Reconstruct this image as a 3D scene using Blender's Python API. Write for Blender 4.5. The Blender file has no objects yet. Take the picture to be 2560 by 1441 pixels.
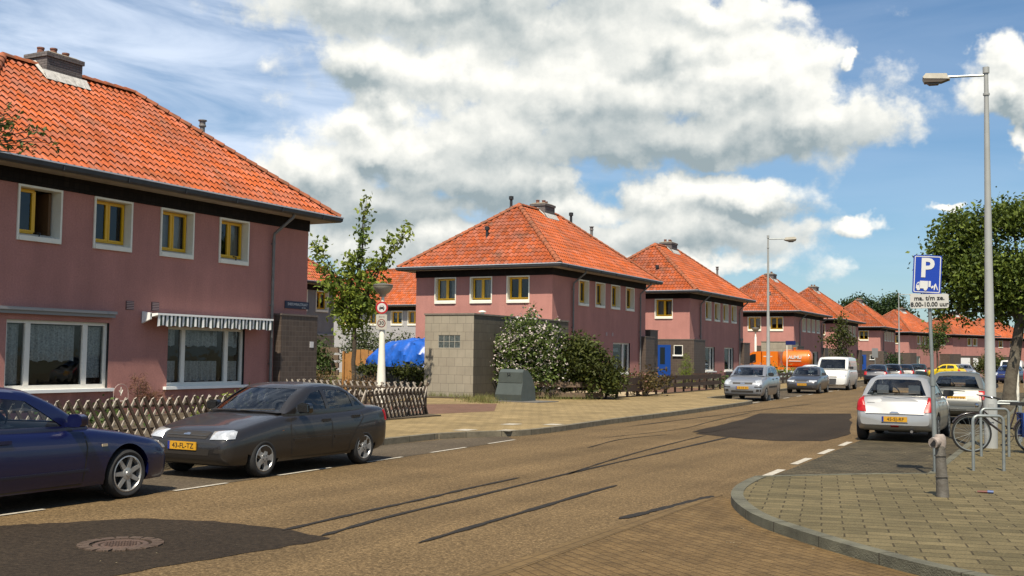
import bpy, bmesh, math, random
import numpy as np
from mathutils import Vector, Matrix
from mathutils.bvhtree import BVHTree
random.seed(7); rng = np.random.default_rng(7)
R = math.radians
scene = bpy.context.scene
COL = scene.collection

# ------------------------------------------------------------------ camera
CAM_H = 1.75
cam_d = bpy.data.cameras.new("camera"); cam = bpy.data.objects.new("camera", cam_d); COL.objects.link(cam)
cam_d.sensor_width = 36.0; cam_d.lens = 38.67; cam_d.clip_end = 3000.0; cam_d.clip_start = 0.05
pitch, yaw, roll = R(3.527), R(27.778), 0.013
F = Vector((0, math.cos(pitch), math.sin(pitch))); Rt = Vector((1, 0, 0)); U = Rt.cross(F)
R2 = Rt * math.cos(roll) + U * math.sin(roll); U2 = -Rt * math.sin(roll) + U * math.cos(roll)
Mz = Matrix.Rotation(yaw, 3, 'Z'); R2, U2, F = Mz @ R2, Mz @ U2, Mz @ F
cam.matrix_world = Matrix(((R2.x, U2.x, -F.x, 0), (R2.y, U2.y, -F.y, 0), (R2.z, U2.z, -F.z, CAM_H), (0, 0, 0, 1)))
scene.camera = cam

# ------------------------------------------------------------------ light and exposure
SUN_EL, SUN_AZ = R(58), R(16)         # azimuth measured from -Y towards +X
sdir = Vector((math.sin(SUN_AZ) * math.cos(SUN_EL), -math.cos(SUN_AZ) * math.cos(SUN_EL), math.sin(SUN_EL)))
sl = bpy.data.lights.new("sun", 'SUN'); sl.energy = 4.8; sl.angle = R(0.53); sl.color = (1.0, 0.90, 0.74)
so = bpy.data.objects.new("sun", sl); COL.objects.link(so)
so.rotation_euler = (-sdir).to_track_quat('-Z', 'Y').to_euler(); so.location = (0, 0, 40)
scene.view_settings.view_transform = 'Standard'; scene.view_settings.look = 'None'
scene.view_settings.exposure = 0.62; scene.view_settings.gamma = 1.0
scene.render.engine = 'CYCLES'
scene.cycles.max_bounces = 6; scene.cycles.transparent_max_bounces = 12

W = bpy.data.worlds.new("World"); scene.world = W; W.use_nodes = True
nt = W.node_tree; nt.nodes.clear()
def N(t, **kw):
    n = nt.nodes.new(t)
    for k, v in kw.items(): setattr(n, k, v)
    return n
def mth(op, a, b=None, c=None, clamp=False):
    n = N('ShaderNodeMath', operation=op); n.use_clamp = clamp
    for i, v in enumerate((a, b, c)):
        if v is None: continue
        if isinstance(v, (int, float)): n.inputs[i].default_value = v
        else: nt.links.new(v, n.inputs[i])
    return n.outputs[0]
out = N('ShaderNodeOutputWorld'); bg = N('ShaderNodeBackground'); nt.links.new(bg.outputs[0], out.inputs[0])
sky = N('ShaderNodeTexSky'); sky.sky_type = 'NISHITA'; sky.sun_disc = False
sky.sun_elevation = SUN_EL; sky.sun_rotation = math.pi - SUN_AZ
sky.air_density = 1.0; sky.dust_density = 0.8; sky.ozone_density = 2.5
tc = N('ShaderNodeTexCoord'); sep = N('ShaderNodeSeparateXYZ'); nt.links.new(tc.outputs['Generated'], sep.inputs[0])
az = mth('ARCTAN2', sep.outputs[0], sep.outputs[1]); el = mth('ARCSINE', sep.outputs[2])
BL = [(-0.591, 0.308, 0.132, 0.033), (-0.444, 0.301, 0.17, 0.042), (-0.543, 0.251, 0.147, 0.039), (-0.406, 0.249, 0.169, 0.053), (-0.28, 0.25, 0.108, 0.052), (-0.218, 0.209, 0.064, 0.038), (-0.316, 0.198, 0.156, 0.032), (-0.600, 0.222, 0.045, 0.022), (-0.589, 0.186, 0.084, 0.032), (-0.515, 0.163, 0.092, 0.036), (-0.674, 0.158, 0.065, 0.025), (-0.606, 0.132, 0.12, 0.025), (-0.449, 0.16, 0.033, 0.025), (-0.551, 0.104, 0.091, 0.022), (-0.638, 0.106, 0.047, 0.025), (-0.333, 0.142, 0.083, 0.022), (-0.27, 0.141, 0.054, 0.021), (-0.362, 0.11, 0.138, 0.022), (-0.181, 0.116, 0.026, 0.012), (-0.1, 0.133, 0.02, 0.006), (-0.175, 0.258, 0.011, 0.007), (-0.058, 0.219, 0.037, 0.023), (-0.043, 0.241, 0.027, 0.023), (-0.051, 0.183, 0.017, 0.02), (-0.298, 0.301, 0.073, 0.021), (-0.376, 0.077, 0.073, 0.011)]
# clouds elsewhere round the sky, out of this view but seen in reflections
BL += [(0.35, 0.3, 0.25, 0.07), (0.9, 0.2, 0.3, 0.06), (1.6, 0.35, 0.3, 0.1), (2.4, 0.25, 0.35, 0.08), (-1.5, 0.25, 0.3, 0.06), (-2.3, 0.3, 0.3, 0.09)]
DB = []
def cloud_field(daz, delv, det=8, amp=1.0, BL=BL, soft=.35):
    """union of soft blobs plus billows, at a shifted direction; returns density-like value"""
    v0 = N('ShaderNodeCombineXYZ'); nt.links.new(mth('ADD', az, daz), v0.inputs[0]); nt.links.new(mth('ADD', el, delv), v0.inputs[1])
    ns = N('ShaderNodeTexNoise'); ns.noise_dimensions = '2D'; ns.inputs['Scale'].default_value = 13; ns.inputs['Detail'].default_value = 5; ns.inputs['Roughness'].default_value = .6
    nt.links.new(v0.outputs[0], ns.inputs['Vector'])
    sb = N('ShaderNodeVectorMath', operation='SUBTRACT'); nt.links.new(ns.outputs['Color'], sb.inputs[0]); sb.inputs[1].default_value = (.5, .5, .5)
    ma = N('ShaderNodeVectorMath', operation='MULTIPLY_ADD'); nt.links.new(sb.outputs[0], ma.inputs[0]); ma.inputs[1].default_value = (.10, .055, 0); nt.links.new(v0.outputs[0], ma.inputs[2])
    d = None
    for (a, e, ra, re) in BL:
        m = N('ShaderNodeVectorMath', operation='MULTIPLY_ADD'); nt.links.new(ma.outputs[0], m.inputs[0])
        m.inputs[1].default_value = (1 / ra, 1 / re, 0); m.inputs[2].default_value = (-a / ra, -e / re, 0)
        ln = N('ShaderNodeVectorMath', operation='LENGTH'); nt.links.new(m.outputs[0], ln.inputs[0])
        if d is None: d = ln.outputs['Value']
        else:
            sm = N('ShaderNodeMath', operation='SMOOTH_MIN'); nt.links.new(d, sm.inputs[0]); nt.links.new(ln.outputs['Value'], sm.inputs[1]); sm.inputs[2].default_value = soft
            d = sm.outputs[0]
    f = mth('SUBTRACT', 1.12, d)
    sc = N('ShaderNodeVectorMath', operation='MULTIPLY'); nt.links.new(v0.outputs[0], sc.inputs[0]); sc.inputs[1].default_value = (1, 1.35, 1)
    n2 = N('ShaderNodeTexNoise'); n2.noise_dimensions = '2D'; n2.inputs['Scale'].default_value = 17; n2.inputs['Detail'].default_value = det; n2.inputs['Roughness'].default_value = .62
    nt.links.new(sc.outputs[0], n2.inputs['Vector'])
    f = mth('ADD', f, mth('MULTIPLY', mth('SUBTRACT', n2.outputs['Fac'], .5), amp))
    if BL is not DB:       # cauliflower puffs
        wv = N('ShaderNodeVectorMath', operation='MULTIPLY_ADD'); nt.links.new(sb.outputs[0], wv.inputs[0]); wv.inputs[1].default_value = (.07, .07, 0); nt.links.new(sc.outputs[0], wv.inputs[2])
        for s_, a_ in ((17, .56), (44, .22)):
            vo = N('ShaderNodeTexVoronoi'); vo.voronoi_dimensions = '2D'; vo.feature = 'SMOOTH_F1' if s_ < 20 else 'F1'; vo.inputs['Scale'].default_value = s_
            if s_ < 20: vo.inputs['Smoothness'].default_value = .35
            nt.links.new(wv.outputs[0], vo.inputs['Vector'])
            f = mth('ADD', f, mth('MULTIPLY', mth('SUBTRACT', .42, vo.outputs['Distance']), a_))
    return f
DB = [(-0.351, 0.188, 0.190, 0.036), (-0.536, 0.315, 0.175, 0.034), (-0.590, 0.128, 0.150, 0.034), (-0.479, 0.154, 0.100, 0.024), (-0.600, 0.163, 0.05, 0.010), (-0.333, 0.108, 0.118, 0.014), (-0.225, 0.190, 0.06, 0.020), (-0.263, 0.127, 0.071, 0.010), (-0.052, 0.199, 0.03, 0.013), (-.64, .235, .05, .014), (.35, .26, .25, .05), (1.6, .30, .3, .08), (-2.3, .26, .3, .07), (-.36, .262, .05, .012)]   # grey cloud bases
BL += [(-.515, .195, .10, .030), (-.43, .135, .05, .02), (-.62, .20, .05, .02), (-.36, .085, .14, .016)]
f0 = cloud_field(0, 0, BL=BL); g0 = f0; f1 = cloud_field(.006, .012, 8, 1.0, BL=BL); dk = cloud_field(0, 0, 4, .55, BL=DB, soft=.5)
def smooth(x, a, b, lo=0, hi=1):
    m = N('ShaderNodeMapRange', interpolation_type='SMOOTHSTEP'); nt.links.new(x, m.inputs[0])
    for i, v in zip((1, 2, 3, 4), (a, b, lo, hi)): m.inputs[i].default_value = v
    return m.outputs[0]
dens = smooth(f0, -.14, .38)
lit = mth('ADD', .80, mth('SUBTRACT', mth('MULTIPLY', mth('SUBTRACT', g0, f1), .62), mth('MULTIPLY', smooth(dk, -.55, 1.15), .66)), clamp=True)
mixc = N('ShaderNodeMix', data_type='RGBA'); nt.links.new(lit, mixc.inputs['Factor'])
mixc.inputs['A'].default_value = (.225, .275, .295, 1); mixc.inputs['B'].default_value = (.71, .70, .65, 1)
# thin high veil
vm = N('ShaderNodeCombineXYZ'); nt.links.new(mth('MULTIPLY', az, 2.6), vm.inputs[0]); nt.links.new(mth('ADD', mth('MULTIPLY', el, 15), mth('MULTIPLY', az, .8)), vm.inputs[1])
vn = N('ShaderNodeTexNoise'); vn.noise_dimensions = '2D'; vn.inputs['Scale'].default_value = 1.4; vn.inputs['Detail'].default_value = 7; vn.inputs['Roughness'].default_value = .55; vn.inputs['Distortion'].default_value = .4
nt.links.new(vm.outputs[0], vn.inputs['Vector'])
veil = mth('MULTIPLY', smooth(vn.outputs['Fac'], .22, .74), smooth(az, -.30, -.66, .12, .95))
skm = N('ShaderNodeMix', data_type='RGBA', blend_type='MULTIPLY'); skm.inputs['Factor'].default_value = 1
nt.links.new(sky.outputs[0], skm.inputs['A']); skm.inputs['B'].default_value = (.056, .069, .076, 1)
m1 = N('ShaderNodeMix', data_type='RGBA'); nt.links.new(veil, m1.inputs['Factor']); nt.links.new(skm.outputs['Result'], m1.inputs['A']); m1.inputs['B'].default_value = (.50, .57, .68, 1)
m2 = N('ShaderNodeMix', data_type='RGBA'); nt.links.new(dens, m2.inputs['Factor']); nt.links.new(m1.outputs['Result'], m2.inputs['A']); nt.links.new(mixc.outputs['Result'], m2.inputs['B'])
nt.links.new(m2.outputs['Result'], bg.inputs['Color']); bg.inputs['Strength'].default_value = 1.0
W.cycles.sampling_method = 'MANUAL'; W.cycles.sample_map_resolution = 256

# ------------------------------------------------------------------ materials
MATS = {}
KA = .74          # albedo scale that goes with the exposure above
def ka(c): return tuple(min(.8, v * KA) for v in c)
def mat(name, col, rough=.8, metal=0.0, var=.0, vscale=8.0, bump=0.0, bscale=60.0, spec=.5, coat=0, col2=None, uvjit=False, island=0.0, emis=None, trans=0):
    """procedural principled material: base colour varied by noise, optional bump"""
    if name in MATS: return MATS[name]
    col = ka(col); col2 = ka(col2) if col2 else None
    m = bpy.data.materials.new(name); m.use_nodes = True; t = m.node_tree; b = t.nodes['Principled BSDF']
    b.inputs['Roughness'].default_value = rough; b.inputs['Metallic'].default_value = metal
    b.inputs['Specular IOR Level'].default_value = spec; b.inputs['Coat Weight'].default_value = coat; b.inputs['Coat Roughness'].default_value = .04
    c = (*col, 1); b.inputs['Base Color'].default_value = c
    m.diffuse_color = c
    co = t.nodes.new('ShaderNodeTexCoord')
    if var > 0 or col2:
        n = t.nodes.new('ShaderNodeTexNoise'); n.inputs['Scale'].default_value = vscale; n.inputs['Detail'].default_value = 6; n.inputs['Roughness'].default_value = .62
        t.links.new(co.outputs['Object'], n.inputs['Vector'])
        r = t.nodes.new('ShaderNodeMapRange'); t.links.new(n.outputs['Fac'], r.inputs[0]); r.inputs[1].default_value = .3; r.inputs[2].default_value = .7
        x = t.nodes.new('ShaderNodeMix'); x.data_type = 'RGBA'; t.links.new(r.outputs[0], x.inputs['Factor'])
        a2 = col2 if col2 else tuple(v * (1 - var) for v in col)
        x.inputs['A'].default_value = (*a2, 1); x.inputs['B'].default_value = (*[min(1, v * (1 + var)) for v in col], 1)
        t.links.new(x.outputs['Result'], b.inputs['Base Color']); last = x
        if island > 0:
            g = t.nodes.new('ShaderNodeNewGeometry'); hs = t.nodes.new('ShaderNodeHueSaturation')
            r2 = t.nodes.new('ShaderNodeMapRange'); t.links.new(g.outputs['Random Per Island'], r2.inputs[0]); r2.inputs[3].default_value = 1 - island; r2.inputs[4].default_value = 1 + island
            r3 = t.nodes.new('ShaderNodeMapRange'); t.links.new(g.outputs['Random Per Island'], r3.inputs[0]); r3.inputs[3].default_value = .515; r3.inputs[4].default_value = .485
            t.links.new(r2.outputs[0], hs.inputs['Value']); t.links.new(r3.outputs[0], hs.inputs['Hue']); t.links.new(x.outputs['Result'], hs.inputs['Color']); t.links.new(hs.outputs[0], b.inputs['Base Color'])
    if bump > 0:
        n2 = t.nodes.new('ShaderNodeTexNoise'); n2.inputs['Scale'].default_value = bscale; n2.inputs['Detail'].default_value = 4
        t.links.new(co.outputs['Object'], n2.inputs['Vector'])
        bp = t.nodes.new('ShaderNodeBump'); bp.inputs['Strength'].default_value = bump; bp.inputs['Distance'].default_value = .02
        t.links.new(n2.outputs['Fac'], bp.inputs['Height']); t.links.new(bp.outputs[0], b.inputs['Normal'])
    if trans > 0:
        tr = t.nodes.new('ShaderNodeBsdfTranslucent'); ms = t.nodes.new('ShaderNodeMixShader'); ms.inputs[0].default_value = trans
        src = b.inputs['Base Color'].links[0].from_socket if b.inputs['Base Color'].links else None
        if src: t.links.new(src, tr.inputs['Color'])
        else: tr.inputs['Color'].default_value = c
        t.links.new(b.outputs[0], ms.inputs[1]); t.links.new(tr.outputs[0], ms.inputs[2]); t.links.new(ms.outputs[0], t.nodes['Material Output'].inputs[0])
    MATS[name] = m; return m

def brick_mat(name, c1, c2, mortar, bw, bh, ms=.006, rough=.85, coords='XY', offset=.5, rot=0.0, var=.25, bump=.4, freq=2, nscale=1.2, speck=0.0, smooth_m=.15):
    """pavers / tiles / bricks in metres. coords: XY for ground, WALL for upright faces (x+y, z)"""
    if name in MATS: return MATS[name]
    c1, c2, mortar = ka(c1), ka(c2), ka(mortar)
    m = bpy.data.materials.new(name); m.use_nodes = True; t = m.node_tree; b = t.nodes['Principled BSDF']; b.inputs['Roughness'].default_value = rough; b.inputs['Specular IOR Level'].default_value = .2 if coords == 'XY' else .4
    L = t.links; nn = t.nodes.new
    co = nn('ShaderNodeTexCoord'); src = co.outputs['Object']
    if coords == 'WALL':
        s = nn('ShaderNodeSeparateXYZ'); L.new(src, s.inputs[0]); ad = nn('ShaderNodeMath'); ad.operation = 'ADD'; L.new(s.outputs[0], ad.inputs[0]); L.new(s.outputs[1], ad.inputs[1])
        cm = nn('ShaderNodeCombineXYZ'); L.new(ad.outputs[0], cm.inputs[0]); L.new(s.outputs[2], cm.inputs[1]); src = cm.outputs[0]
    mp = nn('ShaderNodeMapping'); mp.inputs['Rotation'].default_value = (0, 0, rot); L.new(src, mp.inputs[0])
    # slight irregularity of the laying
    nw = nn('ShaderNodeTexNoise'); nw.inputs['Scale'].default_value = 1.3; nw.inputs['Detail'].default_value = 2; L.new(mp.outputs[0], nw.inputs['Vector'])
    va = nn('ShaderNodeVectorMath'); va.operation = 'MULTIPLY_ADD'; L.new(nw.outputs['Color'], va.inputs[0]); va.inputs[1].default_value = (.035, .035, 0) if coords == 'XY' else (.004, .004, 0); L.new(mp.outputs[0], va.inputs[2])
    br = nn('ShaderNodeTexBrick'); br.offset = offset; br.offset_frequency = freq; L.new(va.outputs[0], br.inputs['Vector'])
    br.inputs['Color1'].default_value = (*c1, 1); br.inputs['Color2'].default_value = (*c2, 1); br.inputs['Mortar'].default_value = (*mortar, 1)
    br.inputs['Scale'].default_value = 1; br.inputs['Mortar Size'].default_value = ms; br.inputs['Mortar Smooth'].default_value = smooth_m
    br.inputs['Brick Width'].default_value = bw; br.inputs['Row Height'].default_value = bh; br.inputs['Bias'].default_value = 0
    n = nn('ShaderNodeTexNoise'); n.inputs['Scale'].default_value = nscale; n.inputs['Detail'].default_value = 8; n.inputs['Roughness'].default_value = .65; L.new(co.outputs['Object'], n.inputs['Vector'])
    r = nn('ShaderNodeMapRange'); L.new(n.outputs['Fac'], r.inputs[0]); r.inputs[1].default_value = .3; r.inputs[2].default_value = .7; r.inputs[3].default_value = 1 - var; r.inputs[4].default_value = 1 + var
    mx = nn('ShaderNodeVectorMath'); mx.operation = 'SCALE'; L.new(br.outputs['Color'], mx.inputs[0]); L.new(r.outputs[0], mx.inputs['Scale'])
    cur = mx.outputs[0]
    n3 = nn('ShaderNodeTexNoise'); n3.inputs['Scale'].default_value = 55; n3.inputs['Detail'].default_value = 3; L.new(co.outputs['Object'], n3.inputs['Vector'])
    if speck > 0:
        r3 = nn('ShaderNodeMapRange'); L.new(n3.outputs['Fac'], r3.inputs[0]); r3.inputs[1].default_value = .35; r3.inputs[2].default_value = .65; r3.inputs[3].default_value = 1 - speck; r3.inputs[4].default_value = 1 + speck
        m3 = nn('ShaderNodeVectorMath'); m3.operation = 'SCALE'; L.new(cur, m3.inputs[0]); L.new(r3.outputs[0], m3.inputs['Scale']); cur = m3.outputs[0]
    L.new(cur, b.inputs['Base Color'])
    iv = nn('ShaderNodeMath'); iv.operation = 'MULTIPLY_ADD'; L.new(br.outputs['Fac'], iv.inputs[0]); iv.inputs[1].default_value = -1
    h3 = nn('ShaderNodeMath'); h3.operation = 'MULTIPLY'; L.new(n3.outputs['Fac'], h3.inputs[0]); h3.inputs[1].default_value = .4; L.new(h3.outputs[0], iv.inputs[2])
    bp = nn('ShaderNodeBump'); bp.inputs['Strength'].default_value = bump; bp.inputs['Distance'].default_value = .012; L.new(iv.outputs[0], bp.inputs['Height']); L.new(bp.outputs[0], b.inputs['Normal'])
    MATS[name] = m; return m

def wall_mat(name, col):
    """painted render with rain streaks, faded areas and splash dirt near the ground"""
    if name in MATS: return MATS[name]
    m = mat(name, col, .92, var=.08, vscale=1.1, bump=.5, bscale=120); t = m.node_tree; b = t.nodes['Principled BSDF']; L = t.links; nn = t.nodes.new; src = b.inputs['Base Color'].links[0].from_socket
    co = nn('ShaderNodeTexCoord'); mp = nn('ShaderNodeMapping'); mp.inputs['Scale'].default_value = (1.5, 1.5, .20); L.new(co.outputs['Object'], mp.inputs[0])
    a = nn('ShaderNodeTexNoise'); a.inputs['Scale'].default_value = 1.2; a.inputs['Detail'].default_value = 6; a.inputs['Roughness'].default_value = .65; L.new(mp.outputs[0], a.inputs['Vector'])
    r = nn('ShaderNodeMapRange'); L.new(a.outputs['Fac'], r.inputs[0]); r.inputs[1].default_value = .35; r.inputs[2].default_value = .68; r.inputs[3].default_value = 1.04; r.inputs[4].default_value = .89
    g = nn('ShaderNodeTexNoise'); g.inputs['Scale'].default_value = 26; g.inputs['Detail'].default_value = 3; L.new(co.outputs['Object'], g.inputs['Vector']); rg = nn('ShaderNodeMapRange'); L.new(g.outputs['Fac'], rg.inputs[0]); rg.inputs[1].default_value = .3; rg.inputs[2].default_value = .7; rg.inputs[3].default_value = .90; rg.inputs[4].default_value = 1.09
    s = nn('ShaderNodeSeparateXYZ'); L.new(co.outputs['Object'], s.inputs[0]); n = nn('ShaderNodeMath'); n.operation = 'MULTIPLY_ADD'; L.new(a.outputs['Fac'], n.inputs[0]); n.inputs[1].default_value = -1.2; L.new(s.outputs[2], n.inputs[2])
    rz = nn('ShaderNodeMapRange'); L.new(n.outputs[0], rz.inputs[0]); rz.inputs[1].default_value = -.35; rz.inputs[2].default_value = .25; rz.inputs[3].default_value = .62; rz.inputs[4].default_value = 1
    p1 = nn('ShaderNodeMath'); p1.operation = 'MULTIPLY'; L.new(r.outputs[0], p1.inputs[0]); L.new(rg.outputs[0], p1.inputs[1]); p2 = nn('ShaderNodeMath'); p2.operation = 'MULTIPLY'; L.new(p1.outputs[0], p2.inputs[0]); L.new(rz.outputs[0], p2.inputs[1])
    v = nn('ShaderNodeVectorMath'); v.operation = 'SCALE'; L.new(src, v.inputs[0]); L.new(p2.outputs[0], v.inputs['Scale']); L.new(v.outputs[0], b.inputs['Base Color']); return m

def asphalt_mat(name, base, light, dark, speck=1.0):
    if name in MATS: return MATS[name]
    base, light, dark = ka(base), ka(light), ka(dark)
    m = bpy.data.materials.new(name); m.use_nodes = True; t = m.node_tree; b = t.nodes['Principled BSDF']; b.inputs['Roughness'].default_value = .9; b.inputs['Specular IOR Level'].default_value = .15
    L = t.links; nn = t.nodes.new; co = nn('ShaderNodeTexCoord')
    a = nn('ShaderNodeTexNoise'); a.inputs['Scale'].default_value = 38; a.inputs['Detail'].default_value = 5; a.inputs['Roughness'].default_value = .75; L.new(co.outputs['Object'], a.inputs['Vector'])
    cr = nn('ShaderNodeValToRGB'); L.new(a.outputs['Fac'], cr.inputs[0]); e = cr.color_ramp.elements
    e[0].position = .34; e[0].color = (*dark, 1); e[1].position = .68; e[1].color = (*light, 1); k = e.new(.5); k.color = (*base, 1)
    s = nn('ShaderNodeTexNoise'); s.inputs['Scale'].default_value = .55; s.inputs['Detail'].default_value = 7; s.inputs['Roughness'].default_value = .6; L.new(co.outputs['Object'], s.inputs['Vector'])
    r = nn('ShaderNodeMapRange'); L.new(s.outputs['Fac'], r.inputs[0]); r.inputs[1].default_value = .3; r.inputs[2].default_value = .7; r.inputs[3].default_value = .80; r.inputs[4].default_value = 1.18
    mx = nn('ShaderNodeVectorMath'); mx.operation = 'SCALE'; L.new(cr.outputs[0], mx.inputs[0]); L.new(r.outputs[0], mx.inputs['Scale'])
    # worn streaks along the driving direction
    mp = nn('ShaderNodeMapping'); mp.inputs['Scale'].default_value = (1.6, .06, 1); L.new(co.outputs['Object'], mp.inputs[0])
    st = nn('ShaderNodeTexNoise'); st.inputs['Scale'].default_value = 1; st.inputs['Detail'].default_value = 4; L.new(mp.outputs[0], st.inputs['Vector'])
    r2 = nn('ShaderNodeMapRange'); L.new(st.outputs['Fac'], r2.inputs[0]); r2.inputs[1].default_value = .35; r2.inputs[2].default_value = .65; r2.inputs[3].default_value = .86; r2.inputs[4].default_value = 1.1
    m2 = nn('ShaderNodeVectorMath'); m2.operation = 'SCALE'; L.new(mx.outputs[0], m2.inputs[0]); L.new(r2.outputs[0], m2.inputs['Scale'])
    L.new(m2.outputs[0], b.inputs['Base Color'])
    g = nn('ShaderNodeTexNoise'); g.inputs['Scale'].default_value = 15; g.inputs['Detail'].default_value = 3; g.inputs['Roughness'].default_value = .8; L.new(co.outputs['Object'], g.inputs['Vector'])
    r6 = nn('ShaderNodeMapRange'); L.new(g.outputs['Fac'], r6.inputs[0]); r6.inputs[1].default_value = .33; r6.inputs[2].default_value = .67; r6.inputs[3].default_value = .62; r6.inputs[4].default_value = 1.42
    m6 = nn('ShaderNodeVectorMath'); m6.operation = 'SCALE'; 
    os_ = nn('ShaderNodeTexNoise'); os_.inputs['Scale'].default_value = 1.7; os_.inputs['Detail'].default_value = 7; os_.inputs['Roughness'].default_value = .7; L.new(co.outputs['Object'], os_.inputs['Vector'])
    r7 = nn('ShaderNodeMapRange'); L.new(os_.outputs['Fac'], r7.inputs[0]); r7.inputs[1].default_value = .60; r7.inputs[2].default_value = .70; r7.inputs[3].default_value = 1; r7.inputs[4].default_value = .80
    m7 = nn('ShaderNodeVectorMath'); m7.operation = 'SCALE'; L.new(m2.outputs[0], m7.inputs[0]); L.new(r7.outputs[0], m7.inputs['Scale']); L.new(m7.outputs[0], m6.inputs[0]); L.new(r6.outputs[0], m6.inputs['Scale']); L.new(m6.outputs[0], b.inputs['Base Color'])
    bp = nn('ShaderNodeBump'); bp.inputs['Strength'].default_value = .5; bp.inputs['Distance'].default_value = .008; L.new(a.outputs['Fac'], bp.inputs['Height']); L.new(bp.outputs[0], b.inputs['Normal'])
    MATS[name] = m; return m

def roof_mat(name, base, dark, moss_amt):
    if name in MATS: return MATS[name]
    base, dark = ka(base), ka(dark)
    m = bpy.data.materials.new(name); m.use_nodes = True; t = m.node_tree; b = t.nodes['Principled BSDF']; b.inputs['Roughness'].default_value = .75
    L = t.links; nn = t.nodes.new; uv = nn('ShaderNodeUVMap'); co = nn('ShaderNodeTexCoord')
    fl = nn('ShaderNodeVectorMath'); fl.operation = 'FLOOR'; L.new(uv.outputs[0], fl.inputs[0])
    wn = nn('ShaderNodeTexWhiteNoise'); wn.noise_dimensions = '2D'; L.new(fl.outputs[0], wn.inputs['Vector'])
    r = nn('ShaderNodeMapRange'); L.new(wn.outputs['Value'], r.inputs[0]); r.inputs[3].default_value = .82; r.inputs[4].default_value = 1.15
    n = nn('ShaderNodeTexNoise'); n.inputs['Scale'].default_value = 1.1; n.inputs['Detail'].default_value = 8; n.inputs['Roughness'].default_value = .7; L.new(co.outputs['Object'], n.inputs['Vector'])
    r2 = nn('ShaderNodeMapRange'); L.new(n.outputs['Fac'], r2.inputs[0]); r2.inputs[1].default_value = .5; r2.inputs[2].default_value = .72; r2.inputs[3].default_value = 0; r2.inputs[4].default_value = moss_amt
    mx = nn('ShaderNodeMix'); mx.data_type = 'RGBA'; L.new(r2.outputs[0], mx.inputs['Factor']); mx.inputs['A'].default_value = (*base, 1); mx.inputs['B'].default_value = (*dark, 1)
    sc = nn('ShaderNodeVectorMath'); sc.operation = 'SCALE'; L.new(mx.outputs['Result'], sc.inputs[0]); L.new(r.outputs[0], sc.inputs['Scale'])
    n3 = nn('ShaderNodeTexNoise'); n3.inputs['Scale'].default_value = 22; n3.inputs['Detail'].default_value = 4; L.new(co.outputs['Object'], n3.inputs['Vector'])
    r3 = nn('ShaderNodeMapRange'); L.new(n3.outputs['Fac'], r3.inputs[0]); r3.inputs[1].default_value = .3; r3.inputs[2].default_value = .7; r3.inputs[3].default_value = .82; r3.inputs[4].default_value = 1.15
    s2 = nn('ShaderNodeVectorMath'); s2.operation = 'SCALE'; L.new(sc.outputs[0], s2.inputs[0]); L.new(r3.outputs[0], s2.inputs['Scale'])
    # broad sooty and faded areas, and a little difference from house to house
    n4 = nn('ShaderNodeTexNoise'); n4.inputs['Scale'].default_value = .38; n4.inputs['Detail'].default_value = 5; oi = nn('ShaderNodeObjectInfo'); ofs = nn('ShaderNodeVectorMath'); ofs.operation = 'ADD'
    L.new(co.outputs['Object'], ofs.inputs[0]); L.new(oi.outputs['Location'], ofs.inputs[1]); L.new(ofs.outputs[0], n4.inputs['Vector']); r4 = nn('ShaderNodeMapRange'); L.new(n4.outputs['Fac'], r4.inputs[0])
    r4.inputs[1].default_value = .32; r4.inputs[2].default_value = .68; r4.inputs[3].default_value = .74; r4.inputs[4].default_value = 1.12
    s4 = nn('ShaderNodeVectorMath'); s4.operation = 'SCALE'; L.new(s2.outputs[0], s4.inputs[0]); L.new(r4.outputs[0], s4.inputs['Scale'])
    wn2 = nn('ShaderNodeTexWhiteNoise'); wn2.noise_dimensions = '2D'; ad2 = nn('ShaderNodeVectorMath'); ad2.operation = 'ADD'; ad2.inputs[1].default_value = (17.3, 5.1, 0); L.new(fl.outputs[0], ad2.inputs[0]); L.new(ad2.outputs[0], wn2.inputs['Vector'])
    hs = nn('ShaderNodeHueSaturation'); r5 = nn('ShaderNodeMapRange'); L.new(wn2.outputs['Value'], r5.inputs[0]); r5.inputs[3].default_value = .90; r5.inputs[4].default_value = 1.08; L.new(r5.outputs[0], hs.inputs['Saturation']); L.new(s4.outputs[0], hs.inputs['Color'])
    L.new(hs.outputs[0], b.inputs['Base Color']); MATS[name] = m; return m

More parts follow.
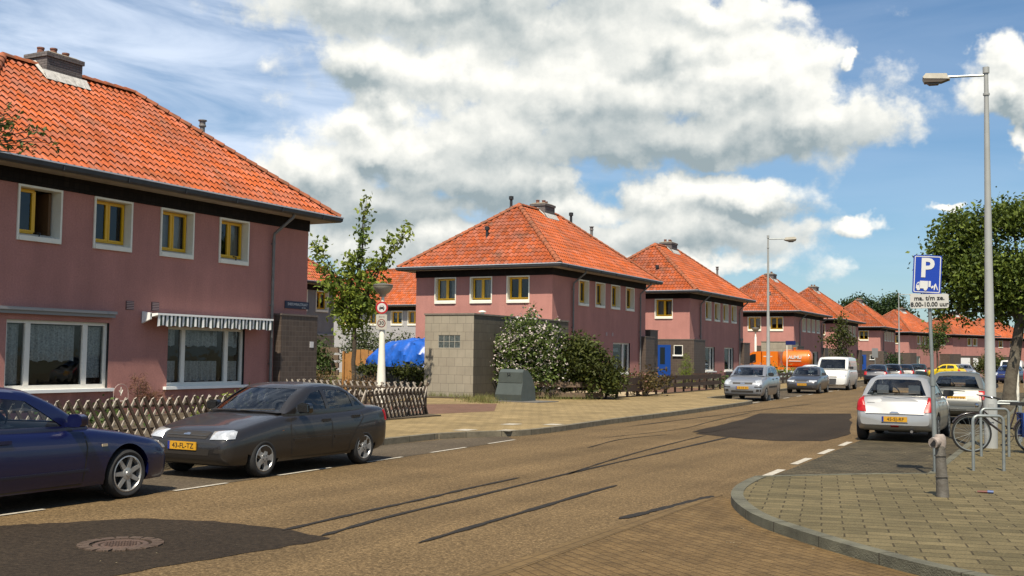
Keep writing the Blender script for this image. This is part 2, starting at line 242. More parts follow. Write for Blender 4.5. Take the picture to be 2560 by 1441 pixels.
def glass_mat(name, tint, alpha, rough=.02):
    """window glass: partly see-through, partly mirror"""
    if name in MATS: return MATS[name]
    m = bpy.data.materials.new(name); m.use_nodes = True; t = m.node_tree; t.nodes.clear(); L = t.links; nn = t.nodes.new
    o = nn('ShaderNodeOutputMaterial'); tr = nn('ShaderNodeBsdfTransparent'); tr.inputs[0].default_value = (*tint, 1)
    gl = nn('ShaderNodeBsdfGlossy'); gl.inputs['Roughness'].default_value = rough; gl.inputs['Color'].default_value = (.95, .97, 1, 1)
    fr = nn('ShaderNodeFresnel'); fr.inputs['IOR'].default_value = 1.5
    nz = nn('ShaderNodeTexNoise'); nz.inputs['Scale'].default_value = 1.7; co = nn('ShaderNodeTexCoord'); L.new(co.outputs['Object'], nz.inputs['Vector'])
    bp = nn('ShaderNodeBump'); bp.inputs['Strength'].default_value = .08; bp.inputs['Distance'].default_value = .05; L.new(nz.outputs['Fac'], bp.inputs['Height']); L.new(bp.outputs[0], gl.inputs['Normal'])
    ad = nn('ShaderNodeMath'); ad.operation = 'MULTIPLY_ADD'; L.new(fr.outputs[0], ad.inputs[0]); ad.inputs[1].default_value = .85; ad.inputs[2].default_value = alpha; ad.use_clamp = True
    mx = nn('ShaderNodeMixShader'); L.new(ad.outputs[0], mx.inputs[0]); L.new(tr.outputs[0], mx.inputs[1]); L.new(gl.outputs[0], mx.inputs[2]); L.new(mx.outputs[0], o.inputs[0])
    MATS[name] = m; return m

# ------------------------------------------------------------------ mesh helpers
class MB:
    def __init__(s): s.v = []; s.f = []; s.m = []
    def add(s, vs, fs, mi=0):
        o = len(s.v); s.v += [tuple(v) for v in vs]; s.f += [tuple(i + o for i in f) for f in fs]; s.m += [mi] * len(fs); return s
    def box(s, a, b, mi=0, M=None):
        x0, y0, z0 = a; x1, y1, z1 = b
        vs = [Vector(p) for p in ((x0, y0, z0), (x1, y0, z0), (x1, y1, z0), (x0, y1, z0), (x0, y0, z1), (x1, y0, z1), (x1, y1, z1), (x0, y1, z1))]
        if M: vs = [M @ v for v in vs]
        return s.add(vs, [(0, 3, 2, 1), (4, 5, 6, 7), (0, 1, 5, 4), (1, 2, 6, 5), (2, 3, 7, 6), (3, 0, 4, 7)], mi)
    def quad(s, a, b, c, d, mi=0): return s.add([a, b, c, d], [(0, 1, 2, 3)], mi)
    def tube(s, pts, r, n=8, mi=0, cap=True):
        pts = [Vector(p) for p in pts]; rs = r if isinstance(r, (list, tuple)) else [r] * len(pts); vs = []; fs = []
        up = None
        for i, p in enumerate(pts):
            d = (pts[min(i + 1, len(pts) - 1)] - pts[max(i - 1, 0)]).normalized()
            if up is None: up = Vector((0, 0, 1)) if abs(d.z) < .9 else Vector((1, 0, 0))
            a = d.cross(up).normalized(); b2 = a.cross(d).normalized(); up = b2
            for k in range(n):
                t = 2 * math.pi * k / n; vs.append(p + (a * math.cos(t) + b2 * math.sin(t)) * rs[i])
        for i in range(len(pts) - 1):
            for k in range(n): fs.append((i * n + k, i * n + (k + 1) % n, (i + 1) * n + (k + 1) % n, (i + 1) * n + k))
        if cap: fs.append(tuple(range(n))[::-1]); fs.append(tuple((len(pts) - 1) * n + k for k in range(n)))
        return s.add(vs, fs, mi)
    def lathe(s, prof, n=24, mi=0, M=None):
        """prof: (radius, height) pairs round local z"""
        vs = []; fs = []
        for (r, z) in prof:
            for k in range(n):
                t = 2 * math.pi * k / n; vs.append(Vector((r * math.cos(t), r * math.sin(t), z)))
        if M: vs = [M @ v for v in vs]
        for i in range(len(prof) - 1):
            for k in range(n): fs.append((i * n + k, i * n + (k + 1) % n, (i + 1) * n + (k + 1) % n, (i + 1) * n + k))
        return s.add(vs, fs, mi)
    def prism(s, poly, axis, a, b, mi=0, M=None):
        """extrude a 2D polygon along an axis: 'x' -> poly is (y,z); 'y' -> (x,z); 'z' -> (x,y)"""
        def mk(p, t): return {'x': (t, p[0], p[1]), 'y': (p[0], t, p[1]), 'z': (p[0], p[1], t)}[axis]
        n = len(poly); vs = [Vector(mk(p, a)) for p in poly] + [Vector(mk(p, b)) for p in poly]
        if M: vs = [M @ v for v in vs]
        return s.add(vs, [tuple(range(n))[::-1], tuple(range(n, 2 * n))] + [(i, (i + 1) % n, n + (i + 1) % n, n + i) for i in range(n)], mi)
    def mesh(s, name, mats, smooth=None, fix=True):
        me = bpy.data.meshes.new(name); me.from_pydata(s.v, [], s.f)
        for m_ in (mats if isinstance(mats, (list, tuple)) else [mats]): me.materials.append(m_)
        me.polygons.foreach_set('material_index', s.m); me.update()
        if fix:
            bm = bmesh.new(); bm.from_mesh(me); bmesh.ops.recalc_face_normals(bm, faces=bm.faces); bm.to_mesh(me); bm.free()
        if smooth is not None:
            me.polygons.foreach_set('use_smooth', [True] * len(me.polygons)); me.set_sharp_from_angle(angle=R(smooth))
        return me
    def build(s, name, mats, parent=None, smooth=None, fix=True): return link(name, s.mesh(name, mats, smooth, fix), parent)
def link(name, me, parent=None):
    o = bpy.data.objects.new(name, me); COL.objects.link(o); o.parent = parent; return o
def tag(o, label=None, cat=None, group=None, kind=None):
    if label: o['label'] = label
    if cat: o['category'] = cat
    if group: o['group'] = group
    if kind: o['kind'] = kind
    return o
def thing(name, label, cat, loc=(0, 0, 0), rz=0.0, group=None):
    o = bpy.data.objects.new(name, None); COL.objects.link(o); o.empty_display_size = .3
    o.location = loc; o.rotation_euler = (0, 0, rz); return tag(o, label, cat, group)
def copy_tree(o, parent=None):
    c = o.copy(); COL.objects.link(c); c.parent = parent
    for ch in list(o.children): copy_tree(ch, c)
    return c
def structure(o): o['kind'] = 'structure'; return o
def text_mesh(txt, size, ext=.002, bold=0.0, align='CENTER'):
    cu = bpy.data.curves.new('txt', 'FONT'); cu.body = txt; cu.size = size; cu.extrude = ext; cu.offset = bold; cu.align_x = align; cu.align_y = 'CENTER'; cu.resolution_u = 3
    o = bpy.data.objects.new('txt', cu); COL.objects.link(o); dg = bpy.context.evaluated_depsgraph_get(); dg.update()
    me = bpy.data.meshes.new_from_object(o.evaluated_get(dg)); bpy.data.objects.remove(o); bpy.data.curves.remove(cu); return me
def put_text(name, txt, size, m, parent, M, bold=0.0, ext=.002, sx=1.0, align='CENTER'):
    me = text_mesh(txt, size, ext, bold, align); me.materials.clear(); me.materials.append(m); me.transform(Matrix.Scale(sx, 4, (1, 0, 0)))
    me.transform(M); me.name = name; return link(name, me, parent)
UPX = Matrix.Rotation(R(90), 4, 'X')     # text lying in XY -> standing, facing -Y
# ------------------------------------------------------------------ palette
M_pink = wall_mat('pink_stucco', (.54, .246, .208))
M_grey = wall_mat('grey_stucco', (.27, .27, .28))
M_lgrey = mat('light_grey_stucco', (.42, .42, .43), .92, var=.06, vscale=3, bump=.4, bscale=120)
M_fascia = brick_mat('dark_fascia_tiles', (.014, .011, .010), (.022, .017, .015), (.006, .005, .005), .15, .15, ms=.006, rough=.8, coords='WALL', offset=0, bump=.3)
M_fascia.node_tree.nodes['Principled BSDF'].inputs['Specular IOR Level'].default_value = .15
M_brown = brick_mat('brown_wall_tiles', (.085, .062, .048), (.115, .085, .066), (.15, .12, .1), .15, .15, ms=.006, rough=.6, coords='WALL', offset=0, bump=.3, var=.12)
M_bigtile = brick_mat('beige_concrete_panels', (.34, .30, .235), (.38, .34, .265), (.17, .145, .115), .36, .33, ms=.006, rough=.85, coords='WALL', offset=.30, bump=.25, var=.14, freq=2)
M_cream = mat('cream_paint', (.98, .95, .82), .5, var=.05, vscale=6)
M_white = mat('white_paint', (1.05, 1.05, 1.02), .45, var=.04, vscale=6)
M_greyframe = mat('pale_grey_frame', (.95, .90, .80), .5, var=.05)
M_yellow = mat('yellow_paint', (.92, .52, .012), .4, var=.06, vscale=5)
M_blue = mat('blue_door_paint', (.012, .07, .33), .35, var=.06, vscale=3)
M_gutter = mat('gutter_zinc', (.055, .058, .065), .5, .3, var=.25, vscale=4)
M_lip = mat('gutter_lip_zinc', (.62, .63, .65), .4, .5, var=.1)
M_pipe = mat('downpipe_zinc', (.22, .21, .20), .5, .3, var=.2, vscale=5)
M_soffit = mat('soffit_boards', (.42, .36, .29), .8, var=.15, vscale=4)
M_roof = roof_mat('clay_pantiles', (.50, .100, .017), (.20, .085, .035), .8)
M_roofw = roof_mat('weathered_pantiles', (.40, .082, .018), (.10, .055, .028), 1.0)
M_ridge = mat('ridge_clay', (.48, .125, .04), .8, col2=(.16, .07, .035), vscale=3.2, bump=.3, bscale=40)
M_chim = brick_mat('chimney_brick', (.13, .12, .12), (.19, .17, .165), (.09, .08, .075), .21, .065, ms=.008, coords='WALL', bump=.7, var=.25)
M_lead = mat('lead_flashing', (.62, .60, .56), .6, var=.3, vscale=9)
M_cap = mat('chimney_mortar', (.26, .22, .15), .9, var=.25, vscale=8, bump=.5)
M_pot = mat('clay_pot', (.22, .085, .055), .8, var=.2)
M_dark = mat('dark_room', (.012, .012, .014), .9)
M_black = mat('black_rubber', (.012, .012, .012), .8, var=.2, vscale=12)
M_bplast = mat('black_plastic', (.02, .02, .022), .5)
M_glass = glass_mat('window_glass', (.70, .74, .74), .015)
M_curt = mat('curtain_cloth', (.62, .57, .50), .95, var=.1, vscale=10)
M_lace = mat('lace_curtain', (1.08, 1.08, 1.08), .95, col2=(.40, .40, .42), vscale=26)
M_steel = mat('galvanised_steel', (.34, .37, .36), .45, .55, var=.12, vscale=7)
M_pole = mat('lamp_post_paint', (.42, .43, .41), .5, .1, var=.08, vscale=3)
M_chrome = mat('chrome', (.75, .75, .76), .15, 1.0)

W_X = 7.35; OV = .75; ZE = 5.93; ZR = 9.32; ZG = .18
def casement_mesh():
    b = MB(); w, z0, z1 = 1.02, .20, 1.2
    # outer yellow frame, mullion and two sashes: box rings at depth .20-.26
    def ring(x0, x1, a, c, t, y0, y1):
        b.box((x0, y0, a), (x1, y1, a + t)); b.box((x0, y0, c - t), (x1, y1, c)); b.box((x0, y0, a + t), (x0 + t, y1, c - t)); b.box((x1 - t, y0, a + t), (x1, y1, c - t))
    ring(-.53, .53, .19, 1.20, .035, .20, .28); b.box((-.025, .195, .225), (.025, .28, 1.165))
    ring(-.495, -.025, .225, 1.165, .042, .185, .25); ring(.025, .495, .225, 1.165, .042, .185, .25)
    return b.mesh('casement', M_yellow)
def surround_mesh():
    b = MB(); w = .6; h = 1.26
    b.box((-w, -.035, 0), (-w + .05, .30, h)); b.box((w - .05, -.035, 0), (w, .30, h)); b.box((-w + .05, -.035, h - .05), (w - .05, .30, h))
    b.add([(-w + .05, -.06, .0), (w - .05, -.06, 0), (w - .05, .30, 0), (-w + .05, .30, 0), (-w + .05, -.06, .11), (w - .05, -.06, .11), (w - .05, .30, .20), (-w + .05, .30, .20)],
          [(0, 3, 2, 1), (4, 5, 6, 7), (0, 1, 5, 4), (1, 2, 6, 5), (2, 3, 7, 6), (3, 0, 4, 7)])
    return b.mesh('window', M_cream)
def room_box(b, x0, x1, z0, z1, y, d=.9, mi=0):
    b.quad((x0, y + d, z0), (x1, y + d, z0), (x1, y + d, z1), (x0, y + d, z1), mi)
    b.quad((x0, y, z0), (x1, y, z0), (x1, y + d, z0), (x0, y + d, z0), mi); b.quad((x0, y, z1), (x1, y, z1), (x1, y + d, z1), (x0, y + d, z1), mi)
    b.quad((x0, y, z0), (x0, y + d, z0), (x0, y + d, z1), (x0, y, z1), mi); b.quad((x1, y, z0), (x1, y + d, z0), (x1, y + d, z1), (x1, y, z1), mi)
def drape(b, x0, x1, z0, z1, y, amp=.02, wl=.11, scallop=0.0, mi=0):
    n = max(6, int((x1 - x0) / wl * 6)); ph = random.random() * 6
    for i in range(n):
        xa = x0 + (x1 - x0) * i / n; xb = x0 + (x1 - x0) * (i + 1) / n
        ya = y + amp * math.sin(xa / wl * 6.283 + ph) + amp * .6 * math.sin(xa / wl * 2.1); yb = y + amp * math.sin(xb / wl * 6.283 + ph) + amp * .6 * math.sin(xb / wl * 2.1)
        za = z0 + scallop * abs(math.sin(xa * 9)); zb = z0 + scallop * abs(math.sin(xb * 9))
        b.quad((xa, ya, za), (xb, yb, zb), (xb, yb, z1), (xa, ya, z1), mi)
WMESH = {}
def upper_window(house, loc, rz, curtain=1):
    if 's' not in WMESH:
        WMESH['s'] = surround_mesh(); WMESH['c'] = casement_mesh()
        g = MB(); g.quad((-.45, .225, .27), (-.07, .225, .27), (-.07, .225, 1.12), (-.45, .225, 1.12)); g.quad((.07, .225, .27), (.45, .225, .27), (.45, .225, 1.12), (.07, .225, 1.12)); WMESH['g'] = g.mesh('pane', M_glass, fix=False)
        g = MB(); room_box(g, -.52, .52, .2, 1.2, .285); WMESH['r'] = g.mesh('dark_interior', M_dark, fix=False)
        for k in range(4):
            g = MB()
            if k == 1: drape(g, -.5, -.12, .2, 1.2, .36); drape(g, .12, .5, .2, 1.2, .36)
            if k == 2: drape(g, -.5, .5, .25, 1.2, .36, .015)
            if k == 3: drape(g, -.5, .5, .62, 1.2, .36, .008)
            if k: WMESH['k%d' % k] = g.mesh('curtain', M_curt, fix=False)
    w = link('window', WMESH['s'], house); w.location = loc; w.rotation_euler = (0, 0, rz)
    if curtain < 0:        # right sash swung open into the dark room
        b = MB(); b.box((-.53, .20, .19), (-.495, .28, 1.20)); b.box((-.495, .20, .19), (.0, .28, .225)); b.box((-.495, .20, 1.165), (.0, .28, 1.20)); b.box((-.025, .195, .225), (.03, .28, 1.165))
        for (x0, x1, z0, z1) in ((-.495, -.453, .225, 1.165), (-.067, -.025, .225, 1.165), (-.453, -.067, .225, .267), (-.453, -.067, 1.123, 1.165)): b.box((x0, .185, z0), (x1, .25, z1))
        b.build('casement', M_yellow, w); b = MB(); b.box((.43, .24, .2), (.50, .75, 1.18)); b.build('open_sash', mat('brown_sash', (.16, .08, .03), .6), w)
        b = MB(); b.quad((-.45, .225, .27), (-.07, .225, .27), (-.07, .225, 1.12), (-.45, .225, 1.12)); b.build('pane', M_glass, w, fix=False); link('dark_interior', WMESH['r'], w)
        b = MB(); b.tube([(-.02, -.02, .10), (.05, .02, .20), (.02, .10, .22)], .018, 6); b.build('window_stay', M_bplast, w); return w
    for nm, k in (('casement', 'c'), ('pane', 'g'), ('dark_interior', 'r')): link(nm, WMESH[k], w)
    if curtain: link('curtain', WMESH['k%d' % curtain], w)
    return w
def big_window(house, loc, rz, w=2.92, h=1.56, cols=(.20, .52, .21), drapes=(), pots=0, frame=None, sill=True, blank=None):
    """ground floor window; cols: share of each light"""
    fm = frame or M_greyframe
    b = MB(); t = .075; y0, y1 = .08, .17
    b.box((0, y0, 0), (w, y1, .10)); b.box((0, y0, h - t), (w, y1, h)); xs = [0]; tot = sum(cols)
    for c in cols: xs.append(xs[-1] + w * c / tot)
    for i, x in enumerate(xs):
        a = x - (0 if i == 0 else t / 2 if i < len(xs) - 1 else t); e = x + (t if i == 0 else t / 2 if i < len(xs) - 1 else 0)
        if 0 < i < len(xs) - 1: a -= .03; e += .03
        b.box((a, y0 - .003, .10), (e, y1, h - t))
    o = b.build('window', fm, house); o.location = loc; o.rotation_euler = (0, 0, rz)
    g = MB(); g.quad((.05, .13, .05), (w - .05, .13, .05), (w - .05, .13, h - .03), (.05, .13, h - .03)); g.build('pane', M_glass, o, fix=False)
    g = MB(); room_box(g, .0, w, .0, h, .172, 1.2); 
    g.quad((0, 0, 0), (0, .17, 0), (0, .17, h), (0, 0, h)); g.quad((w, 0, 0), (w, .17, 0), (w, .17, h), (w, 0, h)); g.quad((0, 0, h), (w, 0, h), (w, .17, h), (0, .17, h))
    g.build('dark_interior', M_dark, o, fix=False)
    if sill:
        s = MB(); s.box((-.12, -.11, -.075), (w + .12, .17, .0)); s.build('sill', M_white, o)
    if drapes:
        c = MB()
        for (x0, x1, z0, z1, sc) in drapes: drape(c, x0, x1, z0, z1, .27, .035, .14, sc)
        c.build('curtain', M_lace, o, fix=False)
    if blank:
        c = MB(); c.box((.08, .20, .1), (w - .08, .21, h - .08)); c.build('blind', blank, o)
    return o
ROOFM = {}
def roof_meshes(LY, LX, tile=.215):
    """hipped pantile roof, gutter rectangle from (0,0) to (LX,LY) ; returns (tiles, ridge)"""
    key = (round(LY, 2), round(LX, 2), tile)
    if key in ROOFM: return ROOFM[key]
    half = LX / 2; slope = (ZR - ZE) / half; sl = math.hypot(half, ZR - ZE); rows = int(round(sl / .33))
    V = []; Fc = []; MI = []; UV = []
    rnd = random.Random(3)
    faces = [((LX, 0), (0, 1), (-1, 0), LY, 0), ((0, LY), (0, -1), (1, 0), LY, 0), ((0, 0), (1, 0), (0, 1), LX, 1), ((LX, LY), (-1, 0), (0, -1), LX, 0)]
    for (A, du, dn, Le, mi) in faces:
        nu = int(Le / tile * 8)
        us = np.linspace(0, Le, nu + 1)
        def wave(u): 
            p = (u / tile) % 1.0
            return .030 * math.sin(2 * math.pi * p) + .010 * math.sin(4 * math.pi * p + .6)
        def P(u, t, h): return (A[0] + du[0] * u + dn[0] * t, A[1] + du[1] * u + dn[1] * t, ZE + t * slope + h)
        prev = None
        for i in range(rows):
            t0, t1 = half * i / rows, half * (i + 1) / rows
            lo = []; hi = []
            for u in us:
                u0 = min(max(u, t0), Le - t0); u1 = min(max(u, t1), Le - t1)
                jit = rnd.uniform(-.004, .004)
                lo.append(len(V)); V.append(P(u0, t0 - .02, .05 + wave(u0) + jit)); UV.append((u / tile, i + .1))
                hi.append(len(V)); V.append(P(u1, t1, .012 + wave(u1))); UV.append((u / tile, i + .9))
            for k in range(nu):
                if us[k + 1] <= t0 - tile or us[k] >= Le - t0 + tile: continue
                Fc.append((lo[k], lo[k + 1], hi[k + 1], hi[k])); MI.append(mi)
            if prev:
                for k in range(nu):
                    if us[k + 1] <= t0 or us[k] >= Le - t0: continue
                    Fc.append((prev[k], prev[k + 1], lo[k + 1], lo[k])); MI.append(2)
            else:
                base = []
                for u in us: base.append(len(V)); V.append(P(u, .02, -.03)); UV.append((u / tile, 0))
                for k in range(nu): Fc.append((base[k], base[k + 1], lo[k + 1], lo[k])); MI.append(2)
            prev = hi
    me = bpy.data.meshes.new('roof'); me.from_pydata(V, [], Fc)
    for m_ in (M_roof, M_roofw, mat('tile_edge', (.10, .03, .015), .9)): me.materials.append(m_)
    me.polygons.foreach_set('material_index', MI)
    uvl = me.uv_layers.new(name='UVMap'); li = np.empty(len(me.loops), dtype=np.int32); me.loops.foreach_get('vertex_index', li)
    # one tile per face: use the column of the face's first corner so that a tile keeps one tint
    UVa = np.array(UV, dtype=np.float32); uvl.data.foreach_set('uv', UVa[li].ravel())
    me.polygons.foreach_set('use_smooth', [True] * len(me.polygons)); me.update(); me.set_sharp_from_angle(angle=R(50))
    rb = MB()
    def caps(a, c):
        a = Vector(a); c = Vector(c); d = c - a; n = max(1, int(d.length / .36)); dn = d.normalized(); side = dn.cross(Vector((0, 0, 1))).normalized(); up = side.cross(dn)
        for i in range(n):
            p0 = a + d * (i / n); p1 = a + d * ((i + 1.12) / n)
            ang = [math.pi * k / 6 for k in range(7)]
            r0, r1 = .145, .115; vs = []
            for (p, r) in ((p0, r0), (p1, r1)):
                for t in ang: vs.append(p + side * (math.cos(t) * r) + up * (math.sin(t) * r * .85 - .01))
            fs = [(k, k + 1, k + 8, k + 7) for k in range(6)] + [tuple(range(7))]
            rb.add(vs, fs)
    zt = ZR + .02; ze = ZE + .02
    for (x, y, ry) in ((0, 0, half), (LX, 0, half), (0, LY, LY - half), (LX, LY, LY - half)):
        caps((x, y, ze), (half, ry, zt))
    caps((half, half, zt), (half, LY - half, zt))
    rm = rb.mesh('ridge_tiles', M_ridge, smooth=40)
    ROOFM[key] = (me, rm); return ROOFM[key]
def rect_sweep(b, x0, y0, x1, y1, prof, mi=0, closed=True):
    """sweep a profile (outward distance, z) round a rectangle"""
    n = len(prof); rings = [[(x0 - d, y0 - d, z), (x1 + d, y0 - d, z), (x1 + d, y1 + d, z), (x0 - d, y1 + d, z)] for d, z in prof]
    vs = [p for r_ in rings for p in r_]; fs = []
    for i in range(n if closed else n - 1):
        j = (i + 1) % n
        for k in range(4): fs.append((i * 4 + k, i * 4 + (k + 1) % 4, j * 4 + (k + 1) % 4, j * 4 + k))
    b.add(vs, fs, mi)
def wall_panel(b, P, length, z0, z1, holes, mi=0):
    """upright wall with rectangular openings. P(u,z)->xyz"""
    us = sorted({0, length, *[h[0] for h in holes], *[h[1] for h in holes]}); zs = sorted({z0, z1, *[h[2] for h in holes], *[h[3] for h in holes]})
    for i in range(len(us) - 1):
        for j in range(len(zs) - 1):
            uc = (us[i] + us[i + 1]) / 2; zc = (zs[j] + zs[j + 1]) / 2
            if any(h[0] < uc < h[1] and h[2] < zc < h[3] for h in holes): continue
            b.quad(P(us[i], zs[j]), P(us[i + 1], zs[j]), P(us[i + 1], zs[j + 1]), P(us[i], zs[j + 1]), mi)
def build_house(label, loc, rz=0.0, LY=11.85, chy=.45, wallm=None, front_up=(), end_up=(), front_big=(), pipes=(), annex=(), chimney=True, vents=(), curtains=(1, 2, 1, 2), flues=(), low_panel=None, group='hipped houses along the street', name='house', end_up_far=(), chim_m=None):
    """origin: ground at the street-side near corner; street front faces +x, near end faces -y, house extends to -x and +y"""
    h = thing(name, label, 'house', loc, rz, group); wm = wallm or M_pink
    b = MB(); ZT = 5.5
    fh = [(y, y + 1.2, 4.2, 5.46) for y in front_up] + [(y, y + w, z, z + hh) for (y, w, z, hh, *_) in front_big]
    wall_panel(b, lambda u, z: (0, u, z), LY, -.3, ZT, fh)
    eh = [(W_X + x, W_X + x + 1.2, 4.2, 5.46) for x in end_up]
    wall_panel(b, lambda u, z: (u - W_X, 0, z), W_X, -.3, ZT, eh)
    wall_panel(b, lambda u, z: (-W_X, LY - u, z), LY, -.3, ZT, [])
    wall_panel(b, lambda u, z: (-u, LY, z), W_X, -.3, ZT, [])
    b.build('wall', wm, h)
    f = MB(); rect_sweep(f, -W_X, 0, 0, LY, [(0.0, 5.47), (.03, 5.47), (.03, 5.86), (0, 5.86)]); f.build('tiled_fascia', M_fascia, h)
    s = MB(); rect_sweep(s, -W_X, 0, 0, LY, [(.0, 5.80), (OV - .16, 5.78), (OV - .16, 5.86), (0, 5.87)]); s.build('soffit', M_soffit, h)
    g = MB(); o = OV
    rect_sweep(g, -W_X, 0, 0, LY, [(o - .18, 5.80), (o - .06, 5.79), (o - .01, 5.83), (o, 5.93), (o - .015, 5.93), (o - .03, 5.84), (o - .16, 5.83), (o - .17, 5.93), (o - .18, 5.93)]); 
    rect_sweep(g, -W_X, 0, 0, LY, [(o - .005, 5.92), (o + .018, 5.925), (o + .014, 5.962), (o - .012, 5.955)], 1); 
    # joint brackets every two metres
    for k in range(int((LY + 2 * o) / 1.9)):
        y = -o + .9 + k * 1.9; g.box((o - .03, y, 5.80), (o + .012, y + .025, 5.92))
    g.build('gutter', [M_gutter, M_lip], h, smooth=40)
    tm, rm = roof_meshes(LY + 2 * o - .16, W_X + 2 * o - .16)
    r_ = link('roof', tm, h); r_.location = (-W_X - o + .08, -o + .08, 0); rr = link('ridge_tiles', rm, r_)
    for i, y in enumerate(front_up):
        cv = curtains[i % len(curtains)]; wn = upper_window(h, (0, y + .6, 4.2), R(90), cv)
        if cv == 1: q = MB(); q.tube([(.06, -.03, .10), (.12, .01, .21), (.09, .1, .23)], .018, 6); q.build('window_stay', M_bplast, wn)
    for i, x in enumerate(end_up):
        upper_window(h, (x + .6, 0, 4.2), 0, curtains[(i + 1) % len(curtains)])
    for (y, w, z, hh, *kw) in front_big:
        kw = kw[0] if kw else {}
        big_window(h, (0, y, z), R(90), w, hh, **kw)
    for (y, zb) in pipes:
        p = MB(); p.tube([(OV - .12, y + .25, 5.80), (OV - .14, y + .22, 5.70), (.12, y, 5.22), (.10, y, 5.05), (.10, y, zb)], .045, 10)
        for z in (4.9, 3.1, 1.4):
            if z > zb: p.tube([(.10, y, z), (.10, y, z + .06)], .056, 10); p.box((0, y - .012, z + .01), (.08, y + .012, z + .04))
        p.build('downpipe', M_pipe, h, smooth=40)
    for (y, z) in vents:
        v = MB(); v.box((.0, y, z), (.010, y + .26, z + .22), 1)
        for k in range(5): v.box((.010, y + .015, z + .015 + k * .042), (.028, y + .245, z + .038 + k * .042), 0)
        v.build('vent_grille', [mat('vent_pink', (.52, .36, .34), .7), mat('vent_gap', (.09, .05, .05), .9)], h)
    for a in annex:
        x0, x1, y0, y1, zt = a[:5]; mm = a[5] if len(a) > 5 else M_brown
        q = MB(); q.box((x0, y0, -.3), (x1, y1, zt - .05)); an = q.build('annex', mm, h)
        q = MB(); q.box((x0 - .02, y0 - .02, zt - .05), (x1 + .02, y1 + .02, zt)); q.build('coping', mat('annex_coping', (.16, .13, .11), .7, var=.15), an)
    if chimney:
        yc = LY / 2 + chy; xc = -W_X / 2
        c = MB(); c.box((xc - .42, yc - .58, 8.6), (xc + .42, yc + .58, 9.56)); c.box((xc - .46, yc - .62, 9.56), (xc + .46, yc + .62, 9.68)); ch = c.build('chimney', chim_m or M_chim, h)
        q = MB(); q.add([(xc - .44, yc - .60, 9.68), (xc + .44, yc - .60, 9.68), (xc + .44, yc + .60, 9.68), (xc - .44, yc + .60, 9.68), (xc - .3, yc - .45, 9.75), (xc + .3, yc - .45, 9.75), (xc + .3, yc + .45, 9.75), (xc - .3, yc + .45, 9.75)],
              [(4, 5, 6, 7), (0, 1, 5, 4), (1, 2, 6, 5), (2, 3, 7, 6), (3, 0, 4, 7)]); q.build('cap', M_cap, ch)
        for (dx, dy) in ((-.12, -.36), (.12, -.14), (.02, .34)):
            q = MB(); q.lathe([(.09, 9.69), (.10, 9.70), (.085, 9.85), (.10, 9.86), (.10, 9.90), (.07, 9.90), (.07, 9.72)], 12, M=Matrix.Translation((xc + dx, yc + dy, 0))); q.build('chimney_pot', M_pot, ch, smooth=40)
        q = MB(); tn = (ZR - ZE) / (W_X / 2 + o - .08)
        for s_ in (-1, 1):
            x = xc + s_ * .46; xo = xc + s_ * .64; zf = ZR - .46 * tn; zo = ZR - .64 * tn
            nseg = 9
            for k in range(nseg):
                ya = yc - .72 + 1.44 * k / nseg; yb = ya + 1.44 / nseg; dz = .05 * (k % 2)
                q.quad((x - s_ * .02, ya, zf + .22), (x - s_ * .02, yb, zf + .22), (xo, yb, zo + .075 - dz * .3), (xo, ya, zo + .075))
        for s_ in (-1, 1):
            y = yc + s_ * .6
            q.add([(xc - .62, y, ZR - .62 * tn + .07), (xc, y, ZR + .16), (xc + .62, y, ZR - .62 * tn + .07), (xc + .62, y + s_ * .12, ZR - .62 * tn + .05), (xc, y + s_ * .12, ZR + .12), (xc - .62, y + s_ * .12, ZR - .62 * tn + .05), (xc - .45, y - s_ * .0, ZR - .05), (xc + .45, y, ZR - .05)], [(0, 1, 4, 5), (1, 2, 3, 4)])
        q.build('flashing', M_lead, ch, fix=False)
    for (x, y, z, kind) in flues:
        q = MB(); T = Matrix.Translation((x, y, z))
        if kind == 'cowl': q.lathe([(.075, -.3), (.075, .5), (.11, .5), (.11, .54), (.09, .56), (.09, .66), (.13, .67), (.13, .70), (.02, .72)], 14, M=T); q.build('flue', M_pipe, h, smooth=40)
        elif kind == 'pipe': q.lathe([(.07, -.3), (.07, .42), (.12, .44), (.12, .60), (.05, .62), (.0, .62)], 12, M=T); q.lathe([(.16, -.3), (.10, .02), (.07, .1)], 12, M=T); q.build('flue', M_bplast, h, smooth=40)
        elif kind == 'vent': q.box((x - .13, y - .10, z - .05), (x + .13, y + .10, z + .10)); q.build('roof_vent', M_bplast, h)
        elif kind == 'skylight':
            q.box((x - .3, y - .1, z), (x + .3, y + .5, z + .35)); q.build('skylight', M_gutter, h)
    return h
def annex_door(h, x0, x1, y, z0, z1, canopy=False):
    """blue front door in a tiled annex that faces -y, with white jamb, glass slot, letterbox"""
    q = MB(); q.box((x0, y - .03, z0), (x1, y + .02, z1)); d = q.build('door', M_blue, h)
    w = x1 - x0; xc = (x0 + x1) / 2
    q = MB(); q.box((xc - .16, y - .036, z0 + .95), (xc + .16, y - .031, z1 - .15)); q.build('door_glass', mat('door_glass_dark', (.02, .03, .035), .1), d)
    q = MB(); q.box((xc - .18, y - .045, z0 + .62), (xc + .18, y - .031, z0 + .68)); q.tube([(x0 + .1, y - .08, z0 + 1.0), (x0 + .1, y - .03, z0 + 1.0)], .03, 8); q.build('letterbox', M_chrome, d)
    q = MB(); q.box((x0 - .14, y - .12, z0), (x0 - .02, y + .02, z1)); q.build('door_jamb', M_white, h)
    q = MB(); q.box((x0 - .2, y - .7, z0 - .25), (x1 + .1, y - .001, z0 - .01)); q.build('door_step', mat('dark_step', (.03, .03, .035), .7), h)
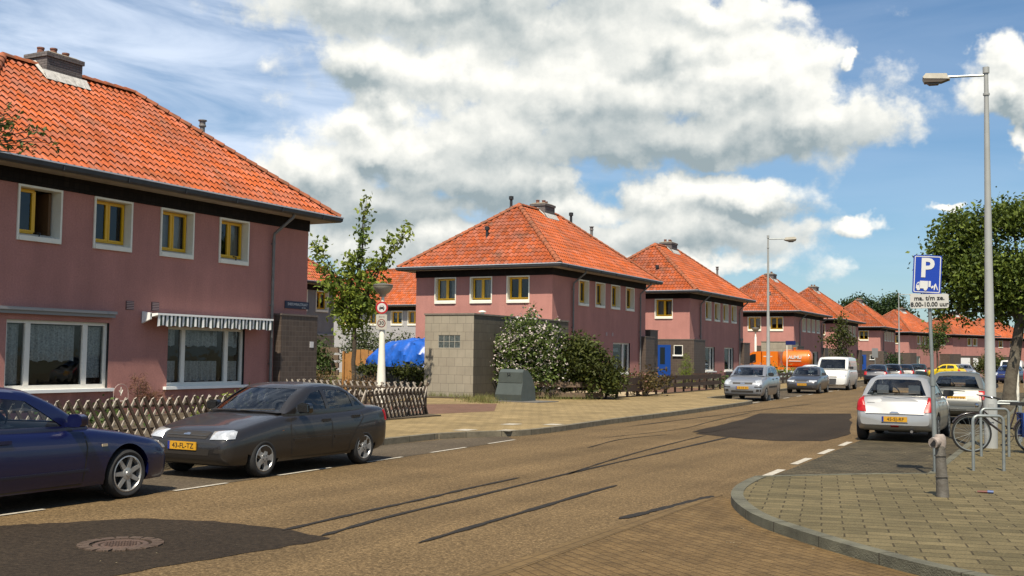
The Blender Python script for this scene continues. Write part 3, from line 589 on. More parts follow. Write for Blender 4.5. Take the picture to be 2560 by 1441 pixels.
def wc_window(h, x0, x1, y, z0, z1):
    q = MB(); q.box((x0 - .04, y - .02, z0), (x0, y + .1, z1)); q.box((x1, y - .02, z0), (x1 + .04, y + .1, z1)); q.box((x0 - .04, y - .02, z1), (x1 + .04, y + .1, z1 + .04)); w = q.build('window', M_cream, h)
    q = MB(); q.box((x0, y - .015, z0), (x1, y - .005, z1)); q.build('pane', mat('dark_glass', (.012, .016, .018), .08), w)
    q = MB(); q.box((x0 - .1, y - .09, z0 - .09), (x1 + .08, y + .0, z0)); q.build('sill', M_white, w)

# ------------------------------------------------------------------ houses
lace1 = [(.02, .55, .12, 1.48, 0), (.68, 2.05, .62, 1.48, .05), (2.28, 2.85, .25, 1.48, 0)]
lace2 = [(.05, .55, 1.03, 1.48, .05), (.68, 2.05, 1.03, 1.48, .05), (2.28, 2.85, 1.03, 1.48, .05), (.05, .55, .10, .66, .03), (.68, 2.05, .10, .66, .03), (2.28, 2.85, .10, .66, .03)]
H1 = build_house('nearest pink house at the left edge, with striped awning and street name plate', (-21.2, 15.0, ZG * 0), LY=11.8, chy=-.6,
    front_up=(1.46, 3.59, 5.73, 7.90), pipes=((10.08, .3),), vents=((4.68, 2.77), (5.52, 2.78)), curtains=(-1, 0, 2, 1),
    front_big=((1.31, 2.88, .84, 1.58, dict(drapes=lace1)), (6.13, 2.93, .84, 1.56, dict(drapes=lace2))),
    annex=((-.5, .27, 10.3, 12.0, 2.90),), flues=((-2.5, 9.75, 8.05, 'cowl'), (-.9, 10.9, 6.75, 'vent'), (-2.6, 6.3, 8.2, 'vent')))
# awnings on the first house
q = MB(); q.box((.02, .6, 2.63), (.20, 4.25, 2.70)); q.box((.02, .6, 2.55), (.14, 4.25, 2.63)); tag(q.build('awning_case', mat('awning_case_grey', (.30, .30, .31), .5), H1), 'closed grey awning case over the left window')
q = MB(); q.box((.02, 5.22, 2.62), (.30, 9.75, 2.70)); q.add([(.02, 5.2, 2.45), (.30, 5.2, 2.55), (.30, 5.2, 2.71), (.02, 5.2, 2.75), (.02, 5.26, 2.45), (.30, 5.26, 2.55), (.30, 5.26, 2.71), (.02, 5.26, 2.75)], [(0, 1, 2, 3), (4, 5, 6, 7), (0, 1, 5, 4), (1, 2, 6, 5), (2, 3, 7, 6)])
q.add([(.30, 5.26, 2.62), (.47, 5.30, 2.66), (.47, 9.72, 2.66), (.30, 9.72, 2.62), (.30, 5.26, 2.70), (.47, 5.30, 2.71), (.47, 9.72, 2.71), (.30, 9.72, 2.70)], [(0, 3, 2, 1), (4, 5, 6, 7), (0, 1, 5, 4), (1, 2, 6, 5), (2, 3, 7, 6)])
aw = q.build('awning', M_white, H1)
q = MB(); n = 62
for i in range(n):
    ya = 5.32 + 4.38 * i / n; yb = 5.32 + 4.38 * (i + 1) / n
    for k in range(3):
        u0 = ya + (yb - ya) * k / 3; u1 = ya + (yb - ya) * (k + 1) / 3
        f_ = lambda u: (.45 + .018 * math.sin(u * 21), u, 2.37 + .035 * abs(math.sin((u - 5.32) * math.pi / .38)))
        q.quad(f_(u0), f_(u1), (.46, u1, 2.69), (.46, u0, 2.69), i % 2)
q.build('valance', [M_white, mat('valance_green', (.03, .05, .042), .9)], aw, fix=False)
# street name plate and small number tile
q = MB(); q.box((.012, 10.75, 3.08), (.03, 11.88, 3.30)); sp = q.build('street_name_plate', mat('enamel_blue', (.006, .012, .06), .3), H1)
Mx = Matrix.Translation((.033, 11.33, 3.205)) @ Matrix.Rotation(R(90), 4, 'Z') @ UPX
put_text('lettering', 'SNEEUWBALSTRAAT', .115, mat('enamel_white', (.75, .75, .75), .4), sp, Mx, sx=.88)
put_text('lettering', 'NOORD', .05, MATS['enamel_white'], sp, Matrix.Translation((.033, 11.62, 3.115)) @ Matrix.Rotation(R(90), 4, 'Z') @ UPX)
q = MB(); q.box((.272, 11.65, 1.92), (.285, 11.82, 2.1)); q.build('number_tile', MATS['enamel_white'], H1)

std_big = lambda n: [(3.05, 2.1, .92, 1.58, dict(cols=(.66, .34), drapes=[(.1, 1.2, .1, .5, 0)])), (7.35, 2.15, .92, 1.58, dict(cols=(.66, .34)))]
def blue_plate(h, y, z=3.1, x=.012, w=.5):
    q = MB(); q.box((x, y, z), (x + .02, y + w, z + .2)); return q.build('street_name_plate', mat('enamel_dark', (.02, .02, .03), .4), h)
H2 = build_house('pink house at the corner with three yellow end windows, behind the white flowering bush', (-21.7, 45.15, 0),
    front_up=(2.88, 4.90, 6.90, 8.92), end_up=(-6.29, -4.33, -2.36), pipes=((2.1, .3), (10.85, .3)), curtains=(2, 1, 2, 0),
    front_big=[(.9, 2.35, .92, 1.58, dict(cols=(.66, .34))), (7.24, 2.35, .92, 1.58, dict(cols=(.66, .34), drapes=[(.1, 1.3, .1, .55, 0), (.1, 1.3, 1.1, 1.3, 0)]))],
    annex=((-.5, .3, 11.15, 12.5, 2.90), (-3.0, .05, 12.5, 13.7, 3.3)), vents=(), flues=((-4.2, 1.35, 7.4, 'pipe'), (-4.75, 1.1, 7.02, 'vent'), (-3.2, 8.9, 8.95, 'pipe'), (-2.35, 9.75, 8.15, 'cowl'), (-4.3, 4.0, 9.25, 'pipe')))
q = MB(); q.box((-1.02, -.03, 2.92), (-.45, -.012, 3.12)); q.build('street_name_plate', mat('enamel_dark', (.02, .02, .03), .4), H2); blue_plate(H2, .1, 2.92, w=.9)
for (y0) in (6.55, 7.35): 
    q = MB(); q.box((.0, y0 - .3, 2.82), (.02, y0 - .1, 3.0)); q.build('vent_grille', mat('vent_pink', (.36, .2, .19), .7), H2)
H3 = build_house('pink house with the large blue front door in a brown tiled annex', (-22.1, 65.75, 0),
    front_up=(3.1, 5.05, 6.95, 8.92), end_up=(-2.3, -6.3), pipes=((1.9, 2.9), (10.7, .3)), front_big=std_big(3), curtains=(0, 1, 2, 1),
    annex=((-3.2, .5, -.65, 1.6, 2.92), (-.5, .3, 11.1, 12.6, 2.90)), flues=((-2.6, 1.2, 7.1, 'pipe'), (-1.5, 10.55, 7.6, 'cowl')))
annex_door(H3, -2.05, -1.0, -.655, .40, 2.55); wc_window(H3, -.75, -.25, -.66, 1.95, 2.5)
blue_plate(H3, 11.2, 3.0, w=.6)
H4 = build_house('pink house with two yellow end windows behind the orange tanker', (-22.75, 95.6, 0),
    front_up=(3.1, 5.0, 6.9, 8.9), end_up=(-2.1, -4.05), pipes=((1.9, 2.9), (10.7, .3)), front_big=std_big(4), curtains=(3, 3, 2, 1),
    annex=((-3.2, .5, -.65, 1.6, 2.92), (-.5, .3, 11.1, 12.6, 2.90)), flues=((-2.4, 1.2, 7.0, 'cowl'),))
H5 = build_house('pink house rising directly above the white van', (-23.0, 114.8, 0),
    front_up=(3.1, 5.0, 6.9, 8.9), end_up=(-2.3,-6.0), pipes=((1.9, 2.9),), front_big=std_big(5), curtains=(3, 3),
    annex=((-3.2, .5, -.65, 1.6, 2.92), (-.5, .3, 11.1, 12.6, 2.90)), flues=((-2.6, 1.2, 7.0, 'cowl'),))
H6 = build_house('pink house behind the slim street tree beside the white van', (-23.15, 142.2, 0),
    front_up=(3.1, 5.0, 6.9, 8.9), end_up=(-2.6,), pipes=((1.9, 2.9),), front_big=std_big(6), curtains=(3, 3),
    annex=((-3.2, .5, -.65, 1.6, 2.92), (-.5, .3, 11.1, 12.6, 2.90)))
annex_door(H6, -2.6, -1.6, -.655, .30, 2.45); wc_window(H6, -1.1, -.6, -.66, 1.9, 2.4)
H7 = build_house('distant pink house left of the parking sign pole, turned a little to the road', (-23.4, 168.0, 0), R(-14),
    front_up=(3.1, 5.0, 6.9, 8.9), end_up=(-2.6, -6.0), front_big=[(2.0, 2.2, .9, 1.58, dict(cols=(1,), blank=M_cream))], curtains=(3, 3),
    annex=((-3.2, .5, -.65, 1.6, 2.92), (1.8, .3, 11.1, 12.6, 2.90)))
annex_door(H7, -2.6, -1.6, -.655, .30, 2.45)
H8 = build_house('distant pink house right behind the parking sign pole, with white shuttered windows', (-19.0, 183.0, 0), R(-26),
    front_up=(4.0, 5.6), end_up=(-2.6, -6.0), front_big=[(1.4, 2.6, .9, 1.58, dict(cols=(1,), blank=M_white)), (5.2, 1.2, .9, 1.58, dict(cols=(1,), blank=M_white))], curtains=(3, 3),
    annex=((-3.2, .35, -.65, 1.6, 2.92), (-.5, .25, 1.2, 7.5, 2.7)))
for (ya, yb) in ((1.5, 4.3), (5.2, 6.6)):
    q = MB(); q.box((.20, ya, .7), (.27, yb, 2.35)); q.build('window_shutter', M_white, H8)
q = MB(); q.box((-3.0, -.72, .8), (-1.2, -.66, 2.6)); q.build('window_shutter', M_white, H8)
H9 = build_house('distant pink house seen between the lamp post and the parking sign', (-16.5, 205.0, 0), R(-34),
    front_up=(1.0, 4.0, 7.0), end_up=(-2.6, -6.0), curtains=(3, 3), annex=((-.5, .3, 4.5, 9.5, 2.7),))
H10 = build_house('distant pink house under the big tree crown, right of the lamp post', (-7.5, 212.0, 0), R(-60),
    front_up=(1.0, 4.0, 7.0, 9.0), end_up=(-2.6, -6.0), curtains=(3, 3), annex=((-.5, .3, 1.5, 9.5, 2.7),))
# the grey houses down the side street
G1 = build_house('dark grey stucco house down the side street, just right of the nearest pink house', (-40.55, 40.7, 0), LY=13.2, wallm=M_grey,
    front_up=(7.0, 9.4, 11.4), end_up=(), curtains=(3, 1), group='grey houses down the side street', pipes=())
q = MB(); q.box((.0, 6, .0), (.06, 13.2, 2.8)); q.build('panelled_base', M_bigtile, G1)
q = MB(); q.box((.0, 5.9, 2.8), (.1, 13.22, 2.92)); q.build('ledge', M_lgrey, G1)
G2 = build_house('light grey house row at the end of the side street, behind the no-entry sign', (-62.0, 78.6, 0), R(-90), LY=24, wallm=M_lgrey,
    front_up=(1.0, 3.6, 6.6, 8.9, 10.6, 12.4, 14.2, 15.8), curtains=(1, 3), group='grey houses down the side street', pipes=((12.1, .3),), chim_m=brick_mat('red_chimney_brick', (.28, .09, .06), (.2, .07, .05), (.12, .1, .09), .21, .065, coords='WALL'),
    flues=((-1.6, 14.6, 7.4, 'cowl'), (-2.2, 14.2, 7.7, 'skylight')))
# ------------------------------------------------------------------ ground, road, pavements
def sheet(name, poly, z, m, kind='structure', label=None, holes=None):
    me = bpy.data.meshes.new(name); bm = bmesh.new(); vs = [bm.verts.new((x, y, z)) for x, y in poly]; f = bm.faces.new(vs); bmesh.ops.recalc_face_normals(bm, faces=[f])
    if f.normal.z < 0: f.normal_flip()
    bmesh.ops.triangulate(bm, faces=bm.faces); bm.to_mesh(me); bm.free(); me.materials.append(m); o = link(name, me)
    if kind: o['kind'] = kind
    return o
def slab(name, poly, z0, z1, m, kind='structure'):
    """raised sheet with a vertical edge"""
    b = MB(); b.prism(poly, 'z', z0, z1); o = b.mesh(name, m); ob = link(name, o); bm = bmesh.new(); bm.from_mesh(o); bmesh.ops.triangulate(bm, faces=[f for f in bm.faces if len(f.verts) > 4]); bm.to_mesh(o); bm.free()
    if kind: ob['kind'] = kind
    return ob
def offset_line(pts, d):
    out = []
    for i, p in enumerate(pts):
        a = Vector(pts[max(i - 1, 0)]); c = Vector(pts[min(i + 1, len(pts) - 1)]); t = (c - a).normalized(); out.append((p[0] - t.y * d, p[1] + t.x * d))
    return out
def band(name, pts, d0, d1, z0, z1, m, kind='structure'):
    """solid strip following a polyline between two lateral offsets (left positive)"""
    A = offset_line(pts, d0); B = offset_line(pts, d1); b = MB()
    for i in range(len(pts) - 1):
        vs = [(*A[i], z0), (*A[i + 1], z0), (*B[i + 1], z0), (*B[i], z0), (*A[i], z1), (*A[i + 1], z1), (*B[i + 1], z1), (*B[i], z1)]
        b.add(vs, [(4, 5, 6, 7), (0, 1, 5, 4), (2, 3, 7, 6), (0, 4, 7, 3)] if i == 0 else [(4, 5, 6, 7), (0, 1, 5, 4), (2, 3, 7, 6)])
    # joints between the kerb stones, one a metre
    acc = 0.0
    for i in range(len(pts) - 1):
        seg = (Vector(pts[i + 1]) - Vector(pts[i])).length; a = acc
        while a < seg:
            if Vector(pts[i]).length < 60:
                t = a / seg; pA = Vector(A[i]).lerp(Vector(A[i + 1]), t); pB = Vector(B[i]).lerp(Vector(B[i + 1]), t); u = (Vector(pts[i + 1]) - Vector(pts[i])).normalized() * .006; e = (pA - pB).normalized() * .002
                vs = [(*(q + w), z) for z in (z0, z1 + .0015) for q, w in ((pA + e, -u), (pA + e, u), (pB - e, u), (pB - e, -u))]; b.add(vs, [(4, 5, 6, 7), (0, 1, 5, 4), (2, 3, 7, 6), (1, 2, 6, 5), (3, 0, 4, 7)], 1)
            a += .9
        acc = a - seg
    o = b.build(name, [m, mat('kerb_joint', (.05, .042, .028), .95)])
    if kind: o['kind'] = kind
    return o
def smooth_line(pts, n=6):
    P = [Vector((*p, 0)) for p in pts]; P = [P[0] * 2 - P[1]] + P + [P[-1] * 2 - P[-2]]; out = []
    for i in range(1, len(P) - 2):
        for k in range(n):
            t = k / n; a, b_, c, d = P[i - 1:i + 3]
            q = .5 * ((2 * b_) + (c - a) * t + (2 * a - 5 * b_ + 4 * c - d) * t * t + (3 * b_ - a - 3 * c + d) * t ** 3); out.append((q.x, q.y))
    out.append((P[-2].x, P[-2].y)); return out

M_asph = asphalt_mat('asphalt_exposed_stone', (.150, .100, .047), (.30, .21, .11), (.062, .040, .019))
M_asph2 = asphalt_mat('asphalt_new_patch', (.035, .025, .016), (.051, .037, .024), (.023, .017, .011))
M_bay = asphalt_mat('bay_asphalt', (.10, .078, .052), (.15, .12, .08), (.06, .047, .034))
M_tar = mat('tar_seam', (.026, .022, .017), .75, var=.3, vscale=9, spec=.2)
M_side = brick_mat('side_street_bricks', (.135, .085, .034), (.165, .106, .044), (.085, .052, .022), .21, .105, ms=.009, rot=R(38), var=.32, bump=.6, nscale=2.2, speck=.2, smooth_m=.6)
M_walkL = brick_mat('sandy_pavers', (.265, .195, .092), (.325, .24, .116), (.15, .108, .052), .30, .30, ms=.010, var=.28, bump=.5, nscale=.9, speck=.15)
M_walkR = brick_mat('grey_green_pavers', (.115, .094, .046), (.175, .14, .07), (.06, .047, .023), .42, .21, ms=.010, rot=R(-12), var=.22, bump=.7, nscale=1.6, speck=.22, smooth_m=.5)
M_bayR = brick_mat('bay_bricks', (.066, .055, .032), (.11, .088, .050), (.034, .027, .015), .22, .11, ms=.012, rot=R(3), var=.45, bump=.5, nscale=1.3, speck=.2)
M_kerb = mat('kerb_concrete', (.18, .155, .105), .9, var=.3, vscale=5, bump=.6, bscale=45)
M_kerbR = mat('kerb_granite', (.13, .125, .085), .9, var=.35, vscale=4, bump=.8, bscale=70)
M_paint = mat('road_paint', (.62, .58, .49), .85, col2=(.36, .31, .23), vscale=16)
M_soil = mat('garden_soil', (.12, .085, .05), .95, col2=(.07, .055, .03), vscale=3, bump=.8, bscale=18)
M_redpave = brick_mat('red_brown_pavers', (.17, .095, .065), (.21, .12, .08), (.10, .06, .04), .2, .1, ms=.006, var=.2)

structure(sheet('ground', [(-900, -60), (900, -60), (900, 1600), (-900, 1600)], -.03, mat('ground_earth', (.16, .13, .075), .95, col2=(.09, .10, .04), vscale=.15)))
# the main road
structure(sheet('road', [(-12.6, -30), (2.2, -30), (0.5, 17), (-.6, 60), (-2.6, 100), (-6, 140), (-4, 190), (30, 240), (28, 262), (-12, 225), (-19, 196), (-16.6, 140), (-15.6, 100), (-12.2, 43)], 0, M_asph))
# side-street of brick in the foreground (its edge with the asphalt runs along the road)
sheet('side_street', [(-4.16, -12), (6, -12), (6, 9), (1.5, 9.3), (-1.2, 9.62), (-2.5, 10.76), (-3.5, 12.2), (-4.0, 13.5), (-4.23, 13.8)], .004, M_side)
sheet('gutter_course', [(-4.38, -12), (-4.15, -12), (-4.20, 13.85), (-4.40, 13.9)], .007, brick_mat('gutter_course_bricks', (.135, .088, .038), (.165, .108, .046), (.085, .055, .024), .21, .105, ms=.008, rot=R(90), var=.2))
# left pavement with its kerb line
KL = smooth_line([(-12.35, -30), (-12.2, 5), (-12.07, 17.9), (-11.95, 19.8), (-11.5, 20.9), (-11.08, 21.6), (-11.0, 23.3), (-11.15, 26.6), (-11.2, 32.0), (-11.45, 38.6), (-11.75, 42.6), (-12.6, 43.6), (-13.8, 44.2), (-14.25, 45.5), (-14.4, 50), (-15.2, 62), (-15.9, 76), (-17.0, 100), (-18.0, 125), (-19.0, 150), (-20.3, 175), (-16, 200)], 5)
slab('pavement', offset_line(KL, .14)[::-1] + [(-90, -30), (-90, 240), (-20, 240)][0:2] + [(-30, 215)], -.02, .115, M_walkL)
band('kerb', KL, .0, .15, -.01, .123, M_kerb)
sheet('parking_bay', [(-12.3, -30), (-10.25, -30), (-10.25, 11), (-10.45, 17), (-10.62, 20.4), (-11.3, 21.3), (-11.9, 19.8), (-12.05, 17.9), (-12.15, 5)], .004, M_bay)
sheet('parking_bay', [(-11.75, 42.8), (-12.4, 52), (-13.3, 68), (-14.3, 88), (-15.7, 125), (-18.6, 125), (-16.6, 88), (-15.7, 70), (-14.5, 50), (-14.2, 45), (-13.6, 44)], .004, M_bay)
# right: bay, pavement, curved kerb
KR = smooth_line([(1.5, 8.2), (.4, 8.6), (-.6, 9.15), (-1.27, 9.6), (-1.95, 10.2), (-2.52, 10.8), (-3.1, 11.5), (-3.5, 12.2), (-3.86, 13.05), (-4.08, 13.9), (-4.19, 14.75), (-4.23, 15.5)], 5)
RP = [(6, 8.4)] + KR + [(-2.9, 16.75), (-2.05, 17.3), (-2.15, 24), (-2.3, 40), (-3.0, 70), (-5, 105), (-6, 130), (16, 130), (16, 8.4)]
slab('pavement', offset_line(KR, -.14)[::1] + [(-2.8, 16.85), (-2.15, 17.4), (-2.25, 24), (-2.4, 40), (-3.1, 70), (-5.2, 105), (-6.5, 125), (30, 150), (30, 7.9), (6, 7.9)], -.02, .095, M_walkR)
band('kerb', KR, -.15, .0, -.01, .105, M_kerbR)
band('kerb', [(-4.2, 15.55), (-2.9, 16.85), (-2.15, 17.42), (-2.25, 24), (-2.4, 40), (-3.1, 70), (-5.2, 105)], -.1, .02, -.01, .10, M_kerbR)
sheet('parking_bay', [(-4.22, 15.6), (-2.9, 16.8), (-2.1, 17.4), (-2.2, 24), (-2.35, 40), (-3.0, 70), (-5.3, 70), (-4.9, 40), (-4.5, 25)], .004, M_bayR)
# dark repairs in the asphalt
def wobble(poly, amp, n=7, seed=1):
    rr = random.Random(seed); out = []
    for i in range(len(poly)):
        a = Vector(poly[i]); c = Vector(poly[(i + 1) % len(poly)])
        for k in range(n): p = a.lerp(c, k / n); out.append((p.x + rr.uniform(-amp, amp), p.y + rr.uniform(-amp, amp)))
    return out
sheet('road_patch', wobble([(-10.0, 6.4), (-9.6, 7.45), (-9.35, 7.75), (-8.84, 8.5), (-8.1, 8.75), (-7.2, 8.75), (-6.4, 8.55), (-6.42, 8.2), (-6.6, 7.3), (-6.75, 6.5), (-6.9, 5.0), (-9.0, 4.8)], .03, 5), .004, M_asph2)
sheet('road_patch', wobble([(-8.1, 24.6), (-9.5, 35.2), (-7.0, 37.2), (-5.1, 27), (-5.15, 24.2), (-6.2, 23.6)], .06, 8, 3), .004, M_asph2)
sheet('road_patch', wobble([(-8.7, 28.5), (-8.1, 28.3), (-8.0, 25.2), (-8.4, 25.2)], .03, 4, 5), .0085, M_asph2)
def seam(pts, w, z=.008, seed=2):
    rr = random.Random(seed); P = smooth_line(pts, 8); L_ = []; Rr = []
    for i, p in enumerate(P):
        a = Vector(P[max(i - 1, 0)]); c = Vector(P[min(i + 1, len(P) - 1)]); t = (c - a).normalized(); ww = w * (.6 + .8 * rr.random()) * (1 if 0 < i < len(P) - 1 else .2)
        L_.append((p[0] - t.y * ww, p[1] + t.x * ww)); Rr.append((p[0] + t.y * ww, p[1] - t.x * ww))
    b = MB()
    for i in range(len(P) - 1): b.quad((*L_[i], z), (*L_[i + 1], z), (*Rr[i + 1], z), (*Rr[i], z))
    o = b.build('tar_seam', M_tar, fix=False); return structure(o)
seam([(-7.08, 8.65), (-7.16, 10), (-7.2, 11.5), (-7.27, 12.6), (-7.31, 14.2)], .035, seed=1)
seam([(-6.56, 8.6), (-6.72, 10), (-6.80, 12), (-6.95, 15), (-7.05, 19), (-7.19, 24.4)], .035, seed=2)
seam([(-6.9, 14.9), (-7.2, 17), (-7.5, 20), (-7.8, 24.4)], .022, seed=3)
seam([(-5.56, 8.75), (-5.62, 10), (-5.68, 11.5), (-5.75, 13.0), (-5.77, 14.1)], .04, seed=4)
seam([(-4.55, 11.2), (-4.45, 12.1), (-4.35, 13.2), (-4.28, 13.7)], .05, seed=5)
seam([(-8.6, 19.5), (-8.9, 22), (-8.6, 24)], .018, seed=6); seam([(-9.4, 22), (-9.0, 26), (-9.4, 30), (-9.9, 36)], .02, seed=7); seam([(-10.4, 26), (-10.0, 40), (-9.8, 44)], .03, seed=8)
# white markings
def dash(x0, y0, x1, y1, w):
    t = (Vector((x1, y1)) - Vector((x0, y0))).normalized(); n = Vector((-t.y, t.x)) * w / 2
    o = sheet('lane_marking', [(x0 + n.x, y0 + n.y), (x1 + n.x, y1 + n.y), (x1 - n.x, y1 - n.y), (x0 - n.x, y0 - n.y)], .0095, M_paint)
    return o
for (a, c) in (((-10.17, 5.9), (-10.18, 8.4)), ((-10.2, 10.35), (-10.24, 11.35)), ((-10.28, 12.45), (-10.34, 13.75)), ((-10.38, 14.75), (-10.42, 15.85)), ((-10.47, 16.85), (-10.53, 18.2)), ((-10.6, 19.2), (-10.66, 20.45))): dash(*a, *c, .07)
for k in range(12):
    y = 43.2 + k * 3.1; x = -11.9 - (y - 42.5) * .047; dash(x, y, x - .06, y + 1.3, .10)
for (a, c) in (((-4.33, 16.35), (-4.37, 17.55)), ((-4.42, 18.55), (-4.46, 19.85)), ((-4.48, 20.85), (-4.52, 22.1)), ((-4.55, 23.1), (-4.6, 24.3))): dash(*a, *c, .13)
dash(-13.8, 44.0, -12.4, 43.2, .1)
# marks on the raised crossing
for (x, y) in ((-12.15, 20.9), (-11.35, 21.35), (-12.3, 23.35), (-11.45, 23.9)):
    sheet('lane_marking', [(x - .17, y - .22), (x + .17, y - .18), (x + .18, y + .32), (x - .16, y + .28)], .121, M_paint)
sheet('brown_paving', [(-19.7, 30.6), (-17.9, 33.0), (-15.6, 28.6), (-16.1, 26.1), (-19.9, 26.0), (-24, 28), (-24, 30)], .119, M_redpave)
slab('yard', [(-21.2 - 9, -5), (-15.5, -5), (-15.45, 25.35), (-21.2, 25.4), (-30, 25.4)], 0, .15, M_soil)
slab('yard', [(-35, 40.6), (-20.9, 40.6), (-18.6, 38.9), (-16.8, 40.0), (-17.0, 47.4), (-17.4, 56), (-35, 56)], 0, .15, M_soil)
slab('yard', [(-40, 28.6), (-20.95, 36.0), (-21, 40.5), (-40, 40.5)], 0, .16, M_soil)
sheet('garden_path', [(-21, 43.5), (-17.0, 42.5), (-17.15, 48), (-21.3, 48)], .155, mat('pale_tiles', (.46, .36, .22), .9, var=.15))
sheet('garden_path', [(-21, 48.5), (-17.2, 48.3), (-17.5, 57), (-21.5, 57)], .155, M_redpave)
slab('yard', [(-35, 60), (-18.0, 60), (-18.6, 79), (-35, 79)], 0, .15, M_soil)
slab('yard', [(-40, 93), (-19.3, 93), (-20.2, 128), (-21.3, 155), (-23, 200), (-40, 200)], 0, .15, M_soil)
# manhole and drain
mh = thing('manhole_cover', 'rusty round manhole cover in the dark road patch', 'manhole cover', (-7.79, 7.27, .004)); mh.scale = (.64, .64, 1)
b = MB(); b.lathe([(.0, .006), (.26, .006), (.27, .001)], 28); b.lathe([(.30, .001), (.31, .008), (.36, .008), (.38, .001)], 28)
for k in range(9):
    for j in range(9):
        x, y = -.22 + k * .055, -.22 + j * .055
        if x * x + y * y < .052: b.box((x - .016, y - .016, .006), (x + .016, y + .016, .012))
b.build('lid', mat('rusty_iron', (.13, .075, .05), .85, col2=(.07, .045, .035), vscale=14, bump=.5), mh)
b = MB()
for k in range(16):
    t = k * math.pi / 8; M_ = Matrix.Translation((.50 * math.cos(t), .50 * math.sin(t), 0)) @ Matrix.Rotation(t, 4, 'Z'); b.box((-.08, -.085, 0), (.08, .085, .012), M=M_)
b.build('surround', brick_mat('manhole_bricks', (.10, .068, .052), (.12, .085, .062), (.06, .045, .035), .1, .1), mh)
dr = thing('road_drain', 'dark iron gully grate in the kerb behind the grey sedan', 'drain', (-12.0, 16.9, 0))
b = MB(); b.box((-.05, -.28, .0), (.16, .28, .03)); b.box((-.10, -.3, .1), (.02, .3, .14)); b.box((-.10, -.3, .0), (-.05, .3, .1)); b.build('frame', M_gutter, dr)
b = MB(); [b.box((-.05, -.26 + k * .075, .03), (.05, -.235 + k * .075, .11)) for k in range(8)]; b.build('grate', M_black, dr)

# ------------------------------------------------------------------ fences and walls
M_lath = mat('weathered_lath', (.13, .09, .06), .9, col2=(.07, .048, .034), vscale=9, bump=.4, bscale=40)
M_tip = mat('pale_sunlit_lath', (.40, .35, .29), .9, var=.25, vscale=12)  # sunlit look of back laths and lath tips put into the colour
def lattice(label, p0, p1, z0=.14, h=.74, step=.215, rail=True):
    p0 = Vector((*p0, 0)); p1 = Vector((*p1, 0)); d = p1 - p0; L_ = d.length; d.normalize(); nrm = Vector((d.y, -d.x, 0))
    t = thing('lattice_fence', label, 'fence', (*p0.xy, 0), math.atan2(d.y, d.x))
    # local x along the fence, -y outward
    a = MB(); c = MB(); run = h * .62
    n = int(L_ / step)
    for sgn, y, bb in ((-1, -.03, a), (1, .0, c)):
        for k in range(-2, n + 2):
            x0 = k * step; x1 = x0 + run
            if sgn < 0: x0, x1 = x1, x0
            if min(x0, x1) < -.1 or max(x0, x1) > L_ + .1: continue
            zt = h + random.uniform(-.02, .02); tx = Vector((x1 - x0, 0, zt)).normalized(); px = Vector((tx.z, 0, -tx.x)) * (.027 if sgn < 0 else .019)
            A = Vector((x0, y, z0)); B = Vector((x1, y, z0 + zt)); hh = .014
            ps = [A - px, A + px, B + px, B - px]
            vs = [p + Vector((0, s_ * hh, 0)) for s_ in (-1, 1) for p in ps]
            bb.add(vs, [(0, 1, 2, 3), (7, 6, 5, 4), (0, 4, 5, 1), (1, 5, 6, 2), (3, 7, 4, 0)]); bb.add([vs[2], vs[3], vs[7], vs[6]], [(0, 1, 2, 3)], 1)
            # pale upper side of the half-round lath
            if False:
                e = px.normalized() * .0225; s0 = 1 if px.z > 0 else -1
                q = [A + e * s0, B + e * s0]; bb.add([q[0] + Vector((0, -hh - .002, 0)), q[1] + Vector((0, -hh - .002, 0)), q[1] + Vector((0, hh + .002, 0)), q[0] + Vector((0, hh + .002, 0))], [(0, 1, 2, 3)], 1)
    a.build('front_laths', [M_lath, M_tip], t, fix=False); c.build('back_laths', [M_tip, M_tip], t, fix=False)
    for k in range(int(L_ / 2.4) + 1):
        b = MB(); x = min(.03 + k * 2.4, L_ - .03); b.tube([(x, .05, 0), (x, .05, z0 + h * .86)], .035, 8); b.build('post', M_lath, t)
    if rail:
        b = MB(); b.box((0, .03, z0 + h * .78), (L_, .07, z0 + h * .84)); b.box((0, .03, z0 + h * .2), (L_, .07, z0 + h * .26)); b.build('rail', M_lath, t)
    b = MB(); b.box((0, -.10, .0), (L_, .08, .15)); b.build('kerb_stone', M_kerb, t)
    return t
lattice('long brown crossed-lath fence along the pavement behind the two nearest cars', (-15.35, 4.5), (-15.5, 21.9))
lattice('short brown crossed-lath fence ending at the crossing, behind the boot of the grey sedan', (-15.5, 21.98), (-15.95, 25.4))
lattice('crossed-lath fence going back from the street corner to the house annex', (-15.95, 25.45), (-20.9, 25.6), z0=.2, h=.78)
M_plank = mat('brown_stained_planks', (.085, .048, .032), .85, col2=(.045, .028, .022), vscale=5, bump=.3)
M_plank2 = mat('faded_planks', (.22, .15, .10), .9, col2=(.13, .09, .06), vscale=5, bump=.3)
def rail_fence(label, pts, zs=((.30, .46), (.56, .72)), m=M_plank, ph=.78, gap=1.45, first=True):
    t = thing('rail_fence', label, 'fence', (*pts[0], .11)); o = Vector((*pts[0], 0))
    for i in range(len(pts) - 1):
        a = Vector((*pts[i], 0)) - o; c = Vector((*pts[i + 1], 0)) - o; d = c - a; L_ = d.length; ang = math.atan2(d.y, d.x); M_ = Matrix.Translation(a) @ Matrix.Rotation(ang, 4, 'Z')
        b = MB()
        for (z0, z1) in zs: b.box((0, -.02, z0), (L_, .02, z1), M=M_)
        b.build('rail', m, t)
        n = max(1, round(L_ / gap))
        for k in range(n + (1 if i == len(pts) - 2 else 0)):
            b = MB(); x = L_ * k / n; b.box((x - .045, .02, 0), (x + .045, .10, ph), M=M_); b.build('post', m, t)
    return t
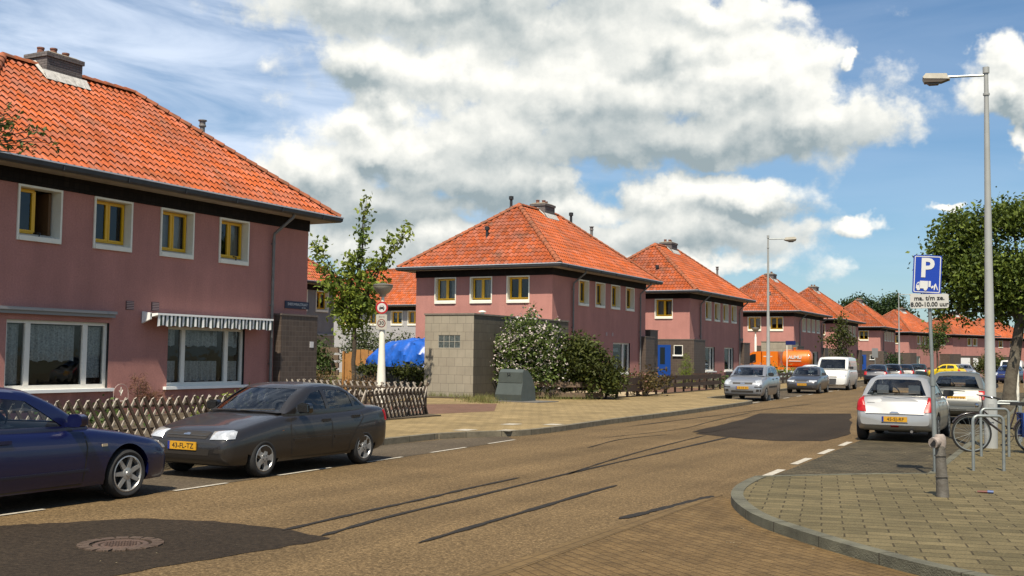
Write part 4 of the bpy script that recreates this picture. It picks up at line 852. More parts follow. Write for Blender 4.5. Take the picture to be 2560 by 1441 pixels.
rail_fence('faded two-plank fence in front of the flowering bush, next to the dark green container', [(-19.6, 37.6), (-18.2, 38.4), (-16.75, 39.4)], m=M_plank2, ph=.7, zs=((.08, .26), (.46, .66)))
rail_fence('brown plank fence before the second pink house, between the dark bush and the conifer', [(-16.7, 39.8), (-16.85, 43.5), (-17.1, 47.6)], zs=((.24, .50), (.53, .80)), ph=.86)
rail_fence('dark brown rail fence in front of the blue door', [(-17.1, 47.75), (-17.3, 52), (-17.55, 57.4), (-19.5, 58.0)], zs=((.28, .46), (.62, .82)), ph=.84, gap=1.25)
rail_fence('low dark fence beyond the silver car near the orange tanker', [(-17.7, 60.5), (-18.2, 69), (-18.7, 78)], zs=((.25, .40), (.55, .70)), ph=.74)
rail_fence('low brown fence behind the slim street tree', [(-17.9, 94), (-18.6, 110), (-19.3, 128)], zs=((.2, .45), (.5, .75)), ph=.8, gap=2)
# garden wall with ivy, tarp, gate
w = thing('garden_wall', 'low dark stone garden wall with a coping under the blue tarpaulin', 'wall', (-26.6, 36.9, .1))
b = MB(); b.box((0, 0, 0), (3.5, .3, 1.05)); b.build('stones', mat('dark_stone', (.12, .12, .115), .95, col2=(.05, .055, .05), vscale=3.5, bump=.9, bscale=14), w)
b = MB(); b.box((-.03, -.05, 1.05), (3.55, .35, 1.15)); b.build('coping', mat('mossy_coping', (.16, .15, .12), .95, col2=(.07, .07, .05), vscale=6), w)
w = thing('garden_wall', 'grey rubble retaining wall with timber sleepers left of the wooden gate', 'wall', (-30.6, 38.2, .1))
b = MB(); b.box((0, 0, 0), (2.1, .35, .55)); b.box((.6, .02, .55), (1.9, .3, .68)); b.build('stones', mat('rubble', (.34, .32, .28), .95, col2=(.16, .14, .12), vscale=4, bump=1, bscale=9), w)
b = MB(); [b.box((.9, .1, .72 + k * .32), (2.05, .2, .95 + k * .32)) for k in range(4)]; b.build('sleepers', M_plank2, w)
gt = thing('wooden_gate', 'new orange-brown arched wooden garden gate behind the young tree', 'gate', (-28.35, 38.4, .1))
M_newwood = mat('orange_pine', (.50, .24, .065), .7, col2=(.36, .165, .045), vscale=4, bump=.2)
for k in range(9):
    x = .1 + k * .205; hgt = 1.62 + .22 * math.sin(math.pi * (k + .5) / 9); b = MB(); yo = -.03 * (k % 2)
    b.box((x, yo, .05), (x + .19, yo + .025, hgt)); b.build('plank', M_newwood, gt)
b = MB(); b.box((0, .02, .4), (1.95, .06, .5)); b.box((0, .02, 1.3), (1.95, .06, 1.4)); b.build('rail', M_newwood, gt)
for x in (-.02, 1.95):
    b = MB(); b.box((x, -.04, 0), (x + .09, .07, 1.75)); b.build('post', M_newwood, gt)
# tarp over a stack
def blob_sheet(name, cx, cy, hx, hy, h, z0, m, nx=90, ny=44, seed=4, fn=None):
    from mathutils import noise
    V = []; Fq = []
    for j in range(ny + 1):
        for i in range(nx + 1):
            u = i / nx * 2 - 1; v = j / ny * 2 - 1
            r = max(abs(u) ** 5 + abs(v) ** 5, 0) ** .2; top = fn(u) if fn else 1
            z = h * top * (1 - min(1, r) ** 7)
            w1 = noise.fractal(Vector((u * 2.6 + seed, v * 2.2, z * 1.3)), .8, 2.0, 3) * .20; w2 = noise.noise(Vector((u * 7 + z * 3, v * 6 + z * 5 - u * 4, seed))) * .05
            V.append((cx + hx * u + w1 * .3, cy + hy * v + (w1 + w2) * 1.0, max(z0 + z + (w1 * .8 + w2) * (0.4 + .6 * z / h), z0)))
    for j in range(ny):
        for i in range(nx): a = j * (nx + 1) + i; Fq.append((a, a + 1, a + nx + 2, a + nx + 1))
    b = MB(); b.add(V, Fq); return b.build(name, m, smooth=28, fix=True)
M_tarp = mat('blue_tarpaulin', (.006, .10, .50), .38, var=.35, vscale=3, bump=.9, bscale=5, spec=.5)
tp = blob_sheet('tarpaulin', -25.2, 38.9, 1.85, 1.1, 1.12, 1.22, M_tarp, fn=lambda u: .62 + .38 * min(1, (u + 1.05) * 1.1))
tag(tp, 'crumpled bright blue tarpaulin pulled over a heap behind the garden wall', 'tarpaulin')
b = MB(); b.box((-27.1, 38.2, .1), (-23.5, 39.6, 1.22)); hp = b.build('covered_heap', mat('heap_dark', (.03, .035, .03), .95)); tag(hp, 'dark stacked load hidden under the blue tarpaulin', 'heap')

# gray tiled shed
sh = thing('tiled_shed', 'beige-grey panelled flat-roof shed with a glass block window', 'shed', (-20.85, 36.5, .0))
b = MB(); L1 = -2.2
def PSh(u, z): return (L1 + u, 0, z)
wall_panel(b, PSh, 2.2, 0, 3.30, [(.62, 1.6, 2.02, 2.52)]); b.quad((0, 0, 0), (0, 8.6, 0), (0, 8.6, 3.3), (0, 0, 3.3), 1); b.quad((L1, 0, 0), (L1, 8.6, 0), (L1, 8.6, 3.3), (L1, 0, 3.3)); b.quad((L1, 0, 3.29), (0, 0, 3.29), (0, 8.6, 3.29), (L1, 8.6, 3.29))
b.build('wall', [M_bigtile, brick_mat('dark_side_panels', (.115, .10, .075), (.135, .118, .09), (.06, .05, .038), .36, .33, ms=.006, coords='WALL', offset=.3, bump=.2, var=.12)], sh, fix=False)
b = MB(); rect_sweep(b, L1, 0, 0, 8.6, [(-.05, 3.3), (.03, 3.3), (.03, 3.36), (-.05, 3.36)]); b.build('coping', mat('shed_coping', (.20, .18, .15), .8, var=.2), sh)
gb = MB(); gb.quad((L1 + .62, .10, 2.02), (L1 + 1.6, .10, 2.02), (L1 + 1.6, .10, 2.52), (L1 + .62, .10, 2.52)); gw = gb.build('glass_block_window', M_dark, sh)
M_gblock = mat('glass_block', (.10, .12, .12), .12, var=.5, vscale=12, bump=.6, bscale=20)
for i in range(4):
    for j in range(2):
        b = MB(); x = L1 + .635 + i * .243; z = 2.035 + j * .243; b.box((x, .02, z), (x + .225, .09, z + .225)); b.build('glass_block', M_gblock, gw)
b = MB()
for i in range(5): b.box((L1 + .62 + i * .243 - .004, .012, 2.02), (L1 + .62 + i * .243 + .012, .1, 2.52))
for j in range(3): b.box((L1 + .62, .009, 2.02 + j * .243 - .003), (L1 + 1.6, .1, 2.02 + j * .243 + .012))
b.build('mortar_grid', mat('pale_mortar', (.5, .48, .42), .9), gw)
b = MB(); b.lathe([(.10, 3.36), (.06, 3.42), (.15, 3.44), (.13, 3.49), (0, 3.51)], 14, M=Matrix.Translation((.0 - .2, 1.0, 0))); b.build('roof_vent', M_cream, sh, smooth=40)
for i, (x, y, w_, d_, h_, lb) in enumerate([(-24.9, 93.0, 2.6, 2.4, 3.2, 'grey panelled shed behind the orange tanker cab'), (-27.5, 61.5, 2.0, 3.4, 3.2, 'brown shed between the two middle pink houses')]):
    s2 = thing('tiled_shed', lb, 'shed', (x, y, 0)); b = MB(); b.box((0, 0, 0), (w_, d_, h_)); b.build('wall', M_bigtile if i == 0 else M_brown, s2); b = MB(); b.box((-.03, -.03, h_), (w_ + .03, d_ + .03, h_ + .06)); b.build('coping', MATS['shed_coping'], s2)
# underground-bin chute: dark green container
bn = thing('waste_container', 'dark grey-green sloping waste container beside the flowering bush', 'waste container', (-18.45, 35.4, .12), R(-6)); bn.scale = (.74, .74, .76)
M_bin = mat('bin_green_grey', (.075, .09, .082), .45, var=.12, vscale=3)
P = [(-.62, 0), (.62, 0), (.62, .62), (.50, 1.25), (.36, 1.42), (-.34, 1.42), (-.40, .92), (-.62, .42)]
b = MB(); b.prism([(-.72, 0), (.72, 0), (.72, .40), (-.72, .40)], 'x', -.0, .001)
b = MB()
prof = [(-.62, 0.0), (-.66, .32), (-.46, .86), (-.42, 1.36), (-.30, 1.48), (.05, 1.46), (.42, 1.12), (.62, .60), (.62, 0)]
n = len(prof); vs = []
for i, (y, z) in enumerate(prof):
    wx = .78 - .10 * (z / 1.48)
    vs += [(-wx, y, z), (wx, y, z)]
fs = [(2 * i, 2 * i + 1, 2 * i + 3, 2 * i + 2) for i in range(n - 1)] + [tuple(2 * i for i in range(n))[::-1], tuple(2 * i + 1 for i in range(n))] + [(0, 2 * n - 2, 2 * n - 1, 1)]
b.add(vs, fs); b.build('body', M_bin, bn)
b = MB(); b.prism([(-.475, .88), (-.435, 1.37), (-.30, 1.50), (-.25, 1.515), (-.25, 1.49), (-.42, 1.35)], 'x', -.66, .66); lid = b.build('drum_lid', M_bin, bn)
b = MB(); b.tube([(-.14, -.50, 1.24), (-.14, -.52, 1.33), (0.0, -.52, 1.33), (0.0, -.50, 1.24)], .02, 8); b.build('handle', M_bplast, lid)
b = MB(); b.box((-1.0, -1.0, -.02), (1.9, .95, .03)); b.build('base_plate', mat('bin_base', (.15, .14, .125), .8, var=.2), bn)
b = MB(); b.box((.70, -.3, .6), (.715, .1, .9)); b.build('notice', M_cream, bn)
# wire garden hoop in front of the first house
hp = thing('wire_trellis', 'thin white arched wire trellis between the two large windows', 'trellis', (-20.2, 18.7, .15), R(90))
b = MB(); b.tube([(-.22, 0, 0), (-.22, 0, .62)] + [(-.22 * math.cos(t), 0, .62 + .2 * math.sin(t)) for t in np.linspace(0, math.pi, 9)] + [(.22, 0, .62), (.22, 0, 0)], .007, 6); b.build('hoop', mat('faded_wire', (.52, .40, .36), .7), hp)
b = MB(); b.tube([(-.22, 0, .42), (.22, 0, .42)], .006, 5); b.tube([(-.05, 0, .66), (.0, 0, .58), (.05, 0, .68)], .012, 5); b.tube([(0, 0, .55), (0, 0, .75)], .008, 5); b.build('wire_ornament', M_cream, hp)
# ------------------------------------------------------------------ plants
def leaf_mat(name, c1, c2, isl=.35): return mat(name, c1, .6, col2=c2, vscale=1.2, island=isl, trans=.28, spec=.3)
M_bark = mat('bark', (.10, .078, .055), .95, col2=(.05, .038, .028), vscale=6, bump=1, bscale=22)
M_bark2 = mat('plane_bark', (.17, .15, .11), .95, col2=(.07, .055, .04), vscale=3, bump=1, bscale=12)
def leaves(name, blobs, size, m, parent, seed=1, shape='leaf', droop=.0, shell=.55, clump=7, cs=None):
    """blobs: (x,y,z,rx,ry,rz,count). Leaves grouped in small clumps inside each blob, denser to its surface"""
    r = np.random.default_rng(seed); V = []; Fc = []
    for (x, y, z, rx, ry, rz, n) in blobs:
        nc = max(1, int(n / clump)); d = r.normal(size=(nc, 3)); d /= np.linalg.norm(d, axis=1)[:, None]
        rad = (shell + (1 - shell) * r.random(nc)) * (1 - .35 * r.random(nc) ** 3); rad = np.where(r.random(nc) < .3, r.random(nc) ** .5 * .8, rad)
        wob = 1 + .25 * np.sin(d[:, 0] * 5 + seed) * np.cos(d[:, 1] * 4 + d[:, 2] * 6 + x)
        cc = np.stack([x + d[:, 0] * rx * rad * wob, y + d[:, 1] * ry * rad * wob, z + d[:, 2] * rz * rad * wob], 1)
        sp = cs if cs else size * 2.2
        for c in cc:
            k = clump
            off = r.normal(size=(k, 3)) * sp * .5; nrm = r.normal(size=(k, 3)) + np.array([0, 0, .7]); nrm /= np.linalg.norm(nrm, axis=1)[:, None]
            t = np.cross(nrm, r.normal(size=(k, 3))); t /= np.linalg.norm(t, axis=1)[:, None] + 1e-9; s_ = np.cross(nrm, t)
            sz = size * (.6 + .8 * r.random(k))
            for i in range(k):
                p = c + off[i]; a = t[i] * sz[i]; b_ = s_[i] * sz[i] * .55; o = len(V)
                if shape == 'leaf':
                    V += [p - a * .5, p + b_ * .5 - a * .05, p + a * .5 - nrm[i] * sz[i] * .12, p - b_ * .5 - a * .05]; Fc.append((o, o + 1, o + 2, o + 3))
                elif shape == 'needle':
                    V += [p - a * .6, p + b_ * .12, p + a * .6, p - b_ * .12]; Fc.append((o, o + 1, o + 2, o + 3))
                else:
                    pts = [p + (t[i] * math.cos(q) + s_[i] * math.sin(q)) * sz[i] * (.5 if w_ % 2 else .28) for w_, q in enumerate(np.linspace(0, 2 * math.pi, 10, endpoint=False))]
                    V += pts; Fc.append(tuple(range(o, o + 10)))
    me = bpy.data.meshes.new(name); me.from_pydata([tuple(v) for v in V], [], Fc); me.materials.append(m); return link(name, me, parent)
def tree(name, label, cat, loc, trunk, blobs, size, lm, bm=None, seed=1, lean=(0, 0), branch_r=.035, twigs=3, group=None, clump=7, shape='leaf', shell=.55, cs=None, split=None):
    """trunk: (height, r0, r1). One limb runs to each foliage blob, with smaller twigs"""
    t = thing(name, label, cat, loc, 0, group); h, r0, r1 = trunk; rr = random.Random(seed)
    b = MB(); tp = [(lean[0] * (k / 6) ** 1.3 + rr.uniform(-.02, .02), lean[1] * (k / 6) ** 1.3 + rr.uniform(-.02, .02), h * k / 6) for k in range(7)]
    tp[0] = (0, 0, -.1); b.tube(tp, [r0 * 1.25] + [r0 + (r1 - r0) * k / 6 for k in range(1, 7)], 10)
    top = max(bb[2] for bb in blobs)
    for (x, y, z, rx, ry, rz, n) in blobs:
        f = min(.98, max(.5, (split or .8) + rr.uniform(-.15, .1))); s = Vector(tp[-1]) * f + Vector(tp[-2]) * (1 - f); e = Vector((x, y, z)); m_ = s.lerp(e, .5) + Vector((rr.uniform(-.1, .1), rr.uniform(-.1, .1), .12 * (e - s).length))
        br = branch_r * (.6 + .5 * min(1.5, (e - s).length)); b.tube([s, s.lerp(m_, .5) + Vector((0, 0, .03)), m_, e], [br * 1.3, br, br * .7, br * .25], 6)
        for k in range(twigs):
            d = Vector((rr.gauss(0, 1), rr.gauss(0, 1), rr.gauss(.3, 1))).normalized(); q = m_.lerp(e, rr.random()); w_ = e + Vector((d.x * rx, d.y * ry, d.z * rz)) * .9
            b.tube([q, q.lerp(w_, .5) + Vector((0, 0, .05)), w_], [br * .4, br * .25, br * .1], 4)
    b.build('trunk', bm or M_bark, t, smooth=60); leaves('crown', blobs, size, lm, t, seed, shape, clump=clump, shell=shell, cs=cs); return t
def shrub(name, label, cat, loc, blobs, size, lm, seed=1, shape='leaf', flowers=None, stems=5, group=None, clump=7, shell=.5, cs=None):
    t = thing(name, label, cat, loc, 0, group); rr = random.Random(seed); b = MB()
    for i in range(stems):
        bb = blobs[i % len(blobs)]; e = Vector((bb[0] + rr.uniform(-.4, .4) * bb[3], bb[1] + rr.uniform(-.4, .4) * bb[4], bb[2] + .3 * bb[5])); s = Vector((bb[0] * .3 + rr.uniform(-.1, .1), bb[1] * .3, -.05))
        b.tube([s, s.lerp(e, .5) + Vector((rr.uniform(-.08, .08), rr.uniform(-.08, .08), .05)), e], [.022, .016, .005], 5)
    b.build('stems', M_bark, t, smooth=60); leaves('foliage', blobs, size, lm, t, seed, shape, clump=clump, shell=shell, cs=cs)
    if flowers: fm, fb, fs, fn = flowers; leaves('blossom', fb, fs, fm, t, seed + 50, fn, clump=3, shell=.88, cs=fs * 1.6)
    return t
L_maple = leaf_mat('maple_leaves', (.30, .36, .05), (.10, .17, .03), .35)
L_big = leaf_mat('big_tree_leaves', (.17, .235, .03), (.06, .09, .016), .5)
L_dark = leaf_mat('dark_leaves', (.10, .125, .022), (.05, .06, .012), .4)
L_mid = leaf_mat('mid_leaves', (.11, .17, .035), (.05, .09, .02), .35)
L_conif = leaf_mat('conifer_needles', (.26, .33, .03), (.14, .21, .02), .25)
L_purple = leaf_mat('bronze_leaves', (.13, .12, .03), (.10, .05, .03), .4)
L_dry = leaf_mat('dry_twigs', (.26, .13, .06), (.15, .08, .05), .4)
L_far = leaf_mat('far_leaves', (.055, .10, .028), (.035, .065, .02), .35)
L_grass = leaf_mat('grass_blades', (.20, .25, .06), (.24, .20, .08), .4)
M_blossom = mat('white_petals', (.80, .74, .70), .7, var=.08, island=.15, trans=.3, col2=(.74, .60, .58))

# young maple in front of the gate; local coordinates metres, x right along +X, z up
def B(l): return l
maple = tree('maple_tree', 'young maple with thin leader and loose yellow-green crown before the wooden gate', 'tree', (-24.25, 33.5, .1), (2.7, .095, .075),
    [(-.1, 0, 2.9, .75, .7, .55, 330), (-.75, .1, 3.5, .7, .6, .5, 330), (.35, 0, 3.45, .75, .7, .55, 360), (-.25, .1, 3.9, .85, .7, .5, 420), (.75, 0, 4.1, .7, .6, .4, 280), (.1, 0, 4.5, .75, .6, .38, 300),
     (-1.15, 0, 4.35, .5, .45, .5, 190), (-1.45, 0, 5.0, .38, .35, .5, 130), (-1.75, 0, 5.7, .26, .26, .45, 90), (-.55, 0, 4.75, .35, .35, .3, 90), (-.15, 0, 5.1, .35, .3, .3, 90), (.25, 0, 5.3, .25, .25, .4, 90), (.3, 0, 6.1, .26, .22, .42, 95), (.38, 0, 6.9, .2, .2, .45, 75), (.42, 0, 7.35, .07, .07, .25, 24),
     (.9, 0, 4.9, .45, .4, .3, 120), (1.3, 0, 5.3, .38, .3, .28, 90), (1.75, 0, 5.75, .35, .3, .24, 80), (2.25, 0, 6.1, .25, .22, .16, 45)], .20, L_maple, seed=5, branch_r=.022, twigs=4, shell=.3, clump=6, shape='leaf', cs=.3)
# big street tree on the right
big = tree('street_tree', 'large dense dark green street tree with a leaning trunk at the right edge', 'tree', (-2.75, 45.0, .1), (3.6, .25, .17),
    [(-1.2, 0, 4.3, 1.2, 1.5, .8, 2600), (-1.7, .2, 5.3, 1.0, 1.4, .95, 2400), (-.2, -.3, 5.2, 1.6, 1.7, 1.1, 3000), (1.6, 0, 4.8, 1.7, 1.7, 1.2, 2600), (3.2, .4, 5.2, 1.5, 1.6, 1.2, 1600), (-1.5, .2, 6.5, 1.3, 1.3, .95, 2800), (.2, 0, 7.0, 1.4, 1.5, .8, 3200), (-.2, 0, 4.6, 1.8, 1.6, .9, 2600), (1.9, .2, 7.1, 1.5, 1.5, .9, 2000), (3.2, 0, 6.8, 1.2, 1.4, .9, 900), (.6, 0, 4.0, 1.2, 1.3, .6, 1100), (-2.75, 0, 5.4, .35, .4, .3, 260), (-2.5, 0, 4.8, .4, .4, .25, 200), (-2.2, 0, 3.6, .35, .4, .35, 220), (-1.5, 0, 3.45, .25, .3, .35, 140), (1.3, 0, 3.5, 1.0, 1.0, .6, 1100), (2.6, 0, 3.3, 1.0, 1.0, .6, 900), (-.2, .1, 3.35, .5, .5, .3, 260), (-1.9, .2, 7.1, .45, .5, .35, 260), (-2.4, 0, 4.1, .6, .7, .6, 500), (-.5, 0, 3.7, .6, .8, .4, 600), (-2.4, 0, 6.1, .5, .5, .4, 330), (3.0, 0, 3.9, 1.2, 1.2, .7, 1400)],
    .17, L_big, M_bark2, seed=8, lean=(.5, .1), branch_r=.075, twigs=5, clump=9, shell=.35, cs=.42)
# slim tree beside the white van
tree('street_tree', 'slim narrow green street tree beside the white van', 'tree', (-15.6, 79.0, .1), (2.4, .09, .06),
    [(.1, 0, 4.4, .3, .3, .9, 200), (0, 0, 3.6, .8, .7, .45, 420), (-.5, 0, 3.0, .8, .7, .4, 360), (.6, 0, 3.0, .7, .6, .4, 340), (0, 0, 2.3, .7, .6, .4, 300), (.2, 0, 1.4, .65, .6, .6, 380), (.25, 0, .7, .6, .55, .5, 300)], .17, L_dark, seed=12, twigs=3, shell=.4)
# yellower bush at its foot
shrub('street_shrub', 'yellow-green leafy shrub at the foot of the slim street tree', 'shrub', (-15.2, 80.5, .1), [(0, 0, 1.2, .5, .5, .9, 420)], .16, L_maple, seed=22)
tree('street_tree', 'thin reddish-green street tree just behind the parking sign pole', 'tree', (-14.9, 128.0, .1), (3.0, .1, .07), [(0, 0, 4.4, 1.3, 1.2, 1.3, 800), (-.6, 0, 3.3, 1.1, 1.0, .8, 500), (.6, 0, 5.4, .7, .7, .6, 260)], .22, L_mid, seed=15, twigs=3)
# leafy twigs of a tree just outside the left edge
tree('street_tree', 'thin-twigged tree at the left edge, a few leafy shoots before the roof', 'tree', (-14.2, 9.6, .1), (4.2, .07, .04),
    [(0, 1.15, 4.95, .12, .2, .12, 70), (0, 1.25, 5.15, .1, .15, .08, 20), (.0, 1.75, 5.0, .05, .22, .05, 26), (.0, 2.0, 4.85, .05, .16, .06, 14), (.0, 1.65, 4.72, .05, .16, .08, 14), (.0, 1.35, 4.6, .05, .15, .10, 14), (0, 1.2, 4.72, .1, .15, .08, 30), (0, .3, 5.4, .4, .4, .5, 90)], .085, leaf_mat('twig_leaves', (.13, .18, .035), (.06, .09, .025)), seed=21, branch_r=.012, twigs=2, clump=5, cs=.12)
# white flowering bush beside the container
fb = [(-.2, 0, 1.0, 1.35, 1.1, .95, 2900), (-.5, 0, 1.9, 1.05, .9, .75, 2200), (.35, 0, 2.0, 1.1, .9, .85, 2300), (-.05, 0, 2.75, .75, .6, .55, 800), (.95, .1, 2.45, .4, .4, .4, 170), (-1.0, 0, 2.2, .5, .4, .5, 220), (.1, 0, 3.4, .13, .13, .5, 60), (1.25, 0, 2.75, .14, .14, .35, 40), (-.85, 0, 2.85, .14, .14, .3, 40), (.95, 0, 1.0, .7, .8, .8, 520)]
shrub('flowering_bush', 'tall loose bush covered in white blossom behind the waste container', 'bush', (-19.45, 38.4, .12), fb, .15, leaf_mat('blossom_bush_leaves', (.17, .23, .055), (.075, .12, .03), .4), seed=31, stems=10,
      flowers=(M_blossom, [(x, y, z, rx * 1.03, ry * 1.03, rz * 1.03, n * (.34 if z > .9 else .12)) for (x, y, z, rx, ry, rz, n) in fb], .105, 'leaf'), clump=8, cs=.28)
shrub('dark_bush', 'broad olive-green bush to the right of the white flowering bush', 'bush', (-17.75, 39.2, .12), [(-.4, 0, 1.15, 1.0, .9, 1.0, 3200), (.6, .2, 1.1, .95, .9, .95, 2900), (0, 0, 1.9, .95, .8, .62, 2000), (1.2, .5, .75, .6, .8, .65, 1200)], .15, L_dark, seed=32, stems=8, clump=8, cs=.26)
shrub('rhododendron', 'low reddish shrub with faded pinkish heads at the right foot of the olive bush', 'shrub', (-16.9, 44.0, .12), [(0, 0, .55, .9, .8, .5, 420), (.4, .8, .7, .6, .7, .4, 260)], .16, L_purple, seed=33, flowers=(mat('faded_pink_heads', (.32, .16, .14), .9, island=.2, col2=(.25, .14, .1)), [(0, 0, .6, .95, .85, .5, 70)], .13, 'leaf'))
shrub('conifer', 'cone-shaped bright yellow-green dwarf conifer left of the blue front door', 'conifer', (-18.6, 54.8, .15), [(0, 0, .55, .52, .52, .6, 900), (0, 0, 1.05, .42, .42, .5, 620), (0, 0, 1.5, .22, .22, .38, 240)], .11, L_conif, seed=34, shape='needle', clump=10, shell=.7, cs=.13)
shrub('lavender', 'pale grey-green small shrub before the blue door', 'shrub', (-18.6, 59.0, .15), [(0, 0, .35, .5, .5, .35, 260)], .13, leaf_mat('grey_leaves', (.22, .22, .17), (.14, .15, .10)), seed=35)
shrub('low_shrub', 'small round green shrub right of the pale one before the blue door', 'shrub', (-18.2, 60.2, .15), [(0, 0, .32, .6, .5, .3, 300)], .12, L_mid, seed=36)
shrub('hydrangea', 'shrub with dry brown-pink heads under the front windows of the blue-door house', 'shrub', (-19.9, 72.3, .15), [(0, 0, .7, .9, .9, .6, 300)], .15, L_purple, seed=37, flowers=(MATS['faded_pink_heads'], [(0, 0, .8, 1.0, 1.0, .6, 110)], .2, 'leaf'))
shrub('hydrangea', 'shrub with a few orange-brown heads beside the conifer', 'shrub', (-19.4, 52.2, .15), [(0, 0, .45, .6, .6, .4, 240)], .13, L_dark, seed=38, flowers=(mat('orange_heads', (.40, .18, .09), .9, island=.2, col2=(.3, .14, .08)), [(0, 0, .6, .6, .6, .35, 40)], .12, 'leaf'))
shrub('dry_bush', 'dead-looking reddish-brown bush against the wall between the two big windows', 'bush', (-20.6, 19.75, .15), [(0, -.1, .7, .28, .24, .38, 520), (.0, .35, .45, .25, .4, .25, 400), (.1, .9, .3, .2, .3, .15, 140)], .10, L_dry, seed=39, shape='needle', clump=7, cs=.1)
shrub('low_shrub', 'yellow-flowered low plants behind the lattice fence', 'plant', (-17.6, 19.2, .15), [(0, 0, .35, .5, .7, .32, 320), (-.4, 1.3, .35, .5, .7, .3, 300)], .10, leaf_mat('yellow_green', (.30, .32, .07), (.12, .19, .04)), seed=40)
shrub('low_shrub', 'green low garden plants left of the yellow-flowered ones', 'plant', (-17.0, 14.6, .15), [(0, 0, .3, .5, 1.0, .25, 260), (-1.4, 2, .25, .6, .9, .22, 220)], .10, L_mid, seed=41)
shrub('heather_bed', 'reddish-green feathery shrubs at the foot of the young maple', 'shrub', (-22.6, 31.0, -.06), [(-1.0, -.2, .75, .9, .7, .45, 1500), (.4, 0, .7, .8, .7, .42, 1400), (1.3, -.3, .6, .6, .6, .38, 700), (-2.2, -.6, .7, .8, .6, .5, 1000)], .11, mat('heather', (.22, .20, .05), .8, col2=(.20, .085, .045), vscale=1.6, island=.3, trans=.2), seed=42, shape='needle', clump=9, cs=.2)
shrub('ivy', 'ivy hanging over the dark garden wall below the tarpaulin', 'ivy', (-24.6, 36.75, .1), [(-1.2, 0, 1.05, .9, .18, .16, 480), (.6, 0, 1.0, 1.1, .2, .24, 800), (1.3, 0, .8, .55, .2, .35, 420)], .12, L_dark, seed=43, stems=0 or 2)
shrub('laurel', 'glossy dark green laurel bush next to the brown tiled annex', 'bush', (-28.6, 37.4, .3), [(-1.2, .8, 1.35, .9, .8, .75, 900), (-.4, .6, .9, .5, .5, .6, 300)], .17, L_mid, seed=44)
shrub('climber', 'tangled reddish climber left of the gate', 'plant', (-28.5, 35.8, .2), [(-1.3, .3, .7, .6, .5, .7, 400)], .13, L_purple, seed=45)
shrub('tall_shrub', 'tall feathery dark shrub behind the wooden gate and the young maple', 'shrub', (-29.6, 41.6, .2), [(0, 0, 1.7, 1.3, 1.0, 1.2, 2600), (1.9, .3, 1.6, 1.3, 1.0, 1.0, 2300), (3.4, .5, 1.4, 1.0, .9, .9, 1100)], .13, leaf_mat('feathery', (.13, .155, .06), (.06, .085, .03)), seed=46, clump=9, cs=.3)
shrub('hedge', 'dark clipped hedge in front of the distant houses, left of the lamp post', 'hedge', (-11.8, 152.0, .1), [(0, 0, 1.0, 1.6, 1.2, 1.0, 1500), (1.6, .3, 1.0, 1.5, 1.2, 1.0, 1300), (.5, 3, 2.0, 1.7, 1.4, 1.0, 1000)], .25, L_dark, seed=47)
shrub('hedge', 'dark conifer hedge beside the far blue door', 'hedge', (-19.4, 128.0, .1), [(0, 0, 1.3, .9, 1.2, 1.3, 900)], .25, L_far, seed=48)
shrub('planting_bed', 'yellow-green low planting in front of the orange tanker', 'plant', (-19.9, 81.0, .2), [(-1.0, 0, .65, .6, .5, .4, 260), (.2, 0, .6, .7, .5, .4, 260)], .16, MATS['yellow_green'], seed=63)
# woods beyond the roofs
tree('background_tree', 'broad dark tree crown rising behind the far roofs, left of the far lamp post', 'tree', (-40.5, 230.0, 0), (8, .5, .3), [(-3.2, 0, 11.4, 3.0, 3, 2.4, 1300), (-1, 0, 12.3, 3.2, 3, 2.6, 1500), (1.5, 0, 11.0, 2.6, 3, 2.6, 1200)], .62, L_far, seed=51, branch_r=.1, clump=8, cs=1.3)
tree('background_tree', 'rounded dark tree crown behind the far roofs, beside the far lamp post', 'tree', (-35.2, 231.0, 0), (8, .5, .3), [(-.5, 0, 12.6, 2.9, 3, 2.5, 1400), (1.9, 0, 10.8, 2.4, 3, 2.4, 1100), (0, 0, 9.5, 3, 3, 2, 800)], .62, L_far, seed=52, branch_r=.1, clump=8, cs=1.3)
tree('background_tree', 'low dark tree tops on the skyline just above the rearmost roofs', 'tree', (-26.0, 236.0, 0), (6, .4, .3), [(-1.5, 0, 7.6, 2.2, 2, 1.6, 500), (1.5, 0, 7.3, 2.2, 2, 1.4, 500)], .6, L_far, seed=53, branch_r=.1, clump=8, cs=1.2)
# weeds and grass tufts along edges
def grass(name, pts, n, h, seed):
    r = np.random.default_rng(seed); V = []; Fc = []
    for (x0, y0, x1, y1, s_) in pts:
        for i in range(n):
            t = r.random(); px = x0 + (x1 - x0) * t + r.normal() * s_; py = y0 + (y1 - y0) * t + r.normal() * s_; a = r.random() * 6.28; hh = h * (.4 + r.random()); l = r.normal(size=2) * hh * .4; o = len(V)
            V += [(px - .008 * math.cos(a), py - .008 * math.sin(a), .1), (px + .008 * math.cos(a), py + .008 * math.sin(a), .1), (px + l[0], py + l[1], .1 + hh)]; Fc.append((o, o + 1, o + 2))
    me = bpy.data.meshes.new(name); me.from_pydata(V, [], Fc); me.materials.append(L_grass); return link(name, me)
tag(grass('weeds', [(-23, 36.3, -20.8, 36.3, .12), (-20.7, 36.4, -20.5, 43, .2), (-20.2, 35.2, -19.3, 35.0, .3), (-19.3, 33.8, -18.2, 33.4, .25), (-19.2, 37.3, -17, 38.9, .2)], 420, .22, 61), 'weeds and dry grass along the shed and container', 'weeds', kind='stuff')

